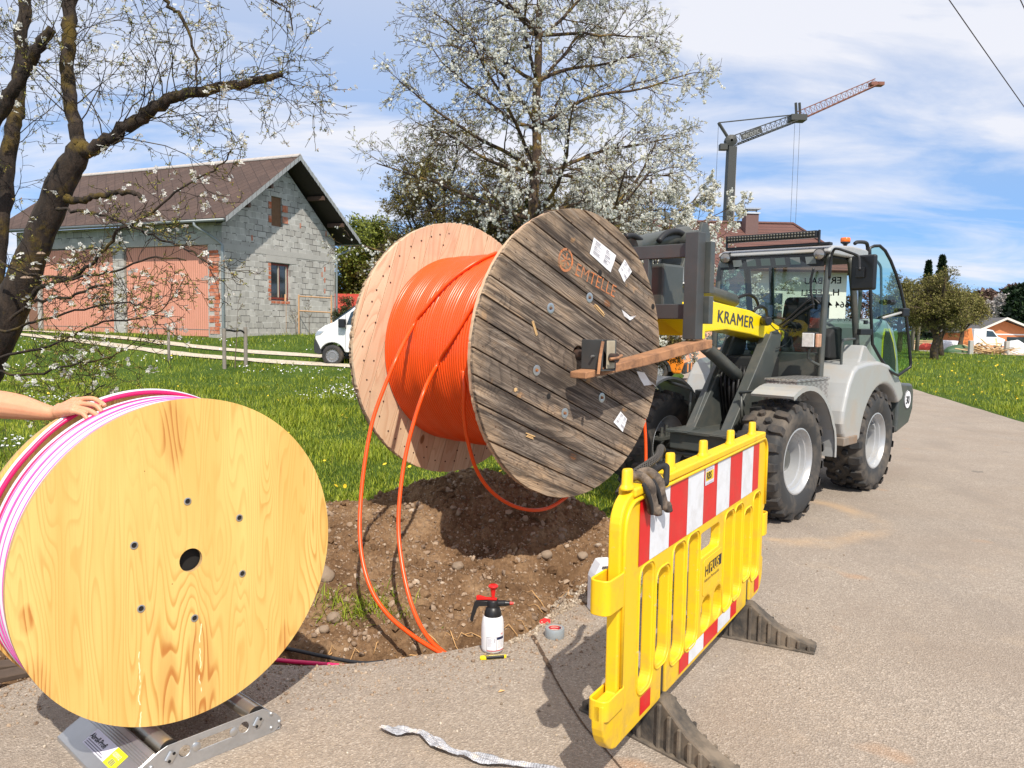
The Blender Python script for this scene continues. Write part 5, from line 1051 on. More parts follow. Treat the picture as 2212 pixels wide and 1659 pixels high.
for sh_ in (np.zeros(3), np.array([.006, -.0006, -.0008])):
    t_ = text('maker_letters', 'KRAMER', kh*1.38, plain('letter_grey', (.06, .065, .07), .4), arm, K0+sh_, K1-K0, K2-K0, 1, 0, bold=0, space=1.08)
    wd_ = max(v.co.x for v in t_.data.vertices)-min(v.co.x for v in t_.data.vertices)
    xm = min(v.co.x for v in t_.data.vertices); kx = (K1[0]-K0[0])/wd_; uu = (K1-K0)/np.linalg.norm(K1-K0)
    for v in t_.data.vertices: q = np.array(v.co)-K0; a_ = q@uu; q2 = K0+uu*a_*kx+(q-uu*a_); v.co = Vector(q2)
# work lamp and hoses on the arm
c_ = np.array(ly(A1(1560, 1145), -.26)); MB().cyl(c_+[-.02, -.03, 0], c_+[.05, .05, .0], .045, n=20).cyl(c_+[-.02, -.03, 0], c_+[-.045, -.055, 0], .045, .034, 20).build('arm_lamp', MBLK, loader, 40, .004, 1)
def hose(px, fn, v, r, nm='hose', mat=None): return MB().tube(smoothpath([fn(p, v) for p in px], 6), r, 10).build(nm, mat or MHOSE, loader, 180)
hose([A1(1255, 890), A1(1310, 870), A1(1380, 858), A1(1440, 890), A1(1475, 950), A1(1482, 1010)], ly, -.10, .015); hose([A1(1430, 1040), A1(1470, 1000), A1(1520, 988), A1(1565, 1020), A1(1580, 1100)], ly, -.12, .015)
hose([A2(370, 1180), A2(430, 1240), A2(500, 1240), A2(560, 1280), A2(575, 1350), A2(520, 1410), A2(440, 1440)], ly, -.26, .005)
hose([A1(400, 275), A1(450, 215), A1(520, 175), A1(600, 170), A1(680, 212)], ly, -.05, .026); hose([A1(40, 225), A1(90, 215), A1(140, 225), A1(210, 270)], ly, .05, .024)
for k in range(3): hose([A1(255+52*k, 480), A1(262+50*k, 600), A1(285+40*k, 700)], ly, .0, .014)
for k in range(2): MB().cyl(ly(A1(262+72*k, 540), -.02), ly(A1(270+68*k, 640), -.02), .020, n=14).build('hose_fitting', MCHR, loader, 40)
# cylinders
p_a, p_b = np.array(ly(A1(955, 1470), -.04)), np.array(ly(A5(590, 815), -.04)); MB().cyl(p_a+(p_a-p_b)*.15, p_b, .062, n=28).build('lift_cylinder', MGR, loader, 40, .006, 2)
MB().cyl(p_b, p_b+(p_b-p_a)*.25, .032, n=18).build('lift_rod', MCHR, loader, 40)
p_a, p_b = np.array(ly(A1(1000, 850), -.05)), np.array(ly(A1(1215, 925), -.05)); MB().cyl(p_a+(p_a-p_b)*1.0, p_b, .062, n=28).build('tilt_cylinder', MGR, loader, 40, .006, 2); MB().cyl(p_b, p_b+(p_b-p_a)*.06, .050, n=20).build('cylinder_cap', MCHR, loader, 40)
p_a, p_b = np.array(ly(A1(700, 205), .0)), np.array(ly(A1(100, 330), .10)); MB().cyl(p_a, p_b, .075, n=28).build('upper_cylinder', MGR, loader, 40)
for yy in (-.13, .10):
    MB().prism([(-1.0, 1.88), (-.52, 1.88), (-.46, 2.15), (-.42, 2.50), (-.47, 2.60), (-.56, 2.60), (-.62, 2.42), (-.78, 2.36), (-.92, 2.1)], 'y', yy, yy+.03).build('bell_crank', MGR, loader, None, .006, 2)
MB().lathe([(.0, -.18), (.075, -.17), (.078, -.14), (.078, .14), (0, .16)], (-.70, 0, 2.44), (0, 1, 0), 24).build('link_boss', MGR, loader, 40)
lp_ = MB().quad(ly(A1(597, 560), -.135), ly(A1(597, 718), -.135), ly(A1(670, 718), -.135), ly(A1(668, 560), -.135)).build('data_plate', plain('data_plate', (.42, .43, .44), .4, .3), loader)
MB().lathe([(.028, 0), (.028, -.02), (.012, -.025), (0, -.02)], ly(A1(672, 750), -.14), (0, 1, 0), 16).build('grease_cap', MCHR, loader, 40)
MB().cyl(ly(A1(300, 770), .05), ly(A1(555, 765), .05), .03, n=16).cyl(ly(A1(300, 720), .1), ly(A1(520, 715), .1), .05, n=16).build('cross_pipe', MGR, loader, 40)
MB().box(-1.25, -.95, -.20, .20, 1.85, 2.2).build('coupler', MGR, loader, None, .02, 2)
# fork carriage
cg = MB().box(-1.44, -1.335, -.615, -.50, 1.60, 2.405).build('fork_shank', MIRON, loader, None, .006, 2)
MB().box(-1.44, -1.335, .93, 1.045, 1.60, 2.405).build('fork_shank', MIRON, loader, None, .006, 2)
for b_ in ((-.66, -.53, 1.95, 2.34), (-.66, -.55, 1.72, 1.93), (.90, 1.06, 1.7, 2.34)): MB().box(-1.33, -1.27, *b_).build('carriage_side', MGR, loader, None, .006, 2)
MB().box(-1.385, -1.325, -.52, .98, 2.225, 2.33).build('carriage_bar', MIRON, loader, None, .006, 2); MB().box(-1.385, -1.325, -.52, .98, 1.755, 1.87).build('carriage_bar', MIRON, loader, None, .006, 2)
MB().box(-1.385, -1.33, .05, .10, 1.87, 2.225).box(-1.385, -1.33, -.14, -.09, 1.87, 2.225).build('carriage_post', MIRON, loader, None, .004, 1)
def tine(y0, y1):
    x0, x1 = -1.335, -2.78; mb = MB(); v = []
    for x, zb, zt in ((-1.22, 1.535, 1.600), (-1.44, 1.512, 1.585), (-2.1, 1.425, 1.490), (-2.78, 1.358, 1.400)): v += [(x, y0, zb), (x, y1, zb), (x, y1, zt), (x, y0, zt)]
    f = [(3, 2, 1, 0), (12, 13, 14, 15)]
    for k in range(3): o = 4*k; f += [(o, o+1, o+5, o+4), (o+1, o+2, o+6, o+5), (o+2, o+3, o+7, o+6), (o+3, o, o+4, o+7)]
    mb.add(v, f); return mb.build('fork_tine', MTINE, loader, None, .006, 2)
tine(-.635, -.505); tine(.925, 1.055)
# saddle that holds the axle on each tine, in the drum's own frame
def dl(x, y, z): return LF.loc(DF_.wor((x, y, z+DZ)))
for ys, nm in ((-.17, 0), (1.33, 1)):
    mb = MB(); y_ = ys; 
    def bx(x0, x1, y0, y1, z0, z1, mat, n_):
        v = [dl(x, y, z) for z in (z0, z1) for y in (y0, y1) for x in (x0, x1)]; return MB().add(v, [(0, 2, 3, 1), (4, 5, 7, 6), (0, 1, 5, 4), (2, 6, 7, 3), (0, 4, 6, 2), (1, 3, 7, 5)]).build(n_, mat, loader, None, .003, 1)
    o_ = bx(-.075, -.063, y_-.085, y_+.085, -.085, .105, MIRON, 'axle_saddle'); bx(.063, .075, y_-.085, y_+.085, -.085, .105, MIRON, 'axle_saddle'); bx(-.075, .075, y_-.085, y_+.085, -.095, -.085, MIRON, 'saddle_base')
    bx(-.02, .07, y_-.082, y_-.074, -.08, .10, plain('saddle_pale', (.42, .38, .28), .6, dirt=(.2, .1, .05), da=.5), 'saddle_plate')
    MB().tube([dl(-.115, y_-.088, -.11), dl(-.10, y_-.088, .0), dl(-.075, y_-.088, .095)], .013, 4).build('saddle_brace', MTINE, loader)
    MB().cyl(dl(.02, y_-.13, -.01), dl(.02, y_-.07, -.01), .030, n=20).build('axle_end', MDKST, loader, 40); MB().tube([dl(-.04, y_-.12, -.015), dl(.02, y_-.135, -.01), dl(.085, y_-.12, .005)], .010, 6).build('lock_bar', MTINE, loader)
    MB().cyl(dl(-.078, y_-.02, -.0), dl(-.10, y_-.02, 0), .008, n=8).build('saddle_bolt', MZINC, loader, 40)
# front mudguards
for s in (-1, 1):
    mb = MB(); prev = None; seg = []
    for k in range(17):
        a = R_(118-k*7.6); r = .645+(.02 if k > 12 else 0); c, q = math.cos(a), math.sin(a)
        seg.append([(c*(r-.012)+.02, s*y, q*(r-.012)+.545) for y in (.865, .50)]+[(c*(r+.012)+.02, s*y, q*(r+.012)+.545) for y in (.50, .72, .855, .885)]+[(c*(r-.03)+.02, s*.885, q*(r-.03)+.545)])
    n = 7
    for k in range(16):
        a, b = seg[k], seg[k+1]
        for i in range(n): j = (i+1) % n; mb.quad(*( (a[i], b[i], b[j], a[j]) if s > 0 else (a[i], a[j], b[j], b[i])))
    for a in (seg[0], seg[-1]): mb.quad(*a)
    f_ = mb.build('mudguard', MLG, loader, 40); MB().tube([(-.02, s*.25, 1.10), (.02, s*.50, 1.14), (.10, s*.66, 1.165)], .016, 6).tube([(.0, s*.26, 1.09), (.0, s*.28, .80)], .014, 6).build('mudguard_bracket', MGR, f_, 180)
# toolbox of chequer plate
def m_chk():
    t = NT('chequer_plate'); o = t.obj(rot=(.6, .6, .785)); b = t.n('ShaderNodeTexChecker', {0: o, 3: 34.}).outputs[1]; t.set(Base_Color=t.mix(b, (.30, .28, .27), (.50, .49, .47)), Metallic=.75, Roughness=.38); t.bump(b, .6, .006); return t.m
MCHK = m_chk()
tb_ = MB().box(.15, .84, -.72, -.42, 1.04, 1.215).build('toolbox', MCHK, loader, None, .004, 1); MB().box(.14, .85, -.73, -.41, 1.216, 1.24).build('toolbox_lid', MCHK, tb_, None, .005, 2)
# step
MB().box(.83, 1.17, -.90, -.62, .59, .67).build('step', plain('step_metal', (.32, .29, .25), .6, .5, dirt=(.30, .18, .10), da=.6), loader, None, .008, 2)
# rear wheel arch, one skin each side
arch = [(.86, .70), (.82, .80), (.84, .92), (.90, 1.06), (.96, 1.18), (1.06, 1.30), (1.16, 1.345), (1.4, 1.37), (1.75, 1.375), (2.05, 1.33), (2.28, 1.25), (2.45, 1.13), (2.54, 1.0)]
inner = [(1.9+.615*math.cos(R_(a)), .53+.60*math.sin(R_(a))) for a in range(38, 176, 9)]
for s in (-1, 1):
    y0, y1 = (-.88, -.42) if s < 0 else (.42, .88)
    ar = MB().prism(arch+[(2.50, .93)]+inner+[(1.24, .60), (1.10, .58), (.95, .60)], 'y', y0, y1).build('wheel_arch', MLG, loader, None, .035, 4)
# cab
yn, yf = -.62, .53
cab = MB()
sill = [(.90, 1.06), (.90, 1.18), (1.30, 1.12), (1.72, 1.50), (1.80, 1.50), (1.42, 1.04)]
cab.prism(sill, 'y', yn-.06, yn+.04); cab.box(.92, 1.85, yn+.04, yf, 1.03, 1.09); 
cabo = cab.build('cab', MGR, loader, None, .012, 2)
def bar(p, q, w, nm, mat=MGR, par=None, bev=.010):
    return MB().tube([p, q], w*.7, 4).build(nm, mat, par or cabo, None, bev, 2)
def pole(pts, r, nm, mat=MGR, par=None, n=10): return MB().tube(smoothpath(pts, 6), r, n).build(nm, mat, par or cabo, 180)
pole([(.885, yn, 1.10), (.895, yn, 1.5), (.925, yn, 2.0), (.975, yn, 2.34), (1.03, yn+.03, 2.45)], .030, 'pillar', MGR)
pole([(.885, yf, 1.10), (.895, yf, 1.5), (.925, yf, 2.0), (.975, yf, 2.34), (1.03, yf-.03, 2.45)], .034, 'pillar', MGR)
pole([(1.78, yn-.01, 1.45), (1.73, yn-.01, 1.65), (1.60, yn-.01, 2.1), (1.50, yn, 2.42)], .034, 'pillar'); pole([(1.78, yf, 1.45), (1.66, yf, 1.9), (1.55, yf, 2.42)], .034, 'pillar')
pole([(2.02, yn+.10, 1.72), (2.03, yn+.08, 2.05), (1.98, yn+.08, 2.42)], .028, 'pillar'); pole([(2.02, yf-.10, 1.72), (2.03, yf-.08, 2.05), (1.98, yf-.08, 2.42)], .028, 'pillar')
for b_ in ((yn+.03, -.10), (.12, yf-.02)): MB().box(.905, .935, *b_, 1.08, 1.46).build('front_panel', MGR, cabo, None, .02, 2)
MB().box(1.02, 1.92, yf-.035, yf-.015, 1.09, 1.50).build('side_panel', MGR, cabo, None, .01, 1); MB().box(1.95, 2.0, yn+.08, yf-.08, 1.05, 1.72).build('rear_panel', MLG, cabo, None, .01, 2)
rf_ = [(.93, 2.435), (.95, 2.475), (1.05, 2.505), (1.5, 2.535), (1.9, 2.53), (2.06, 2.49), (2.08, 2.44), (2.0, 2.42), (1.0, 2.415)]
rfo = MB().prism(rf_, 'y', yn-.02, yf+.02).build('roof', MLG, cabo, None, .018, 3); MB().box(.95, 2.0, yn+.03, yf-.03, 2.395, 2.413).build('roof_lining', plain('lining', (.02, .022, .022), .8), rfo)
MB().box(.925, .94, yn+.03, yf-.03, 2.30, 2.42).build('sunshade', MBLK, cabo, None)
mb = MB()
for k in range(7): y = yn+.10+k*.155; mb.add([(.920, y, 2.325), (.920, y+.10, 2.325), (.920, y+.115, 2.395), (.920, y+.015, 2.395)], [(0, 1, 2, 3)])
tag(mb.build('sunshade_gap', plain('gap_sheen', (.16, .18, .18), .4), cabo), kind='stuff')
wsq = [[(.885-.0+.0*z, y, z) for y in np.linspace(yn+.035, yf-.03, 7)] for z in (1.46,)]
mb = MB(); rows = []
for x, z in ((.888, 1.47), (.895, 1.7), (.908, 1.95), (.925, 2.15), (.945, 2.30), (.965, 2.40)): rows.append([(x-.05*math.cos((y-(yn+yf)/2)/(yf-yn)*math.pi), y, z) for y in np.linspace(yn+.03, yf-.02, 11)])
for a, b in zip(rows[:-1], rows[1:]):
    for i in range(10): mb.quad(a[i], a[i+1], b[i+1], b[i])
mb.build('windscreen', MGLS, cabo, 180)
MB().quad((.905, -.10, 1.10), (.905, .12, 1.10), (.905, .12, 1.46), (.905, -.10, 1.46)).build('lower_pane', MGLS, cabo)
MB().add([(.95, yf+.005, 1.52), (1.72, yf+.005, 1.52), (1.57, yf+.005, 2.41), (1.0, yf+.005, 2.41)], [(0, 1, 2, 3)]).build('far_door_pane', MGLS, cabo); MB().tube([(.95, yf+.01, 1.50), (1.74, yf+.01, 1.50)], .02, 8).build('pane_rail', MGR, cabo, 180)
MB().add([(1.80, yn+.0, 1.55), (2.01, yn+.09, 1.74), (1.97, yn+.08, 2.41), (1.53, yn, 2.41)], [(0, 1, 2, 3)]).build('quarter_pane', MGLS, cabo)
MB().add([(2.03, yn+.10, 1.74), (2.03, yf-.10, 1.74), (1.985, yf-.08, 2.40), (1.985, yn+.08, 2.40)], [(0, 1, 2, 3)]).build('rear_pane', m_glass((.80, .90, .86), .1, 'rear_glass'), cabo)
# lettering on the rear pane, seen from inside and so reversed
for body_, ya, z_, sz in (('ERDBAU', -.36, 2.19, .10), ('H. LEFELI', -.34, 2.06, .10), ('0664 48 60 252', -.50, 1.93, .095)):
    text('pane_letters', body_, sz, MINK, cabo, (2.018-(z_-1.74)*.068, ya, z_), (0, 1, 0), (0, 0, 1), 1.1, .0, bold=.0015)
text('pane_letters', 'kW 10', .05, MINK, cabo, (2.02, -.46, 1.78), (0, 1, 0), (0, 0, 1), 1., .0)
# inside the cab
st_ = MB().prism([(1.28, 1.30), (1.78, 1.30), (1.78, 1.42), (1.30, 1.44)], 'y', -.30, .20).build('seat', MSEAT, cabo, None, .03, 3); MB().prism([(1.60, 1.40), (1.78, 1.40), (1.90, 1.98), (1.84, 2.05), (1.76, 2.02)], 'y', -.28, .18).build('seat_back', MSEAT, st_, None, .04, 3); MB().box(1.36, 1.76, -.28, .18, 1.09, 1.30).build('seat_base', MGR, st_, None, .02, 2)
s2 = MB(); s2.prism([(p[0], p[2]) for p in [ly(A2(*q), -.40) for q in ((1010, 1560), (1020, 1300), (1070, 1230), (1130, 1210), (1215, 1240), (1235, 1330), (1190, 1500), (1180, 1570))]], 'y', -.40, -.30); s2.build('side_console', MSEAT, cabo, None, .02, 2)
pole([(1.00, -.05, 1.15), (1.10, -.05, 1.55), (1.14, -.05, 1.68)], .035, 'steering_column', MSEAT); mb = MB(); c_ = np.array([1.17, -.05, 1.72]); A_, B_, D_ = basis((.5, 0, .85)); mb.tube([c_+A_*.17*math.cos(t)+B_*.17*math.sin(t) for t in np.linspace(0, 6.283, 25)[:-1]], .014, 8, closed=True); mb.tube([c_-A_*.16, c_+A_*.16], .012, 6); mb.tube([c_, c_-B_*.16], .012, 6); mb.build('steering_wheel', MSEAT, cabo, 180)
MB().box(.96, 1.12, -.42, .38, 1.38, 1.50).build('dashboard', MSEAT, cabo, None, .03, 3); pole([(1.45, .28, 1.3), (1.42, .30, 1.55), (1.40, .30, 1.66)], .018, 'joystick', MSEAT)
# wipers, lamps, light bar, beacon, mirrors
pole([lx(A2(*p), .85) for p in ((905, 960), (840, 905), (760, 940), (600, 1080), (470, 1190))], .009, 'wiper', MBLK, cabo, 6); pole([lx(A2(*p), .84) for p in ((850, 960), (700, 1050), (560, 1160), (500, 1210))], .010, 'wiper', MBLK, cabo, 6); pole([lx(A2(*p), .85) for p in ((840, 570), (815, 680), (810, 820), (830, 900), (840, 1010))], .012, 'wiper', MBLK, cabo, 6)
for p_ in (A1(1130, 462), A2(905, 420)):
    c_ = np.array(lx(p_, .86)); l_ = MB().lathe([(.0, .05), (.045, .045), (.055, .02), (.055, -.035), (.050, -.04)], c_, (1, .25, 0), 24).build('cab_lamp', MBLK, cabo, 40); MB().lathe([(.050, -.036), (.03, -.044), (0, -.047)], c_, (1, .25, 0), 24).build('lamp_glass', plain('lens_clear', (.28, .26, .24), .12, .6), l_, 60)
    pole([c_+[.03, 0, .04], c_+[.09, 0, .06]], .01, 'lamp_bracket', MBLK)
MB().box(.93, 1.0, yn-.02, .46, 2.50, 2.53).build('bar_rail', MBLK, cabo, None, .006, 1)
lb_ = MB().box(.90, .965, -.52, .44, 2.575, 2.645).build('light_bar', MBLK, cabo, None, .008, 2)
mb = MB()
for k in range(30): y = -.50+k*.031; mb.lathe([(.013, 0), (.006, .008), (0, .010)], (.8985, y+.013, 2.597), (-1, 0, 0), 8); mb.lathe([(.013, 0), (.006, .008), (0, .010)], (.8985, y+.013, 2.624), (-1, 0, 0), 8)
tag(mb.build('light_bar_lens', plain('led_lens', (.07, .065, .05), .5, .0), lb_, 60), kind='stuff')
for y in (-.53, .45): MB().box(.92, .95, y-.008, y+.008, 2.52, 2.65).build('bar_bracket', MBLK, lb_, None, .003, 1)
bc = (1.80, -.45, 2.53); b_ = MB().lathe([(.03, 0), (.02, .02), (.018, .05), (.035, .065), (.048, .07), (.048, .082)], bc, (0, 0, 1), 24).build('beacon', MBLK, cabo, 40)
ta = NT('beacon_amber'); ta.set(Base_Color=(.85, .16, .01), Roughness=.12); ta.p.inputs['Coat Weight'].default_value = .6; MB().lathe([(.047, .082), (.050, .09), (.050, .118), (.044, .126), (0, .128)], bc, (0, 0, 1), 28).build('beacon_dome', ta.m, b_, 50)
hose([A2(1290, 300), A2(1320, 285), A2(1400, 290), A2(1425, 320), A2(1430, 400)], ly, -.50, .02, 'roof_cable')
mirr = MB().box(-.025, .03, -.125, .125, -.165, .165).build('mirror', MBLK, cabo, None, .022, 4); mc_ = ly(A2(1385, 618), -.95); mirr.location = mc_; mirr.rotation_euler = (0, 0, R_(-14))
MB().box(-.045, -.024, -.03, .06, -.05, .05).build('mirror_clamp', MBLK, mirr, None, .006, 2); MB().quad((.031, -.11, -.15), (.031, .11, -.15), (.031, .11, .15), (.031, -.11, .15)).build('mirror_glass', MCHR, mirr)
pole([(.93, yn-.03, 2.18), (.93, yn-.035, 2.36)]+[tuple(LF.at(*A2(*p), 'y', v)) for p, v in (((1060, 372), -.68), ((1110, 360), -.73), ((1220, 395), -.82), ((1310, 430), -.90), ((1338, 470), -.93), ((1342, 590), -.97))], .013, 'mirror_arm', MBLK)
hl = np.array(lx(A2(845, 1352), .70)); h_ = MB().box(hl[0]-.045, hl[0]+.05, hl[1]-.03, hl[1]+.10, hl[2]-.075, hl[2]+.075).build('headlamp', MBLK, cabo, None, .015, 3)
MB().box(hl[0]-.056, hl[0]-.045, hl[1]-.022, hl[1]+.095, hl[2]-.066, hl[2]+.066).build('headlamp_lens', plain('lens_bright', (.80, .80, .78), .18, .2, var=.5, vs=26), h_, None, .006, 2); MB().box(hl[0]-.05, hl[0]+.035, hl[1]-.06, hl[1]-.031, hl[2]-.066, hl[2]+.06).build('indicator_lens', plain('lens_amber', (.62, .34, .22), .15, .2, var=.4, vs=25), h_, None, .008, 2)
pole([(hl[0]+.02, hl[1]+.05, hl[2]-.07), (hl[0]+.04, hl[1]+.06, hl[2]-.18), (.88, yn, hl[2]-.25)], .014, 'lamp_stalk')
pole([ly(A2(*p), -.70) for p in ((1285, 1340), (1170, 1350), (1150, 1400), (1140, 1659))]+[ly(A4(990, 180), -.70), ly(A4(1000, 190), -.66)], .013, 'grab_rail')
MB().quad(ly(A4(885, 170), -.665), ly(A4(880, 245), -.665), ly(A4(945, 250), -.665), ly(A4(968, 178), -.665)).build('warning_label', MPAP, cabo)
# open door
dx0, dy0, dx1, dy1 = 1.66, -.76, 2.40, -.98; dth = LF.th+math.atan2(dy1-dy0, dx1-dx0); DFR = Frame(LF.wor((dx0, dy0, 0)), dth)
dout = [DFR.at(*A2(*p), 'y', 0) for p in ((1452, 420), (1452, 350), (1500, 328), (1560, 325), (1620, 380), (1680, 490), (1735, 630), (1785, 790), (1820, 950), (1850, 1130), (1875, 1350), (1897, 1600), (1892, 1645))]+[DFR.at(*A5(1385, 802), 'y', 0), DFR.at(*A2(1650, 1680), 'y', 0), DFR.at(*A2(1560, 1540), 'y', 0), DFR.at(*A2(1480, 1395), 'y', 0), DFR.at(*A2(1462, 1000), 'y', 0)]
door = MB().tube(dout, .016, 8, closed=True).build('door', MBLK, cabo, 180); door.rotation_euler = (0, 0, dth-LF.th); door.location = (dx0, dy0, 0)
MB().add(dout, [tuple(range(len(dout)))]).build('door_glass', m_glass((.52, .76, .68), .2, 'door_glass'), door)
dd = lambda *p: DFR.at(*A2(*p), 'y', -.03)
MB().tube([dd(1590, 1112), dd(1700, 1080), dd(1845, 1040)], .014, 8).build('door_bar', MLG, door, 180); c_ = dd(1822, 1052); MB().box(c_[0]-.05, c_[0]+.06, c_[1]-.03, c_[1]+.04, c_[2]-.045, c_[2]+.045).build('door_catch', MBLK, door, None, .012, 2)
MB().tube(smoothpath([DFR.at(*A2(*p), 'y', .04) for p in ((1525, 490), (1565, 545), (1575, 640), (1575, 1100), (1560, 1170), (1500, 1260))], 5), .013, 8).build('door_rail', MGR, door, 180)
c_ = dd(1685, 940); MB().cyl(c_+[-.06, -.02, 0], c_+[.05, 0, 0], .022, n=12).lathe([(.03, 0), (.03, .03), (0, .035)], c_, (0, -1, 0), 14).build('door_lock', MBLK, door, 40)
c_ = dd(1420, 1265); MB().box(c_[0]-.12, c_[0]+.06, c_[1]-.02, c_[1]+.03, c_[2]-.03, c_[2]+.03).build('door_hinge', MBLK, door, None, .006, 2)
MB().box(-.04, .0, -.012, .012, 1.75, 1.79).build('door_hinge', MBLK, door)
# engine hood and counterweight
hood = MB().prism([(1.98, 1.0), (1.98, 1.74), (2.10, 1.81), (2.36, 1.80), (2.58, 1.70), (2.74, 1.48), (2.84, 1.2), (2.84, 1.0)], 'y', -.735, .735).build('engine_hood', MLG, loader, None, .05, 4)
side = MB().prism([(1.36, 1.34), (1.42, 1.40), (1.50, 1.54), (1.58, 1.53), (1.70, 1.46), (1.95, 1.36), (1.98, 1.30), (1.36, 1.30)], 'y', -.80, -.60).build('side_cover', MLG, loader, None, .03, 3)
gp_ = [(2.22, 1.06), (2.22, 1.58), (2.27, 1.68), (2.37, 1.68), (2.50, 1.56), (2.62, 1.36), (2.66, 1.06)]
MB().prism([(x+(-.02 if x < 2.3 else .025), z+.03 if z > 1.1 else z) for x, z in gp_], 'y', -.745, -.736).build('hood_stripe', MLY, hood); MB().prism(gp_, 'y', -.752, -.742).build('hood_grille', plain('grille_black', (.02, .022, .02), .6, bump=.9, bs=110, bd=.01), hood)
cwt = MB().prism([(2.54, 1.12), (2.96, 1.09), (3.02, 1.0), (3.02, .80), (2.90, .64), (2.50, .56), (2.52, .9)], 'y', -.84, .84).build('counterweight', MGR, loader, None, .03, 3)
c3 = np.array(ly(A4(1600, 410), -.846)); ds = MB(); ds.lathe([(.0, 0), (.105, 0), (.105, .003)], c3, (0, 1, 0), 32); sg_ = ds.build('speed_sign', MPAP, cwt, 60); MB().lathe([(.098, -.002), (.105, -.002)], c3, (0, 1, 0), 32).build('sign_ring', MINK, sg_, 60)
text('sign_digits', '30', .125, MINK, sg_, c3+[-.068, -.004, -.045], (1, 0, 0), (0, 0, 1), .95, 0, bold=.003)
# ================================================================== the unfinished garage
GFr = Frame((-11.4, 31, .85), math.atan2(GU[1], GU[0]))
def m_block():
    t = NT('concrete_block'); tc_ = t.n('ShaderNodeTexCoord').outputs['Object']; sp_ = t.n('ShaderNodeSeparateXYZ', {0: tc_}); cv = t.n('ShaderNodeCombineXYZ', {0: t.math('ADD', sp_.outputs[0], sp_.outputs[1]), 1: sp_.outputs[2]}).outputs[0]
    wob = t.n('ShaderNodeVectorMath', {0: cv, 1: t.n('ShaderNodeVectorMath', {0: t.n('ShaderNodeTexNoise', {'Vector': cv, 'Scale': 3.5}).outputs[1], 1: (.03, .03, 0)}, operation='MULTIPLY').outputs[0]}, operation='ADD').outputs[0]
    b = t.n('ShaderNodeTexBrick', {'Vector': wob, 'Color1': (.40, .38, .35, 1), 'Color2': (.50, .48, .445, 1), 'Mortar': (.60, .585, .55, 1), 'Scale': 1, 'Mortar Size': .011, 'Mortar Smooth': .1, 'Bias': -.1, 'Brick Width': .5, 'Row Height': .25}, offset=.43)
    b2 = t.n('ShaderNodeTexBrick', {'Vector': wob, 'Color1': (0, 0, 0, 1), 'Color2': (1, 1, 1, 1), 'Mortar': (.5, .5, .5, 1), 'Scale': 1, 'Mortar Size': .0, 'Bias': 0, 'Brick Width': .25, 'Row Height': .25}, offset=.43)
    c = t.mix(.12, b.outputs[0], b2.outputs[0], 'OVERLAY'); n_ = t.noise(cv, 2.2, 6, .65); c = t.mix(t.ramp(n_, [(.35, .28), (.55, 0)]), c, (.22, .20, .17)); c = t.mix(t.ramp(t.noise(cv, 30, 4), [(.5, 0), (.8, .35)]), c, (.46, .45, .42))
    dk = t.math('MULTIPLY', b.outputs[1], t.ramp(t.noise(cv, 1.7, 3), [(.48, 0), (.52, 1)])); c = t.mix(dk, c, (.10, .09, .085))
    t.set(Base_Color=c, Roughness=.92); t.bump(t.math('SUBTRACT', 1, dk), .8, .03).bump(t.noise(cv, 40, 4), .4, .01); return t.m
MBLOCK = m_block()
MCONC = plain('concrete', (.42, .40, .37), .9, var=.15, vs=2.5, bump=.4, bs=20, bd=.02); MBRK = plain('red_brick', (.46, .12, .05), .85, var=.45, vs=6, dirt=(.58, .44, .36), da=.5, ds=3)
garage = thing('garage', 'unrendered grey block garage with a brown tiled roof and two large pink doors', 'garage', GFr.o, GFr.th)
gw = MB().prism([(0, -.7), (7.1, -.7), (7.1, 4.55), (3.55, 7.42), (0, 4.55)], 'y', 0, .3).build('gable_wall', MBLOCK, garage)
carve(gw, MB().box(2.75, 3.95, -.1, .24, 1.66, 3.26).box(2.8, 3.46, -.1, .24, 4.8, 6.04))
fw = MB().box(0, .3, .301, 12.3, -.7, 4.6).build('front_wall', MBLOCK, garage); carve(fw, MB().box(-.1, .22, .74, 5.44, .1, 3.76).box(-.1, .22, 6.1, 10.8, .1, 3.80).box(-.1, .22, 11.0, 11.75, .1, 2.4))
MB().box(6.8, 7.1, .301, 12.3, -.7, 4.6).box(.301, 6.799, 12.0, 12.3, -.7, 4.5).build('back_walls', MBLOCK, garage)
MB().box(-.004, 7.104, -.012, 0, 3.57, 3.80).build('ring_beam', MCONC, gw); MB().box(2.45, 4.35, -.016, 0, 3.28, 3.56).build('window_lintel', MCONC, gw); MB().box(-.01, 0, .02, 12.3, 3.80, 4.02).build('ring_beam', MCONC, fw)
MB().box(-.004, 7.104, -.03, 0, -.7, .28).build('footing', MCONC, gw)
mb = MB(); rg = np.random.default_rng(6)
for k in range(22):
    z = .25+k*.15; a = .14+rg.uniform(-.03, .06); b = .66+rg.uniform(-.02, .04)
    mb.box(-.012-rg.uniform(0, .012), -.001, a, (a+b)/2-.01, z, z+.125); 
    if rg.random() < .85: mb.box(-.012-rg.uniform(0, .012), -.001, (a+b)/2+.01, b, z, z+.125)
tag(mb.build('brick_jamb', MBRK, fw), kind='stuff')
mb = MB()
for k in range(9): z = 1.66+k*.18; mb.box(2.56+rg.uniform(0, .05), 2.745, -.008, -.001, z, z+.12+rg.uniform(0, .04))
for k in range(4): mb.box(2.76+k*.30, 3.02+k*.30, -.01, -.001, 1.54, 1.65)
for z in (4.92, 5.5): mb.box(2.62, 2.78, -.03, -.001, z, z+.28)
for z in (4.98, 5.45): mb.box(3.48, 3.80, -.03, -.001, z, z+.28)
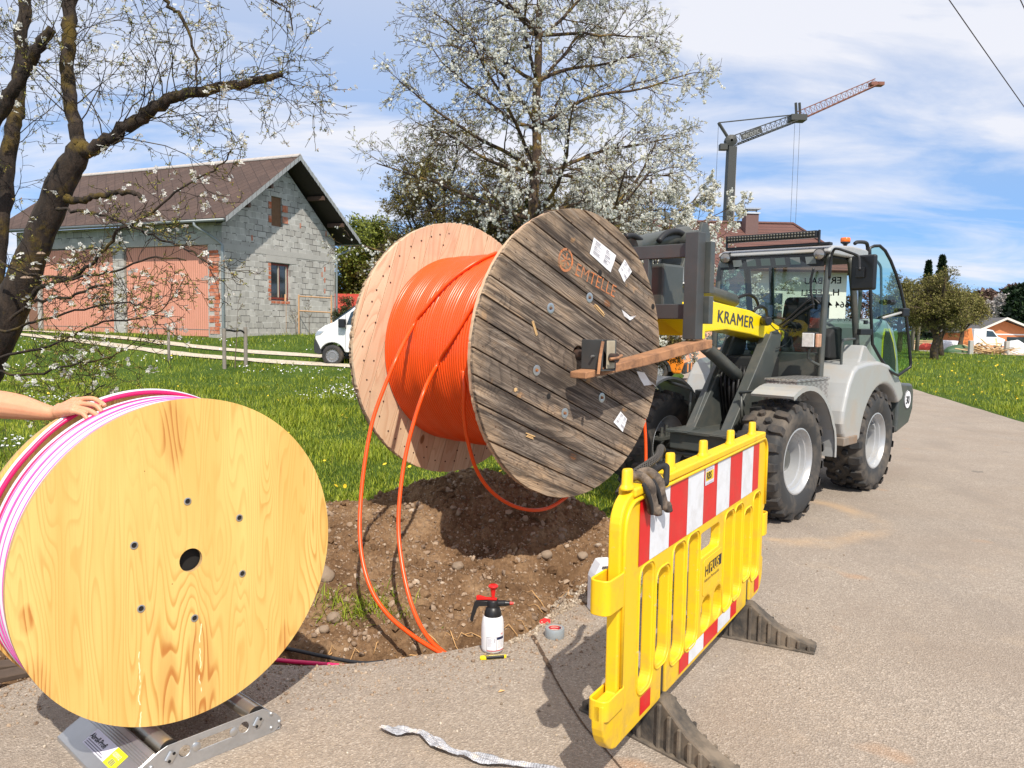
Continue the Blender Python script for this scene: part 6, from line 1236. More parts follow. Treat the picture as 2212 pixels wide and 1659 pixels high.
for x, z in ((4.6, 4.9), (6.3, 3.1), (6.3, 2.6), (6.3, 2.1), (6.1, 2.85), (1.6, 4.05), (6.4, 4.75)): mb.box(x, x+.09, -.008, -.001, z, z+.22)
tag(mb.build('brick_patches', MBRK, gw), kind='stuff')
def m_door():
    t = NT('pink_boards'); tc_ = t.n('ShaderNodeTexCoord').outputs['Object']; sp_ = t.n('ShaderNodeSeparateXYZ', {0: tc_}); y = t.math('FRACT', t.math('MULTIPLY', sp_.outputs[1], 1/.115)); g_ = t.math('LESS_THAN', y, .10)
    c = t.mix(t.noise(t.obj(scale=(1, 1, .15)), 6, 5), (.60, .25, .17), (.72, .34, .24)); c = t.mix(t.ramp(t.noise(t.obj(), 1.1, 5), [(.6, 0), (.8, .4)]), c, (.60, .30, .17)); c = t.mix(g_, c, (.22, .07, .04)); t.set(Base_Color=c, Roughness=.75); t.bump(t.math('SUBTRACT', 1, g_), .6, .02); return t.m
MPDR = m_door(); MPOST = plain('grey_timber', (.24, .21, .18), .85, var=.3, vs=14)
for y0, y1 in ((.80, 5.38), (6.16, 10.74)):
    ym = (y0+y1)/2; d_ = None
    for a, b, hinge in ((y0, ym-.012, y0), (ym+.012, y1, y1)):
        d_ = MB().box(.09, .13, a, b, .14, 3.74).build('door_leaf', MPDR, garage); MB().box(.08, .0895, a, b, .40, .425).build('door_rail', MPOST, d_)
    MB().box(.05, .14, y0-.06, y0-.001, .1, 3.76).build('door_post', MPOST, garage); MB().box(.05, .14, y1+.001, y1+.06, .1, 3.76).build('door_post', MPOST, garage)
MB().box(.09, .13, 11.02, 11.73, .1, 2.38).build('side_door', plain('brown_boards', (.22, .11, .07), .8), garage)
MWF = plain('window_red', (.20, .035, .02), .5); MPANE = plain('window_pane', (.025, .032, .035), .06, 0, var=.2, spec=.9)
wf = MB(); wf.box(2.80, 3.92, .10, .17, 3.16, 3.24).box(2.80, 3.92, .10, .17, 1.72, 1.80).box(2.80, 2.88, .10, .17, 1.801, 3.159).box(3.84, 3.92, .10, .17, 1.801, 3.159).box(3.33, 3.39, .10, .17, 1.801, 3.159); wfo = wf.build('window', MWF, garage)
MB().box(2.881, 3.329, .13, .14, 1.801, 3.159).build('pane', MPANE, wfo); MB().box(3.391, 3.839, .13, .14, 1.801, 3.159).build('pane', MPANE, wfo); MB().box(3.30, 3.328, .09, .13, 1.81, 3.15).box(3.80, 3.828, .09, .13, 1.81, 3.15).build('sash', plain('sash_cream', (.5, .46, .38), .6), wfo)
MB().box(2.81, 3.45, .06, .09, 4.81, 6.03).build('boarded_window', plain('window_board', (.17, .085, .04), .8, var=.3), garage)
def m_tiles(name, a, b, w=.30, h=.18, rot=0, gap=(.015, .01, .01), bd=.04):
    """tiles in the slope's own plane: u along y, v along the fall line"""
    t = NT(name); tc_ = t.n('ShaderNodeTexCoord').outputs['Object']; sp_ = t.n('ShaderNodeSeparateXYZ', {0: tc_}); cv = t.n('ShaderNodeCombineXYZ', {0: sp_.outputs[1], 1: t.math('MULTIPLY', sp_.outputs[2], 1.7)}).outputs[0]
    m_ = t.n('ShaderNodeMapping', {0: cv, 'Rotation': (0, 0, rot)}).outputs[0]; bk = t.n('ShaderNodeTexBrick', {'Vector': m_, 'Color1': (*a, 1), 'Color2': (*b, 1), 'Mortar': (*gap, 1), 'Scale': 1, 'Mortar Size': .014, 'Brick Width': w, 'Row Height': h}, offset=0 if rot else .5)
    c = t.mix(t.ramp(t.noise(cv, .8, 6, .6), [(.4, .35), (.65, 0)]), bk.outputs[0], tuple(q*.55 for q in a)); c = t.mix(t.ramp(t.noise(cv, 18, 4), [(.60, 0), (.75, .5)]), c, (.30, .27, .23)); t.set(Base_Color=c, Roughness=.85)
    rw = t.n('ShaderNodeSeparateXYZ', {0: m_}); saw = t.math('FRACT', t.math('MULTIPLY', rw.outputs[1], 1/h)); t.bump(t.math('MULTIPLY', t.math('SUBTRACT', 1, bk.outputs[1]), t.math('SUBTRACT', 1.2, saw)), .9, bd); return t.m
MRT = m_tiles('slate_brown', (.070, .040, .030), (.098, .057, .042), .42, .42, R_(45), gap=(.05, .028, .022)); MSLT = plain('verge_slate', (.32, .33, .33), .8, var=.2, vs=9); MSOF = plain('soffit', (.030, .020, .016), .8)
sl = math.atan2(7.70-4.62, 4.2)
for nm, pr_ in (('roof', [(-.72, 4.56), (3.55, 7.64), (3.55, 7.78), (-.80, 4.645)]), ('roof', [(7.82, 4.56), (3.55, 7.64), (3.55, 7.78), (7.90, 4.645)])):
    r_ = MB().prism([(x, z+.0) for x, z in pr_], 'y', -.92, 12.8).build('roof', MRT, garage)
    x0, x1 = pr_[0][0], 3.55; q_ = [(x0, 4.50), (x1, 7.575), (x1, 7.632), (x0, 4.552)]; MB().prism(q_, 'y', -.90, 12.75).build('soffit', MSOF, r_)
    mb = MB(); n = 34
    for k in range(n):
        f = k/n; f2 = (k+1)/n; xa, za = x0+(x1-x0)*f, 4.50+3.10*f; xb, zb = x0+(x1-x0)*f2, 4.50+3.10*f2; mb.quad((xa, -.925-.012*(k % 2), za-.02), (xb, -.925-.012*(k % 2), zb-.02), (xb, -.93-.012*(k % 2), zb+.19), (xa, -.93-.012*(k % 2), za+.19))
    tag(mb.build('verge_slates', MSLT, r_), kind='stuff')
for xr in (0.6, 1.9, 5.2, 6.6): z = 4.5+(xr+.72)/4.27*3.1 if xr < 3.55 else 4.5+(7.82-xr)/4.27*3.1; MB().box(xr-.07, xr+.07, -.86, 0, z-.24, z-.06).build('purlin', plain('purlin', (.09, .05, .035), .8), garage)
mb = MB()
for k in range(40): y = -.92+k*.343; mb.prism([(3.40, 7.70), (3.55, 7.80), (3.70, 7.70), (3.70, 7.75), (3.55, 7.86), (3.40, 7.75)], 'y', y+.006, y+.337)
tag(mb.build('ridge_caps', plain('ridge_grey', (.42, .38, .35), .9, var=.3), garage), kind='stuff')
MGUT = plain('zinc_gutter', (.15, .17, .17), .45, .5)
MB().tube([(-.80, -.92, 4.56), (-.80, 12.8, 4.56)], .065, 10).build('gutter', MGUT, garage, 180); MB().tube([(7.90, -.92, 4.52), (7.90, 12.8, 4.52)], .065, 10).build('gutter', MGUT, garage, 180)
MDP = plain('downpipe', (.24, .27, .27), .4, .4)
MB().tube(smoothpath([(-.80, .6, 4.52), (-.78, .55, 4.36), (-.45, .25, 4.10), (-.10, -.06, 3.75), (-.08, -.10, 3.50), (-.08, -.10, 2.2), (-.08, -.10, -.2)], 5), .055, 12).build('downpipe', MDP, garage, 180)
MB().tube(smoothpath([(7.90, -.35, 4.48), (7.84, -.30, 4.28), (7.50, -.2, 4.05), (7.12, -.10, 3.9), (7.10, -.10, 3.6), (7.10, -.10, 2.2), (7.10, -.10, -.2)], 5), .055, 12).build('downpipe', MDP, garage, 180)
MB().box(.45, 1.05, 10.7, 11.7, 5.5, 5.62).build('roof_window', MPANE, garage).rotation_euler = (0, 0, 0)
# ================================================================== ground look-up for things further off
def GT(x, y):
    z = 0.
    for _ in range(12): p = G(x, y, z); z = float(T(p[0], p[1]))*.6+z*.4
    return np.array([p[0], p[1], float(T(p[0], p[1]))])
MWOODN = plain('stake_wood', (.50, .29, .15), .8, var=.25, vs=18, bump=.3, bs=50)
def stake(px, py, h, r, lab, mat=MWOODN, name='wooden_stake', grp=None):
    p = GT(px, py); o = MB().cyl((0, 0, -.1), (0, 0, h), r, r*.95, 10).build(name, mat, None, 40, .005, 1); o.location = p; tag(o, lab, 'stake', grp); return p
stake(617, 742, 1.75, .045, 'tall orange-brown stake standing in front of the garage window'); stake(365, 775, 1.15, .045, 'grey weathered stake in the grass before the pink garage doors', MPOST)
stake(640, 742, .9, .02, 'short thin dark stick between the tall stake and the trellis', MPOST, 'garden_stick')
pa, pb_ = GT(485, 797), GT(531, 792); ts = thing('tree_support', 'pair of short grey posts joined by a black strap holding a sapling', 'tree support', pa, 0)
for p in (pa, pb_): MB().cyl(p-pa+[0, 0, -.1], p-pa+[0, 0, 1.22], .058, n=12).build('post', MPOST, ts, 40, .006, 1)
MB().tube(smoothpath([[0, -.02, 1.18], (pb_-pa)*.3+[0, 0, 1.15], (pb_-pa)*.5+[0, 0, 1.12], (pb_-pa)*.8+[0, 0, 1.12], pb_-pa+[0, 0, 1.0]], 5), .03, 8).build('strap', MBLK, ts, 180)
MTW = plain('twig_bark', (.13, .095, .070), .85, var=.3, vs=30)
MGRN = plain('young_leaf', (.20, .27, .04), .6, var=.4, vs=40)
tr_ = thing('trellis', 'light wooden trellis frame against the gable, left of the white van', 'trellis', GT(646, 748), 0); t0 = np.array(tr_.location); e_ = GT(716, 742)-t0
for p in (np.zeros(3), e_): MB().box(p[0]-.03, p[0]+.03, p[1]-.03, p[1]+.03, -.1, 1.75).build('post', MWOODN, tr_, None, .004, 1)
for z in (1.05, 1.68): MB().tube([np.array([0, 0, z]), e_+[0, 0, z-.06]], .028, 4).build('rail', MWOODN, tr_)
p = GT(592, 752); sg = thing('plant_label', 'small white plant label on a stick at the foot of the gable', 'plant label', p, 0); MB().box(-.008, .008, -.008, .008, -.1, .3).build('stick', MWOODN, sg); MB().box(-.09, .09, -.014, -.008, .12, .38).build('card', MPAP, sg)
# ================================================================== tree building
class Tree:
    def __init__(s, seed): s.r = random.Random(seed); s.lines = []; s.tips = []
    def rv(s, k=1.): return np.array([s.r.gauss(0, k), s.r.gauss(0, k), s.r.gauss(0, k)])
    def limb(s, p, d, L, r, n=6, wig=.18, up=0., taper=.35):
        p = np.array(p, float); d = np.array(d, float); d /= np.linalg.norm(d); pts = [p]; 
        for i in range(n):
            d = d+s.rv(wig)+np.array([0, 0, up]); d /= np.linalg.norm(d); p = p+d*L/n; pts.append(p)
        s.lines.append((pts, [r*(1-(1-taper)*i/n) for i in range(n+1)])); return pts
    def grow(s, pts, r, lev, cnt, Lf, ang=(.5, 1.1), up=(0., 0., 0.), t0=.25, wig=.18, keep=True, bias=None):
        """children along a polyline"""
        seglen = sum(np.linalg.norm(pts[i+1]-pts[i]) for i in range(len(pts)-1))
        for k in range(cnt[0]):
            t = t0+(1-t0)*((k+s.r.random())/cnt[0]); i = min(int(t*(len(pts)-1)), len(pts)-2); f = t*(len(pts)-1)-i; p = pts[i]*(1-f)+pts[i+1]*f
            d = pts[i+1]-pts[i]; d /= np.linalg.norm(d)+1e-9; q = s.rv(); q -= d*(q@d); q /= np.linalg.norm(q)+1e-9; a = s.r.uniform(*ang); dd = d*math.cos(a)+q*math.sin(a)
            if bias is not None: dd = dd+bias
            L = Lf[0]*s.r.uniform(.55, 1.15)*(1.15-.5*t); rr2 = max(r*.55*(1-.5*t), .0018); c = s.limb(p, dd, L, rr2, 5 if len(cnt) > 1 else 4, wig, up[0])
            if len(cnt) > 1: s.grow(c, rr2, lev+1, cnt[1:], Lf[1:], ang, up[1:], .2, wig)
            else: s.tips.append(c)
    def mesh(s, name, mat, parent, thick=1.0, rmin=0):
        mb = MB()
        for pts, rs in s.lines:
            r0 = rs[0]; n = 12 if r0 > .05 else (7 if r0 > .015 else (4 if r0 > .006 else 3)); mb.tube(pts, [max(q*thick, rmin) for q in rs], n, caps=r0 > .03)
        return mb.build(name, mat, parent, 180)
def alongtips(T_, n, lo=.2, jit=.01):
    out = []
    for k in range(n):
        c = T_.r.choice(T_.tips); t = lo+(1-lo)*T_.r.random(); i = min(int(t*(len(c)-1)), len(c)-2); f = t*(len(c)-1)-i; out.append(c[i]*(1-f)+c[i+1]*f+T_.rv(jit))
    return np.array(out)
def m_bark(name, a, b, moss=None, ma=.5):
    t = NT(name); o = t.obj(scale=(1, 1, .35)); c = t.ramp(t.noise(o, 22, 7, .65), [(.35, a), (.65, b)])
    if moss: c = t.mix(t.ramp(t.noise(t.obj(), 5, 6, .65), [(.58-ma*.2, 0), (.70-ma*.2, .9)]), c, moss)
    t.set(Base_Color=c, Roughness=.95); t.bump(t.noise(o, 45, 6, .7), .9, .02); return t.m
MBKL = m_bark('mossy_bark', (.012, .008, .006), (.050, .033, .022), (.115, .075, .008), .35); MBKC = m_bark('cherry_bark', (.030, .018, .012), (.10, .065, .045), (.24, .15, .03), .28); MBKD = m_bark('dark_bark', (.035, .024, .017), (.10, .07, .05), (.16, .11, .03), .3)
def m_leaf(name, stops, tl=.25):
    t = NT(name); c = t.ramp(t.rnd(), stops); t.set(Base_Color=c, Roughness=.6, Specular_IOR_Level=.3); tr = t.n('ShaderNodeBsdfTranslucent', {0: c}); ms = t.n('ShaderNodeMixShader', {0: tl}); t.l(t.p, 0, ms, 1); t.l(tr, 0, ms, 2); t.l(ms, 0, t.out, 0); return t.m
MBUD = m_leaf('bud_leaves', [(0, (.06, .07, .015)), (.4, (.18, .19, .03)), (.75, (.38, .34, .09)), (1, (.30, .16, .06))]); MPET = m_leaf('blossom', [(0, (.76, .77, .70)), (.5, (.86, .86, .83)), (1, (.84, .82, .70))], .45)
MBRW = m_leaf('budding_twigs', [(0, (.06, .042, .018)), (.5, (.15, .115, .038)), (.8, (.23, .205, .05)), (1, (.34, .29, .09))]); MOLV = m_leaf('olive_leaves', [(0, (.08, .075, .02)), (.5, (.19, .18, .045)), (.85, (.30, .27, .08)), (1, (.42, .34, .15))]); MWIL = m_leaf('willow_leaves', [(0, (.06, .08, .012)), (.5, (.16, .19, .025)), (1, (.28, .31, .06))])
MCON = m_leaf('conifer_needles', [(0, (.006, .014, .007)), (.6, (.015, .035, .013)), (1, (.035, .065, .02))], .05); MDKG = m_leaf('dark_leaves', [(0, (.012, .020, .006)), (.5, (.035, .050, .014)), (1, (.09, .10, .03))])
MPWD = m_leaf('wood_brown', [(0, (.06, .035, .028)), (.6, (.13, .08, .062)), (1, (.20, .13, .10))], .1); MPAL = m_leaf('wood_pale', [(0, (.25, .22, .20)), (1, (.45, .42, .40))], .1)
# templates
PT = []
for k in range(5):
    a = k*2*math.pi/5; c, q = math.cos(a), math.sin(a); PT.append([(c*.1, q*.1, 0), (c*.62-q*.36, q*.62+c*.36, .20), (c*1.0, q*1.0, .26), (c*.62+q*.36, q*.62-c*.36, .20)])
PTV = np.array([p for w_ in PT for p in w_]); PTF = np.array([[4*k, 4*k+1, 4*k+2, 4*k+3] for k in range(5)])
FLV = np.array([(-1, -.7, 0), (1, -.7, 0), (.8, .8, .1), (-.8, .8, 0), (0, -.8, -.9), (.1, .8, -.8), (0, .8, .9), (0, -.7, .8)]); FLF = np.array([[0, 1, 2, 3], [4, 5, 6, 7]])
LFV = np.array([(0, 0, 0), (.28, .5, .06), (0, 1, 0), (-.28, .5, .06)]); LFF = np.array([[0, 1, 2, 3]])
L3V = np.vstack([LFV @ m.T for m in [np.array(Euler((.5, .2, a)).to_matrix()) for a in (0, 2.1, 4.2)]]); L3F = np.array([[0, 1, 2, 3], [4, 5, 6, 7], [8, 9, 10, 11]])
def put(name, tv, tf, pos, size, mat, parent, var=.4):
    pos = np.asarray(pos); n = len(pos); return scatter(name, tv, tf, pos, rrot(n), size*(1-var+2*var*rng.random(n)), mat, parent)
# ---- old mossy cherry at the left, close to the camera
lt = thing('cherry_tree', 'old mossy cherry tree at the left edge with bracket fungi and a few white blossoms', 'tree', (-3.45, 4.95, 0)); lo_ = np.array(lt.location)
TL = Tree(11)
def tr(pxs, Ys, rpx, wig=.006, n=5):
    ys = np.interp(np.linspace(0, 1, len(pxs)), np.linspace(0, 1, len(Ys)), Ys); rp_ = np.interp(np.linspace(0, 1, len(pxs)), np.linspace(0, 1, len(rpx)), rpx)
    pts = [P(x, y, Y)-lo_ for (x, y), Y in zip(pxs, ys)]; sp_ = smoothpath(pts, n); rr2 = np.interp(np.linspace(0, 1, len(sp_)), np.linspace(0, 1, len(pts)), [a*Y/1700 for a, Y in zip(rp_, ys)]); sd_ = TL.r.uniform(0, 90); rr2 = [r*(1+.10*float(fbm(np.array(i*.9), np.array(sd_), 3))) for i, r in enumerate(rr2)]
    sp_ = [p+TL.rv(wig) for p in sp_]; TL.lines.append((sp_, rr2)); return sp_
trunk = tr([(-190, 1330), (-150, 1120), (-90, 900), (-30, 770), (28, 655), (69, 552), (106, 458), (146, 372), (173, 318)], [5.0, 4.9], [66, 60, 52, 40, 36, 31, 29, 27, 22], .004)
lB = tr([(173, 322), (195, 325), (241, 296), (296, 259), (347, 227), (394, 204), (463, 192), (532, 178), (585, 166), (612, 160)], [4.9, 4.7], [20, 14, 13, 13, 12, 11, 9, 8, 4])
lC = tr([(171, 322), (164, 278), (150, 208), (143, 139), (150, 69), (153, 0), (158, -90), (170, -230)], [4.9, 5.1], [16, 14, 14, 14, 13, 12])
lD = tr([(-60, 800), (-20, 640), (0, 520), (14, 370), (28, 278), (37, 232), (44, 139), (50, 40), (58, -60), (70, -200)], [5.2, 5.6], [24, 17, 15, 13, 12, 10])
lE = tr([(-60, 330), (0, 250), (28, 199), (60, 143), (93, 93), (112, 58)], [5.0, 4.8], [16, 14, 13, 12, 9])
lF = tr([(140, 430), (170, 432), (208, 424), (259, 414), (290, 418), (308, 428)], [4.85, 4.7], [9, 7, 6, 5, 4])
lG = tr([(60, 640), (100, 616), (176, 588), (218, 546), (259, 500), (324, 463), (394, 407), (463, 366), (500, 329)], [4.8, 4.1], [5.5, 4.5, 3.4, 2.8, 2.0, 1.5])
lH = tr([(120, 450), (157, 454), (231, 468), (301, 498), (370, 523), (417, 546), (463, 579)], [4.8, 4.1], [4, 3, 2.6, 2.2, 1.5])
lI = tr([(20, 690), (80, 650), (150, 640), (210, 620), (250, 612)], [4.8, 4.5], [4, 3.4, 3, 2]); lJ = tr([(0, 720), (90, 690), (180, 668), (280, 650), (330, 668)], [4.7, 4.1], [3.4, 2.4, 1.8, 1.]); lK = tr([(0, 770), (110, 745), (210, 700), (300, 690), (360, 660)], [4.7, 4.2], [3.4, 2.4, 1.8, 1.]); lL = tr([(-30, 800), (60, 810), (150, 790), (240, 770), (300, 730)], [4.6, 4.3], [3.4, 2.4, 1.8, 1.]); lM = tr([(-30, 880), (60, 890), (150, 870), (230, 830)], [4.6, 4.3], [3.6, 2.6, 2, 1.2]); lN = tr([(830//1, -20), (0+560, -40), (600, -10), (622, 10), (632, 60)], [4.4, 4.2], [3, 2, 2, 1.5]) if False else None
lO = tr([(-20, 560), (60, 590), (140, 600), (230, 590), (320, 560), (400, 558)], [4.7, 4.2], [4, 3, 2.5, 1.5])
lP = tr([(540, -60), (565, -20), (590, 4), (612, 12), (626, 30), (633, 62)], [4.4, 4.3], [3, 2, 2, 1.5]); lQ = tr([(330, -60), (355, 0), (385, 30), (410, 75), (425, 130), (424, 185)], [4.6, 4.5], [5, 4, 3, 2])
sub_up = (.05, .02)
for L_, n_, bias in ((lB, 26, np.array([.05, -.05, .35])), (lC, 22, np.array([.35, 0, .1])), (lD, 16, np.array([.25, 0, .2])), (lE, 7, np.array([.2, 0, .2])), (lB, 9, np.array([.2, 0, -.45]))):
    TL.grow(L_, .010, 0, (n_, 4, 3), (.62, .36, .16), (.5, 1.2), (.0, .0, .0), .12, .16, bias=bias*.9)
for L_, n_ in ((lG, 16), (lH, 11), (lI, 14), (lJ, 14), (lK, 16), (lL, 16), (lM, 14), (lO, 14), (lP, 3), (lQ, 7)): TL.grow(L_, .0042, 0, (n_, 3, 2), (.34, .18, .10), (.5, 1.2), (.02, .02, .02), .1, .16)
TL.mesh('trunk', MBKL, lt, 1, .0016)
q = alongtips(TL, 4800, .1, .006); put('buds', L3V, L3F, q, .0125, MBUD, lt)
q = alongtips(TL, 520, .5, .004); q = np.repeat(q, 3, 0)+rng.normal(0, .012, (1560, 3)); put('blossoms', PTV, PTF, q, .0145, MPET, lt, .2)
MFUN = plain('fungus', (.24, .17, .12), .8, var=.3, vs=30)
for px, py, Y, w_ in ((88, 548, 4.80, .026), (74, 582, 4.80, .030), (58, 600, 4.80, .036)):
    p = P(px, py, Y)-lo_; mb = MB(); mb.lathe([(0, .012), (w_*.5, .010), (w_*.85, .004), (w_, -.001), (w_*.85, -.005), (0, -.006)], p, (0, -.1, 1), 18); mb.build('bracket_fungus', MFUN, lt, 60)
# ---- tall plum tree in blossom behind the drum
def blossom_tree(name, lab, px, Y, H, spread, seed, trunk_px=None, rt=.115, nl=15, dens=1., side=0., petals=9000, lobe=(.9, 1.25), low=1.6):
    b = np.array([P(px, 500, Y)[0], Y, 0]); b[2] = float(T(b[0], b[1])); t = thing(name, lab, 'tree', b); A = Tree(seed)
    tk = [np.array([0, 0, -.1])]; n = 12
    for i in range(n): tk.append(np.array([A.r.gauss(0, .03)+.006*i, A.r.gauss(0, .03), H*(i+1)/n]))
    A.lines.append((tk, [rt*(1-.75*i/n)+.004 for i in range(n+1)]))
    for k in range(nl):
        z = low+(H-low)*.82*(k/nl)**.9+A.r.uniform(-.15, .15); az = k*2.4+A.r.uniform(-.5, .5); zf = (z-low)/(H-low); d = np.array([math.cos(az), math.sin(az), .12+.2*A.r.random()+.35*zf]); L_ = spread*A.r.uniform(*lobe)*(1.38-.88*zf)
        i = min(int(z/H*n), n-1); c = A.limb((tk[i]+tk[i+1])/2, d, L_, rt*.42*(1-.5*z/H), 8, .12, .02, .25)
        A.grow(c, rt*.22, 0, (int(9*dens), 6, 4), (spread*.38, spread*.20, spread*.09), (.45, 1.1), (-.03, -.05, -.03), .18, .15)
    A.mesh('trunk', MBKC, t, 1, .0032)
    # blossoms sit in runs on part of the twigs
    runs = A.r.sample(A.tips, int(len(A.tips)*.42)); pos = []
    for k in range(petals):
        c = A.r.choice(runs)
        if side and (c[0][0]*side < -.3*spread) and A.r.random() < .6: continue
        tt = A.r.random()**.8; i = min(int(tt*(len(c)-1)), len(c)-2); f = tt*(len(c)-1)-i; pos.append(c[i]*(1-f)+c[i+1]*f+A.rv(.016))
    put('blossoms', FLV, FLF, pos, .0185*Y/14, MPET, t, .35); put('buds', L3V, L3F, alongtips(A, 5200, .1, .01), .030*Y/14, MBUD, t); return t, A, b
ct, CTt, cb_ = blossom_tree('plum_tree', 'tall plum tree in white blossom rising behind the cable drum', 1150, 14., 9.4, 2.6, 21, nl=34, side=1., petals=30000, rt=.125, dens=1.35, low=1.2)
blossom_tree('plum_tree', 'lower plum tree in white blossom between the tall one and the crane', 1402, 17.5, 4.9, 2.05, 33, rt=.09, nl=18, petals=22000, low=1.0)
def twig_tree(name, lab, x, Y, H, spread, seed, leaf, bark=MBKD, leaves=6000, ls=.05, nl=12, rt=.1, low=.9, grp=None, z0=None, cat='tree'):
    b = np.array([x, Y, 0.]); b[2] = float(T(b[0], b[1])) if z0 is None else z0; t = thing(name, lab, cat, b, 0, grp); A = Tree(seed); n = 6
    tk = [np.array([0, 0, -.2])]+[np.array([A.r.gauss(0, .05), A.r.gauss(0, .05), H*.75*(i+1)/n]) for i in range(n)]; A.lines.append((tk, [rt*(1-.8*i/n)+.004 for i in range(n+1)]))
    for k in range(nl):
        z = low+(H*.7-low)*(k/nl); az = k*2.4+A.r.uniform(-.5, .5); d = np.array([math.cos(az), math.sin(az), .55+.4*A.r.random()]); L_ = spread*A.r.uniform(.8, 1.15)*(1-.25*k/nl)
        i = min(int(z/(H*.75)*n), n-1); c = A.limb((tk[i]+tk[i+1])/2, d, L_, rt*.45, 7, .16, .03, .25); A.grow(c, rt*.2, 0, (8, 5, 3), (spread*.45, spread*.26, spread*.12), (.5, 1.2), (.02, 0, 0), .12, .2)
    A.mesh('trunk', bark, t, 1, .0025*Y/14); q = alongtips(A, leaves, .05, ls*1.2); put('crown', L3V, L3F, q, ls, leaf, t); return t
twig_tree('orchard_tree', 'dense brown budding tree behind the left half of the tall plum tree', P(960, 500, 19)[0], 19, 7.0, 2.1, 41, MBRW, leaves=26000, ls=.042, nl=20); twig_tree('orchard_tree', 'dense brown budding tree directly behind the plum trunk', P(1240, 500, 21)[0], 21, 6.8, 2.2, 42, MBRW, leaves=24000, ls=.045, nl=20)
twig_tree('orchard_tree', 'brown tangled tree filling the gap left of the plum trunk, above the drum', P(1075, 500, 17.5)[0], 17.5, 6.2, 1.8, 49, MBRW, leaves=22000, ls=.040, nl=20); twig_tree('orchard_tree', 'brown tangled tree right of the plum trunk, behind the lower blossom tree', P(1350, 500, 22)[0], 22, 6.0, 2.0, 50, MBRW, leaves=18000, ls=.045, nl=18)
twig_tree('bush', 'low dark bush under the plum tree, left of its trunk', P(1090, 500, 17)[0], 17, 4.6, 1.5, 43, MDKG, leaves=16000, ls=.055, nl=12, low=.3, cat='bush'); twig_tree('bush', 'low dark bush behind the rim of the pale drum flange', P(900, 500, 19)[0], 19, 4.2, 1.4, 44, MBRW, leaves=12000, ls=.055, nl=12, low=.3, cat='bush')
twig_tree('bush', 'low tangled bush between drum and loader carriage', P(1400, 560, 20)[0], 20, 4.4, 1.9, 46, MBRW, leaves=14000, ls=.055, nl=12, low=.3, cat='bush')
twig_tree('willow', 'yellow green willow just right of the garage', P(800, 500, 48)[0], 48, 6.6, 2.9, 45, MWIL, leaves=16000, ls=.16, nl=16, rt=.16); twig_tree('willow', 'second yellow green willow seen through the plum twigs', P(905, 500, 52)[0], 52, 5.6, 2.9, 47, MWIL, leaves=12000, ls=.16, nl=14, rt=.16)
# saplings in front of the garage
for px, py, h, lab, sd_ in ((508, 795, 2.1, 'bare sapling tied between the two grey posts', 51), (668, 748, 1.5, 'thin bare sapling in front of the trellis', 52), (640, 745, .9, 'tiny leafing shrub at the foot of the tall stake', 53)):
    p = GT(px, py); t = thing('sapling', lab, 'sapling', p, 0, 'young trees planted before the garage'); A = Tree(sd_); c = A.limb((0, 0, 0), (0, 0, 1), h, .018, 8, .04, .05, .2); A.grow(c, .008, 0, (7, 2), (.45, .2), (.5, .9), (.08, .03), .4, .1); A.mesh('stem', MTW, t, 1, .005); put('leaves', L3V, L3F, alongtips(A, 30, .3), .035, MBUD, t)
# right-hand orchard
def Rx(px, Y): return P(px, 700, Y)[0]
twig_tree('orchard_tree', 'broad olive brown tree standing alone in the meadow right of the loader', Rx(2023, 46), 46, 4.5, 2.35, 61, MOLV, leaves=9500, ls=.085, nl=18, rt=.24, low=1.5); twig_tree('orchard_tree', 'brown tree just behind the open cab door', Rx(1945, 60), 60, 5.6, 2.3, 62, MOLV, leaves=9000, ls=.11, nl=14, rt=.22, low=1.6)
twig_tree('orchard_tree', 'pale green tree behind the crown of the lone meadow tree, to its right', Rx(2078, 62), 62, 5.3, 2.2, 63, MOLV, leaves=6000, ls=.11, nl=12, rt=.2, low=1.6); twig_tree('orchard_tree', 'second trunk close behind the lone meadow tree', Rx(2037, 53), 53, 4.6, 1.9, 64, MOLV, leaves=7000, ls=.09, nl=12, rt=.2, low=1.5)
def spruce(x, Y, H, R, lab, seed, n=5200, z0=0, sz=.3):
    t = thing('spruce', lab, 'conifer', (x, Y, z0), 0); MB().cyl((0, 0, -.2), (0, 0, H*.95), .18, .02, 8).build('trunk', MBKD, t, 40); r2 = np.random.default_rng(seed); h = H*(.12+.88*r2.random(n)**.8); lv = np.floor(h/(H*.055)); k = .55+.45*(h/(H*.055)-lv < .5); rad = R*(1-h/H)*np.sqrt(r2.random(n))*(.75+.35*np.sin(lv*3.1+5*r2.random(n)*.3)); a = r2.uniform(0, 6.28, n)
    pos = np.c_[rad*np.cos(a), rad*np.sin(a), h-.28*rad]; put('crown', L3V, L3F, pos, sz, MCON, t); return t
spruce(Rx(2028, 92), 92, 10.2, 2.9, 'taller dark spruce tip showing above the meadow tree', 71, sz=.34); spruce(Rx(1999, 96), 96, 9.9, 2.2, 'slimmer dark spruce left of the taller one', 72, sz=.34)
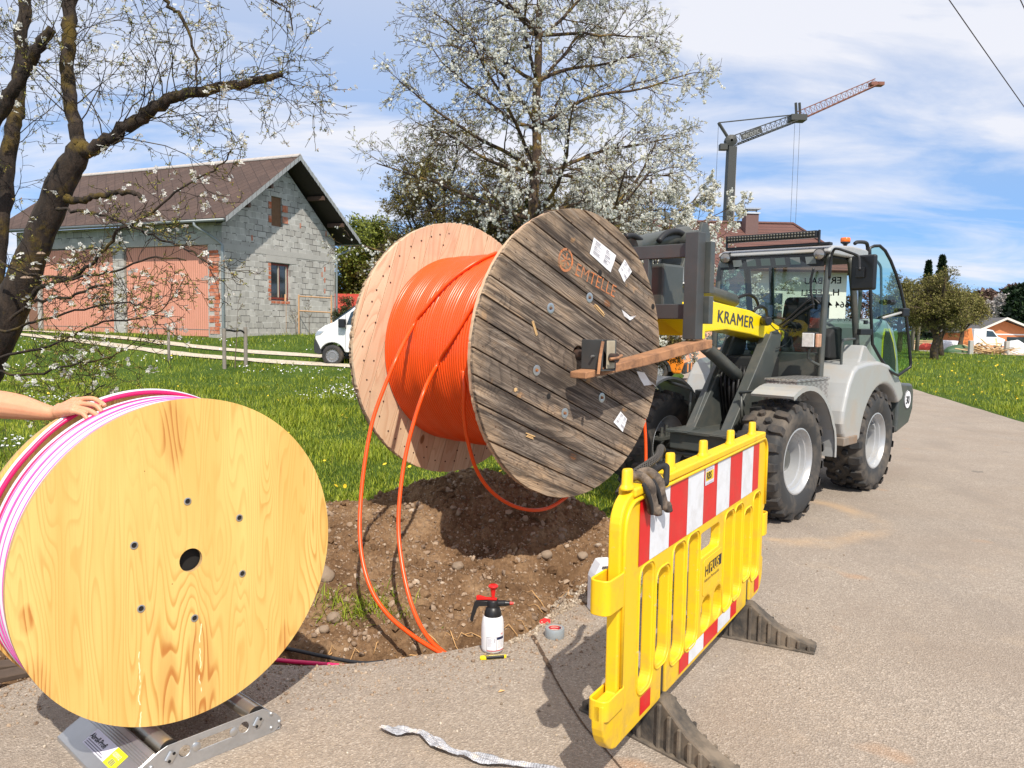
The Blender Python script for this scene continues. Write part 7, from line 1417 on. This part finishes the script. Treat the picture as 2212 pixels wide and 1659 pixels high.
# ================================================================== wood on the horizon
def wood(name, lst, mat, sz, seed, per=900):
    r2 = np.random.default_rng(seed); V = []
    for (x, y, H, R, con) in lst:
        n = per; h = H*r2.random(n)**.7; rad = (R*(1-h/H)**.8 if con else R*np.sqrt(np.clip(1-((h/H-.55)/.5)**2, .02, 1)))*np.sqrt(r2.random(n)); a = r2.uniform(0, 6.28, n); V.append(np.c_[x+rad*np.cos(a), y+rad*np.sin(a), h])
    V = np.vstack(V); o = put(name, L3V, L3F, V, sz, mat, None); return tag(o, kind='stuff')
r2 = np.random.default_rng(9)
L1 = [(P(px, 700, Y)[0], Y, H*r2.uniform(.85, 1.1), R, con) for px, Y, H, R, con in [(2105+k*14, 165+r2.uniform(-10, 10), 10.0+.10*k, 2.6, 0) for k in range(8)]]
wood('brown_wood', L1+[(P(px, 700, 260)[0], 260, r2.uniform(11, 15), 5, 0) for px in range(-900, 3600, 42)], MPWD, .9, 1, 420)
wood('conifer_wood', [(P(px, 700, Y)[0], Y, H, 2.6, 1) for px, Y, H in [(2135, 175, 10.4), (2150, 172, 9.6), (2172, 150, 9.4), (2186, 140, 9.2), (2200, 132, 9.2), (2214, 128, 9.3), (2230, 122, 9), (2246, 120, 9.4), (2262, 118, 9), (2188, 112, 6.8), (2206, 108, 7.2), (2224, 104, 7.4)]]+[(P(px, 700, 270)[0], 270, r2.uniform(12, 19), 3.5, 1) for px in list(range(-900, 0, 55))+list(range(2260, 3600, 50))], MCON, .8, 2, 700)
wood('pale_wood', [(P(px, 700, Y)[0], Y, H, 1.7, 0) for px, Y, H in [(2140, 128, 6.4), (2166, 122, 7.2), (2112, 130, 4.2)]], MPAL, .5, 3, 700)
# hedge behind garage and house, low and dark
# ================================================================== house behind the loader
HF = Frame((P(1505, 700, 34)[0], 34, 0), R_(2)); house = thing('house', 'white rendered house with a brown tiled roof and one chimney, behind the loader', 'house', HF.o, HF.th)
MREN = plain('render_white', (.72, .70, .64), .85, var=.06, vs=2); MTB = None
def m_pantile():
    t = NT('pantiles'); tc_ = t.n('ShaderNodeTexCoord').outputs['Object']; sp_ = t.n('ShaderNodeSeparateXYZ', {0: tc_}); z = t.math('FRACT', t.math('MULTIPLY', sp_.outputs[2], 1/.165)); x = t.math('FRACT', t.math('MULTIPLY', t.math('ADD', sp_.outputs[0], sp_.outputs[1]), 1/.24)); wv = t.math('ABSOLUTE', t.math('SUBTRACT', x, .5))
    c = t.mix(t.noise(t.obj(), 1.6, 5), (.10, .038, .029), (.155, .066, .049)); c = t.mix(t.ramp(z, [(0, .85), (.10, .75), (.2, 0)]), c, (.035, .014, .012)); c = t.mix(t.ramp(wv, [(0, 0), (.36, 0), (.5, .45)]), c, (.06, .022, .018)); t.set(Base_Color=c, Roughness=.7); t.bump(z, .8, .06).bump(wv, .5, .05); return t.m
MPTL = m_pantile()
zE, zR, dep, Wd = 4.15, 6.62, 8., 6.75
MB().box(.5, Wd, .6, dep-.6, -.5, zE).build('wall', MREN, house)
rf = MB(); xr0, xr1 = -1.6, 5.55; e0, e1 = -1.6, Wd+.5
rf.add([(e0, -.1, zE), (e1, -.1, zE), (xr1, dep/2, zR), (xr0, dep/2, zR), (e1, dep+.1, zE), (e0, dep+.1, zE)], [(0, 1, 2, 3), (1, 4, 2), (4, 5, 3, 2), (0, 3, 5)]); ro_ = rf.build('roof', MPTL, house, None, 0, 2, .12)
MB().tube([(xr0, dep/2, zR+.04), (xr1, dep/2, zR+.04), (e1, -.1, zE+.06)], .10, 6).build('ridge', MPTL, ro_)
ch = MB().box(2.92, 3.52, dep/2-1.1, dep/2-.5, 5.2, 6.95).build('chimney', plain('chimney_brown', (.15, .085, .075), .7), ro_, None, .01, 1); MB().box(2.87, 3.57, dep/2-1.15, dep/2-.45, 6.951, 7.02).build('chimney_collar', plain('metal_pale', (.62, .63, .64), .4, .5), ch)
MB().box(2.85, 3.59, dep/2-1.17, dep/2-.43, 7.16, 7.22).build('chimney_cowl', plain('cowl', (.45, .46, .48), .4, .5), ch); MB().box(2.98, 3.02, dep/2-1.0, dep/2-.95, 7.02, 7.16).box(3.42, 3.46, dep/2-1.0, dep/2-.95, 7.02, 7.16).build('cowl_legs', MGUT, ch)
# lower wing that carries on the roof toward the camera
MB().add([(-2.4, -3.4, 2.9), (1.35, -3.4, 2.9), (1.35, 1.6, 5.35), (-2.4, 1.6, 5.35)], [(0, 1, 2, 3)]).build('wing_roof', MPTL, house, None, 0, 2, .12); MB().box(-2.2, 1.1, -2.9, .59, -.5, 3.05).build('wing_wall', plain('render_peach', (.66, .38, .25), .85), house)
for x0, w_ in ((2.9, 1.0), (5.0, 1.0)):
    w2 = MB().box(x0, x0+w_, .56, .6, 1.9, 3.2).build('window', MPANE, house); MB().box(x0-.08, x0, .54, .6, 1.82, 3.28).box(x0+w_, x0+w_+.08, .54, .6, 1.82, 3.28).box(x0, x0+w_, .54, .6, 3.201, 3.28).box(x0, x0+w_, .54, .6, 1.82, 1.899).build('frame', MREN, w2)
# small shed with a red roof beside the garage
sx = P(745, 640, 44); sh = thing('shed', 'low shed with a bright red tiled roof beside the garage', 'shed', (sx[0], 44, 1.05)); MRED2 = plain('red_tiles', (.40, .045, .025), .8, var=.3, vs=8, bump=.6, bs=20, bd=.05)
MB().box(-1.6, 2.6, 0, 3, -.6, 1.05).build('wall', MDKST if False else plain('shed_wall', (.11, .07, .05), .85), sh); MB().add([(-2.0, -.6, .95), (3.0, -.6, .95), (3.0, 1.6, 2.15), (-2.0, 1.6, 2.15), (3.0, 3.8, .95), (-2.0, 3.8, .95)], [(0, 1, 2, 3), (3, 2, 4, 5)]).build('roof', MRED2, sh, None, 0, 2, .1)
twig_tree('bush', 'dark twiggy bush between the garage corner and the red shed roof', P(745, 690, 30)[0], 30, 1.5, .75, 48, MDKG, leaves=2500, ls=.06, nl=8, low=.2, rt=.05, cat='bush')
stake(757, 745, 1.7, .045, 'orange-brown stake standing above the bonnet of the white van')
# ================================================================== crane
YC = 62.; cb0 = P(1572, 700, YC); crane = thing('tower_crane', 'slewing building crane with a raised lattice jib above the house roof', 'crane', (cb0[0], YC, 0)); co_ = np.array(crane.location)
MCR = plain('crane_grey', (.055, .055, .05), .6, .3, var=.15); MCRO = plain('crane_red', (.22, .085, .055), .6, .2, var=.2)
def CP(x, y, dy=0): return P(x, y, YC+dy)-co_
zt = CP(1578, 318)[2]; m_ = MB().box(-.34, .30, -.40, .40, 0, zt).build('mast', MCR, crane, None, .03, 1); m_.location = (-.42, 0, 0); m_.rotation_euler = (0, R_(.9), 0)
MB().box(.12, .20, -.05, .05, 0, zt-.3).build('ladder', plain('ladder_pale', (.42, .38, .36), .6), crane)
MB().tube([CP(1552, 265), CP(1582, 312)], .12, 6).build('back_frame', MCR, crane); MB().tube([CP(1552, 265), CP(1723, 247)], .05, 5).build('tie_rod', MCR, crane)
MB().lathe([(.1, -.4), (.45, -.3), (.45, .3), (.1, .4)], CP(1578, 305), (0, 1, 0), 10).build('slewing_head', MCR, crane); MB().box(*[v for c, h in zip(CP(1562, 318), (.28, .3, .22)) for v in (c-h, c+h)]).build('winch', MCR, crane)
def lattice(a_bot, b_bot, dz, w_, n, r, mat, nm):
    mb = MB(); a, b = np.array(a_bot), np.array(b_bot); d = b-a; up = np.array([0, 0, 1.])-(d/np.linalg.norm(d))*(d[2]/np.linalg.norm(d)); up /= np.linalg.norm(up)
    top = lambda f: a+d*f+up*dz*(1-.25*f); l = lambda f, s: a+d*f+np.array([0, s*w_/2, 0]) 
    for s in (-1, 1): mb.tube([l(0, s), l(1, s)], r, 5)
    mb.tube([top(0), top(1)], r, 5)
    for k in range(n):
        f0, fm, f1 = k/n, (k+.5)/n, (k+1)/n
        for s in (-1, 1): mb.tube([l(f0, s), top(fm)], r*.4, 3); mb.tube([top(fm), l(f1, s)], r*.4, 3)
        mb.tube([l(f0, -1), l(f1, 1)], r*.4, 3); mb.tube([l(f0, -1), l(f0, 1)], r*.4, 3)
    return mb.build(nm, mat, crane)
lattice(CP(1589, 313), CP(1728, 259), .72, .9, 13, .045, MCR, 'jib'); lattice(CP(1728, 259), CP(1896, 183), .66, .8, 15, .040, MCRO, 'jib_extension')
for dx in (-3, 5): MB().tube([CP(1724+dx, 262), CP(1722+dx, 222)], .10, 6).build('king_post', MCR, crane)
MB().box(*[v for c, h in zip(CP(1722, 256), (.6, .5, .22)) for v in (c-h, c+h)]).build('trolley', MCR, crane); MB().box(*[v for c, h in zip(CP(1893, 182), (.5, .3, .12)) for v in (c-h, c+h)]).build('jib_head', MCRO, crane)
for dx in (-5, 6): b = CP(1722+dx, 262); MB().tube([b, b*[1, 1, 0]+[0, 0, .5]], .013, 4).build('hoist_rope', MCR, crane)
for x in (1552,): b = CP(x, 266); MB().tube([b, [b[0]-.1, b[1], 1.0]], .014, 4).build('stay_rope', MCR, crane)
MB().tube([CP(1600, 300), CP(1665, 276), CP(1720, 250)], .015, 3).build('jib_rope', MCR, crane)
mb = MB(); a, b = CP(1604, 303, -.6), CP(1648, 286, -.6); d = (b-a); u_ = d/np.linalg.norm(d); v_ = np.array([0, 0, 1.])-u_*u_[2]; mb.quad(a, b, b+v_*.5, a+v_*.5); bd_ = mb.build('name_board', MCR, crane, None, 0, 2, .03); text('board_letters', 'MACOUTIC', .40, plain('crane_letters', (.35, .35, .34), .6), bd_, a+[0, -.03, .08]+u_*.1, u_, v_, .62, 0)
# ================================================================== overhead lines and the double pole
for pts_, r_, lab in (((P(2050, 0, 8.6), P(2212, 231, 10.)), .006, 'black overhead cable crossing the top right corner'), ((P(2204, 0, 8.6), P(2330, 270, 10.)), .006, 'second overhead cable just clipping the top right corner')):
    a_, b_ = pts_; tag(MB().tube([a_+(b_-a_)*k-np.array([0, 0, -.012])*(k-.5)**2 for k in np.linspace(-3, 6, 28)], r_, 6).build('overhead_cable', plain('cable_dark', (.05, .035, .035), .6), None, 180), lab, 'cable', 'overhead cables')
p = P(1972, 742, 62); up_ = thing('utility_pole', 'double wooden utility pole in the meadow behind the loader', 'utility pole', (p[0], 62, 0))
for s in (0, 1): MB().tube([(s*.42-.1, 0, -.2), (s*.36+.12, 0, 5.3)], .15, 10).build('pole', MPOST, up_, 180)
# ================================================================== white van and orange car
def wheelset(par, x, y, r, rim, sd=-1, name='wheel'):
    w_ = MB().lathe([(r*.62, sd*-.09), (r*.66, sd*.10), (r*.9, sd*.11), (r, sd*.08), (r, sd*-.09), (r*.9, sd*-.11), (r*.62, sd*-.10)], (0, 0, 0), (0, 1, 0), 36).build(name, MTYR, par, 50); w_.location = (x, y, r)
    MB().lathe([(r*.64, sd*.095), (r*.60, sd*.07), (r*.50, sd*.06), (r*.34, sd*.075), (r*.30, sd*.06), (0, sd*.06)], (0, 0, 0), (0, 1, 0), 28).build('rim', rim, w_, 40)
    mb = MB()
    for k in range(14): a = k*2*math.pi/14; mb.cyl((.55*r*math.cos(a), sd*.062, .55*r*math.sin(a)), (.55*r*math.cos(a), sd*.068, .55*r*math.sin(a)), r*.035, n=8)
    tag(mb.build('rim_holes', MDARK, w_), kind='stuff'); return w_
MVW = plain('van_white', (.78, .79, .80), .25, var=.02, coat=.6); MCLAD = plain('cladding', (.03, .032, .035), .6); MGLD = plain('car_glass', (.02, .03, .033), .05, spec=.8)
MHEAD = plain('headlight', (.50, .52, .55), .1, .5, var=.3, vs=20)
vp = P(680, 790, 25.); vz = float(T(vp[0], 25.)); van = thing('panel_van', 'white panel van parked on the gravel drive, mostly hidden behind the drum', 'van', (vp[0], 25, vp[2]), R_(-2))
ws = [(.56+.42*math.cos(R_(a)), .33+.42*math.sin(R_(a))) for a in range(170, 5, -11)]; ws2 = [(3.95+.42*math.cos(R_(a)), .33+.42*math.sin(R_(a))) for a in range(175, 0, -11)]
prf = [(.04, .40), (.0, .60), (.02, .98), (.10, 1.12), (.32, 1.28), (.60, 1.39), (1.12, 1.75), (1.30, 1.90), (1.62, 1.99), (5.0, 1.99), (5.08, 1.8), (5.10, .45)]; vb = MB().prism([(.10, .38)]+[(x, z) for x, z in ws]+[(3.5, .36)]+ws2+[(5.05, .38)]+prf[::-1], 'y', 0, 1.9).build('body', MVW, van, None, .05, 3)
MB().prism([(-.015, .42), (-.03, .62), (.0, .92), (.16, .62), (.22, .40), (.12, .36)], 'y', -.012, 1.912).build('bumper', MCLAD, van, None, .02, 2); MB().prism([(.0, .95), (.085, 1.105), (.30, 1.10), (.17, .98)], 'y', -.014, .10).build('headlight', MHEAD, van, None, .01, 1)
MB().prism([(1.02, 1.32), (1.16, 1.70), (1.40, 1.87), (2.05, 1.87), (2.05, 1.32)], 'y', -.008, 0).build('side_window', MGLD, van); MB().prism([(.64, 1.415), (1.14, 1.775), (1.30, 1.895), (1.27, 1.93), (1.09, 1.80), (.60, 1.44)], 'y', .08, 1.82).build('windscreen', MGLD, van)
MB().box(.80, 1.02, -.22, -.01, 1.22, 1.50).build('mirror', MBLK, van, None, .03, 2)
for x in (.98, 2.1): MB().box(x, x+.008, -.004, 0, .42, 1.75).build('door_seam', MCLAD, van)
for x in (.56, 3.95):
    for y, sd in ((.10, -1), (1.80, 1)): wheelset(van, x, y, .335, plain('steel_rim', (.28, .28, .29), .4, .5), sd)
MOC = plain('car_orange', (.80, .24, .02), .3, var=.03, coat=.6); hp = P(1470, 815, 24.5); car = thing('orange_car', 'small orange car with black cladding parked on the grass behind the fork carriage', 'car', (hp[0]+.2, 24.5, 0.0), R_(-20+180))
# car frame: front at x=0, rear at +x, near side (to the camera) at y=+
c1 = [(.80+.36*math.cos(R_(a)), .32+.36*math.sin(R_(a))) for a in range(170, 5, -11)]; c2 = [(3.15+.36*math.cos(R_(a)), .32+.36*math.sin(R_(a))) for a in range(175, 0, -11)]
MB().prism([(.08, .26), (.3, .26)]+c1+[(1.5, .24), (2.6, .24)]+c2+[(3.7, .28), (3.82, .60), (3.80, .98), (3.6, 1.06), (1.10, 1.04), (.35, .96), (.05, .84), (-.02, .6)], 'y', -.86, .86).build('body', MOC, car, None, .05, 3)
MB().prism([(.95, 1.02), (1.55, 1.50), (1.9, 1.58), (3.3, 1.56), (3.72, 1.1), (3.6, 1.02)], 'y', -.74, .74).build('cabin', MGLD, car, None, .06, 3); MB().prism([(1.5, 1.50), (1.9, 1.585), (3.3, 1.565), (3.42, 1.45)], 'y', -.76, .76).build('roof', MOC, car, None, .03, 2)
for cc in (.80, 3.15): MB().prism([(cc+.44*math.cos(R_(a)), .32+.44*math.sin(R_(a))) for a in range(0, 181, 12)]+[(cc+.36*math.cos(R_(a)), .32+.36*math.sin(R_(a))) for a in range(180, -1, -12)], 'y', .855, .885).build('arch_cladding', MCLAD, car)
MB().box(1.2, 2.75, .855, .885, .24, .42).build('sill_cladding', MCLAD, car); MB().box(-.07, .06, -.80, .80, .26, .58).build('bumper', MCLAD, car, None, .03, 2); 
for s in (-1, 1): MB().box(-.085, -.0, s*.42-.10, s*.42+.10, .30, .56).build('bumper_trim', MOC, car, None, .01, 1); MB().box(-.03, .2, s*.66-.14, s*.66+.14, .68, .86).build('headlight', MHEAD, car, None, .03, 2)
for x in (.80, 3.15):
    for y, sd in ((.76, 1), (-.76, -1)): wheelset(car, x, y, .33, MRIM, sd)
# ================================================================== building yard at the far right
yd = [P(1985, 733, 70), P(2300, 748, 62), P(2420, 742, 90), P(1985, 728, 95)]; o = MB().add([(Rx(1978, 64), 64, .03), (Rx(2080, 58), 58, .03), (Rx(2320, 54), 54, .03), (Rx(2500, 90), 90, .03), (Rx(1970, 96), 96, .03)], [(0, 1, 2, 3, 4)]).build('gravel_yard', MDRV); tag(o, kind='structure')
YB = 84.; b0 = P(2098, 745, YB); bh = thing('wooden_house', 'low orange boarded house with a pale verge and grey roof beyond the yard', 'house', (b0[0], YB, 0), R_(4)); MOB = plain('orange_boards', (.56, .20, .08), .8, var=.2, vs=3)
bh.scale = (.8, .8, .82)
MB().prism([(.6, 0), (8.6, 0), (8.6, 2.1), (4.0, 3.55), (.6, 2.1)], 'y', 0, 9).build('wall', MOB, bh)
for pr_ in ([(-.6, 1.75), (4.0, 3.72), (4.0, 3.86), (-.65, 1.87)], [(9.6, 1.75), (4.0, 3.72), (4.0, 3.86), (9.65, 1.87)]): r_ = MB().prism(pr_, 'y', -1.1, 9.5).build('roof', plain('roof_grey', (.10, .095, .095), .8), bh); MB().prism([(x, z-.12 if i < 2 else z+.02) for i, (x, z) in enumerate(pr_)], 'y', -1.16, -1.105).build('bargeboard', plain('verge_white', (.62, .60, .55), .6), r_)
MB().box(4.9, 7.4, -.03, 0, .35, 1.35).build('window', MPANE, bh); MB().box(.6, 8.6, -.05, 0, 1.60, 1.75).build('rail', MPAP, bh)
v2 = thing('pickup_van', 'small white van parked in the yard in front of the orange boarded house', 'van', (Rx(2105, 70), 70, .04), R_(3)); MB().prism([(0, .35), (2.9, .35), (2.92, .95), (2.3, 1.15), (1.75, 1.75), (1.1, 1.85), (.05, 1.85)], 'y', 0, 1.7).build('body', MVW, v2, None, .05, 2); MB().prism([(1.15, 1.15), (2.15, 1.15), (1.72, 1.65), (1.15, 1.7)], 'y', -.01, 0).build('side_window', MGLD, v2)
for x in (.5, 2.35): wheelset(v2, x, .1, .33, MRIM, -1)
o = MB().box(-.5, .5, -.03, .03, 0, 1.5).build('striped_board', plain('board_orange', (.75, .22, .06), .6, var=.5, vs=5), None); o.location = (Rx(2096, 64), 64, .35); o.rotation_euler = (0, R_(-14), .2); tag(o, 'orange and white board leaning beside the small white van', 'board')
tp_ = thing('timber_pile', 'heap of pale sawn boards thrown together in the yard', 'timber pile', (Rx(2140, 58), 58, 0)); mb = MB(); r3 = random.Random(4)
for k in range(46):
    M_ = Matrix.Translation((r3.gauss(0, .75), r3.gauss(0, .5), .08+abs(r3.gauss(0, .28)))) @ Euler((r3.gauss(0, .2), r3.gauss(0, .3), r3.gauss(0, .9))).to_matrix().to_4x4(); mb.box(-r3.uniform(.5, 1.3), r3.uniform(.5, 1.2), -.06, .06, -.02, .02, M_)
tag(mb.build('boards', plain('sawn_board', (.62, .43, .23), .8, var=.35, vs=2), tp_), kind='stuff')
def heap(px, Y, w_, h, mat, name, lab, cat, sd_):
    bm = bmesh.new(); bmesh.ops.create_icosphere(bm, subdivisions=4, radius=1); V = np.array([v.co[:] for v in bm.verts]); Fc = [tuple(v.index for v in f.verts) for f in bm.faces]; bm.free(); V = V*(1+.22*fbm(V[:, 0]*1.8+sd_, V[:, 1]*1.8+V[:, 2], 4))[:, None]*[w_, w_*.5, h]; V[:, 2] = np.maximum(V[:, 2], -.05); o = rawmesh(name, V, Fc, mat, None, 60); o.location = (Rx(px, Y), Y, .03); return tag(o, lab, cat)
heap(2072, 60, 1.15, .62, plain('tarp_green', (.05, .11, .05), .6, bump=.5, bs=8, bd=.05), 'tarpaulin', 'dark green tarpaulin heap behind the trunk of the meadow tree', 'tarpaulin', 2); heap(2049, 66, 1.7, .85, plain('sheet_white', (.62, .64, .68), .5, bump=.5, bs=6, bd=.05), 'covered_stack', 'white sheeted stack between the meadow tree and the green tarpaulin', 'covered stack', 7)
heap(2004, 66, .75, .55, plain('net_red', (.60, .07, .04), .7), 'red_netting', 'heap of red netting at the left end of the yard', 'netting', 5); heap(2196, 60, .9, 1.0, plain('bag_white', (.66, .66, .68), .6), 'bulk_bag', 'white bulk bag at the right edge of the yard', 'bulk bag', 9)
o = MB()
for k in range(5): o.box(-1.2, 1.2, -.3, .3, .05+k*.16, .15+k*.16)
o = o.build('plank_stack', plain('plank_tan', (.46, .30, .17), .8), None); o.location = (Rx(1992, 70), 70, 0); tag(o, 'low stack of tan planks at the left end of the yard', 'plank stack')
for px, lab in ((2100, 'pair of short pale concrete posts left of the board heap'), (2178, 'pale concrete post right of the board heap')):
    o = MB().box(-.14, .14, -.14, .14, 0, 1.0).build('concrete_post', MCONC, None, None, .02, 1); o.location = (Rx(px, 57), 57, 0); tag(o, lab.replace('pair of short pale concrete posts', 'short pale concrete post'), 'post', 'concrete posts in the yard')
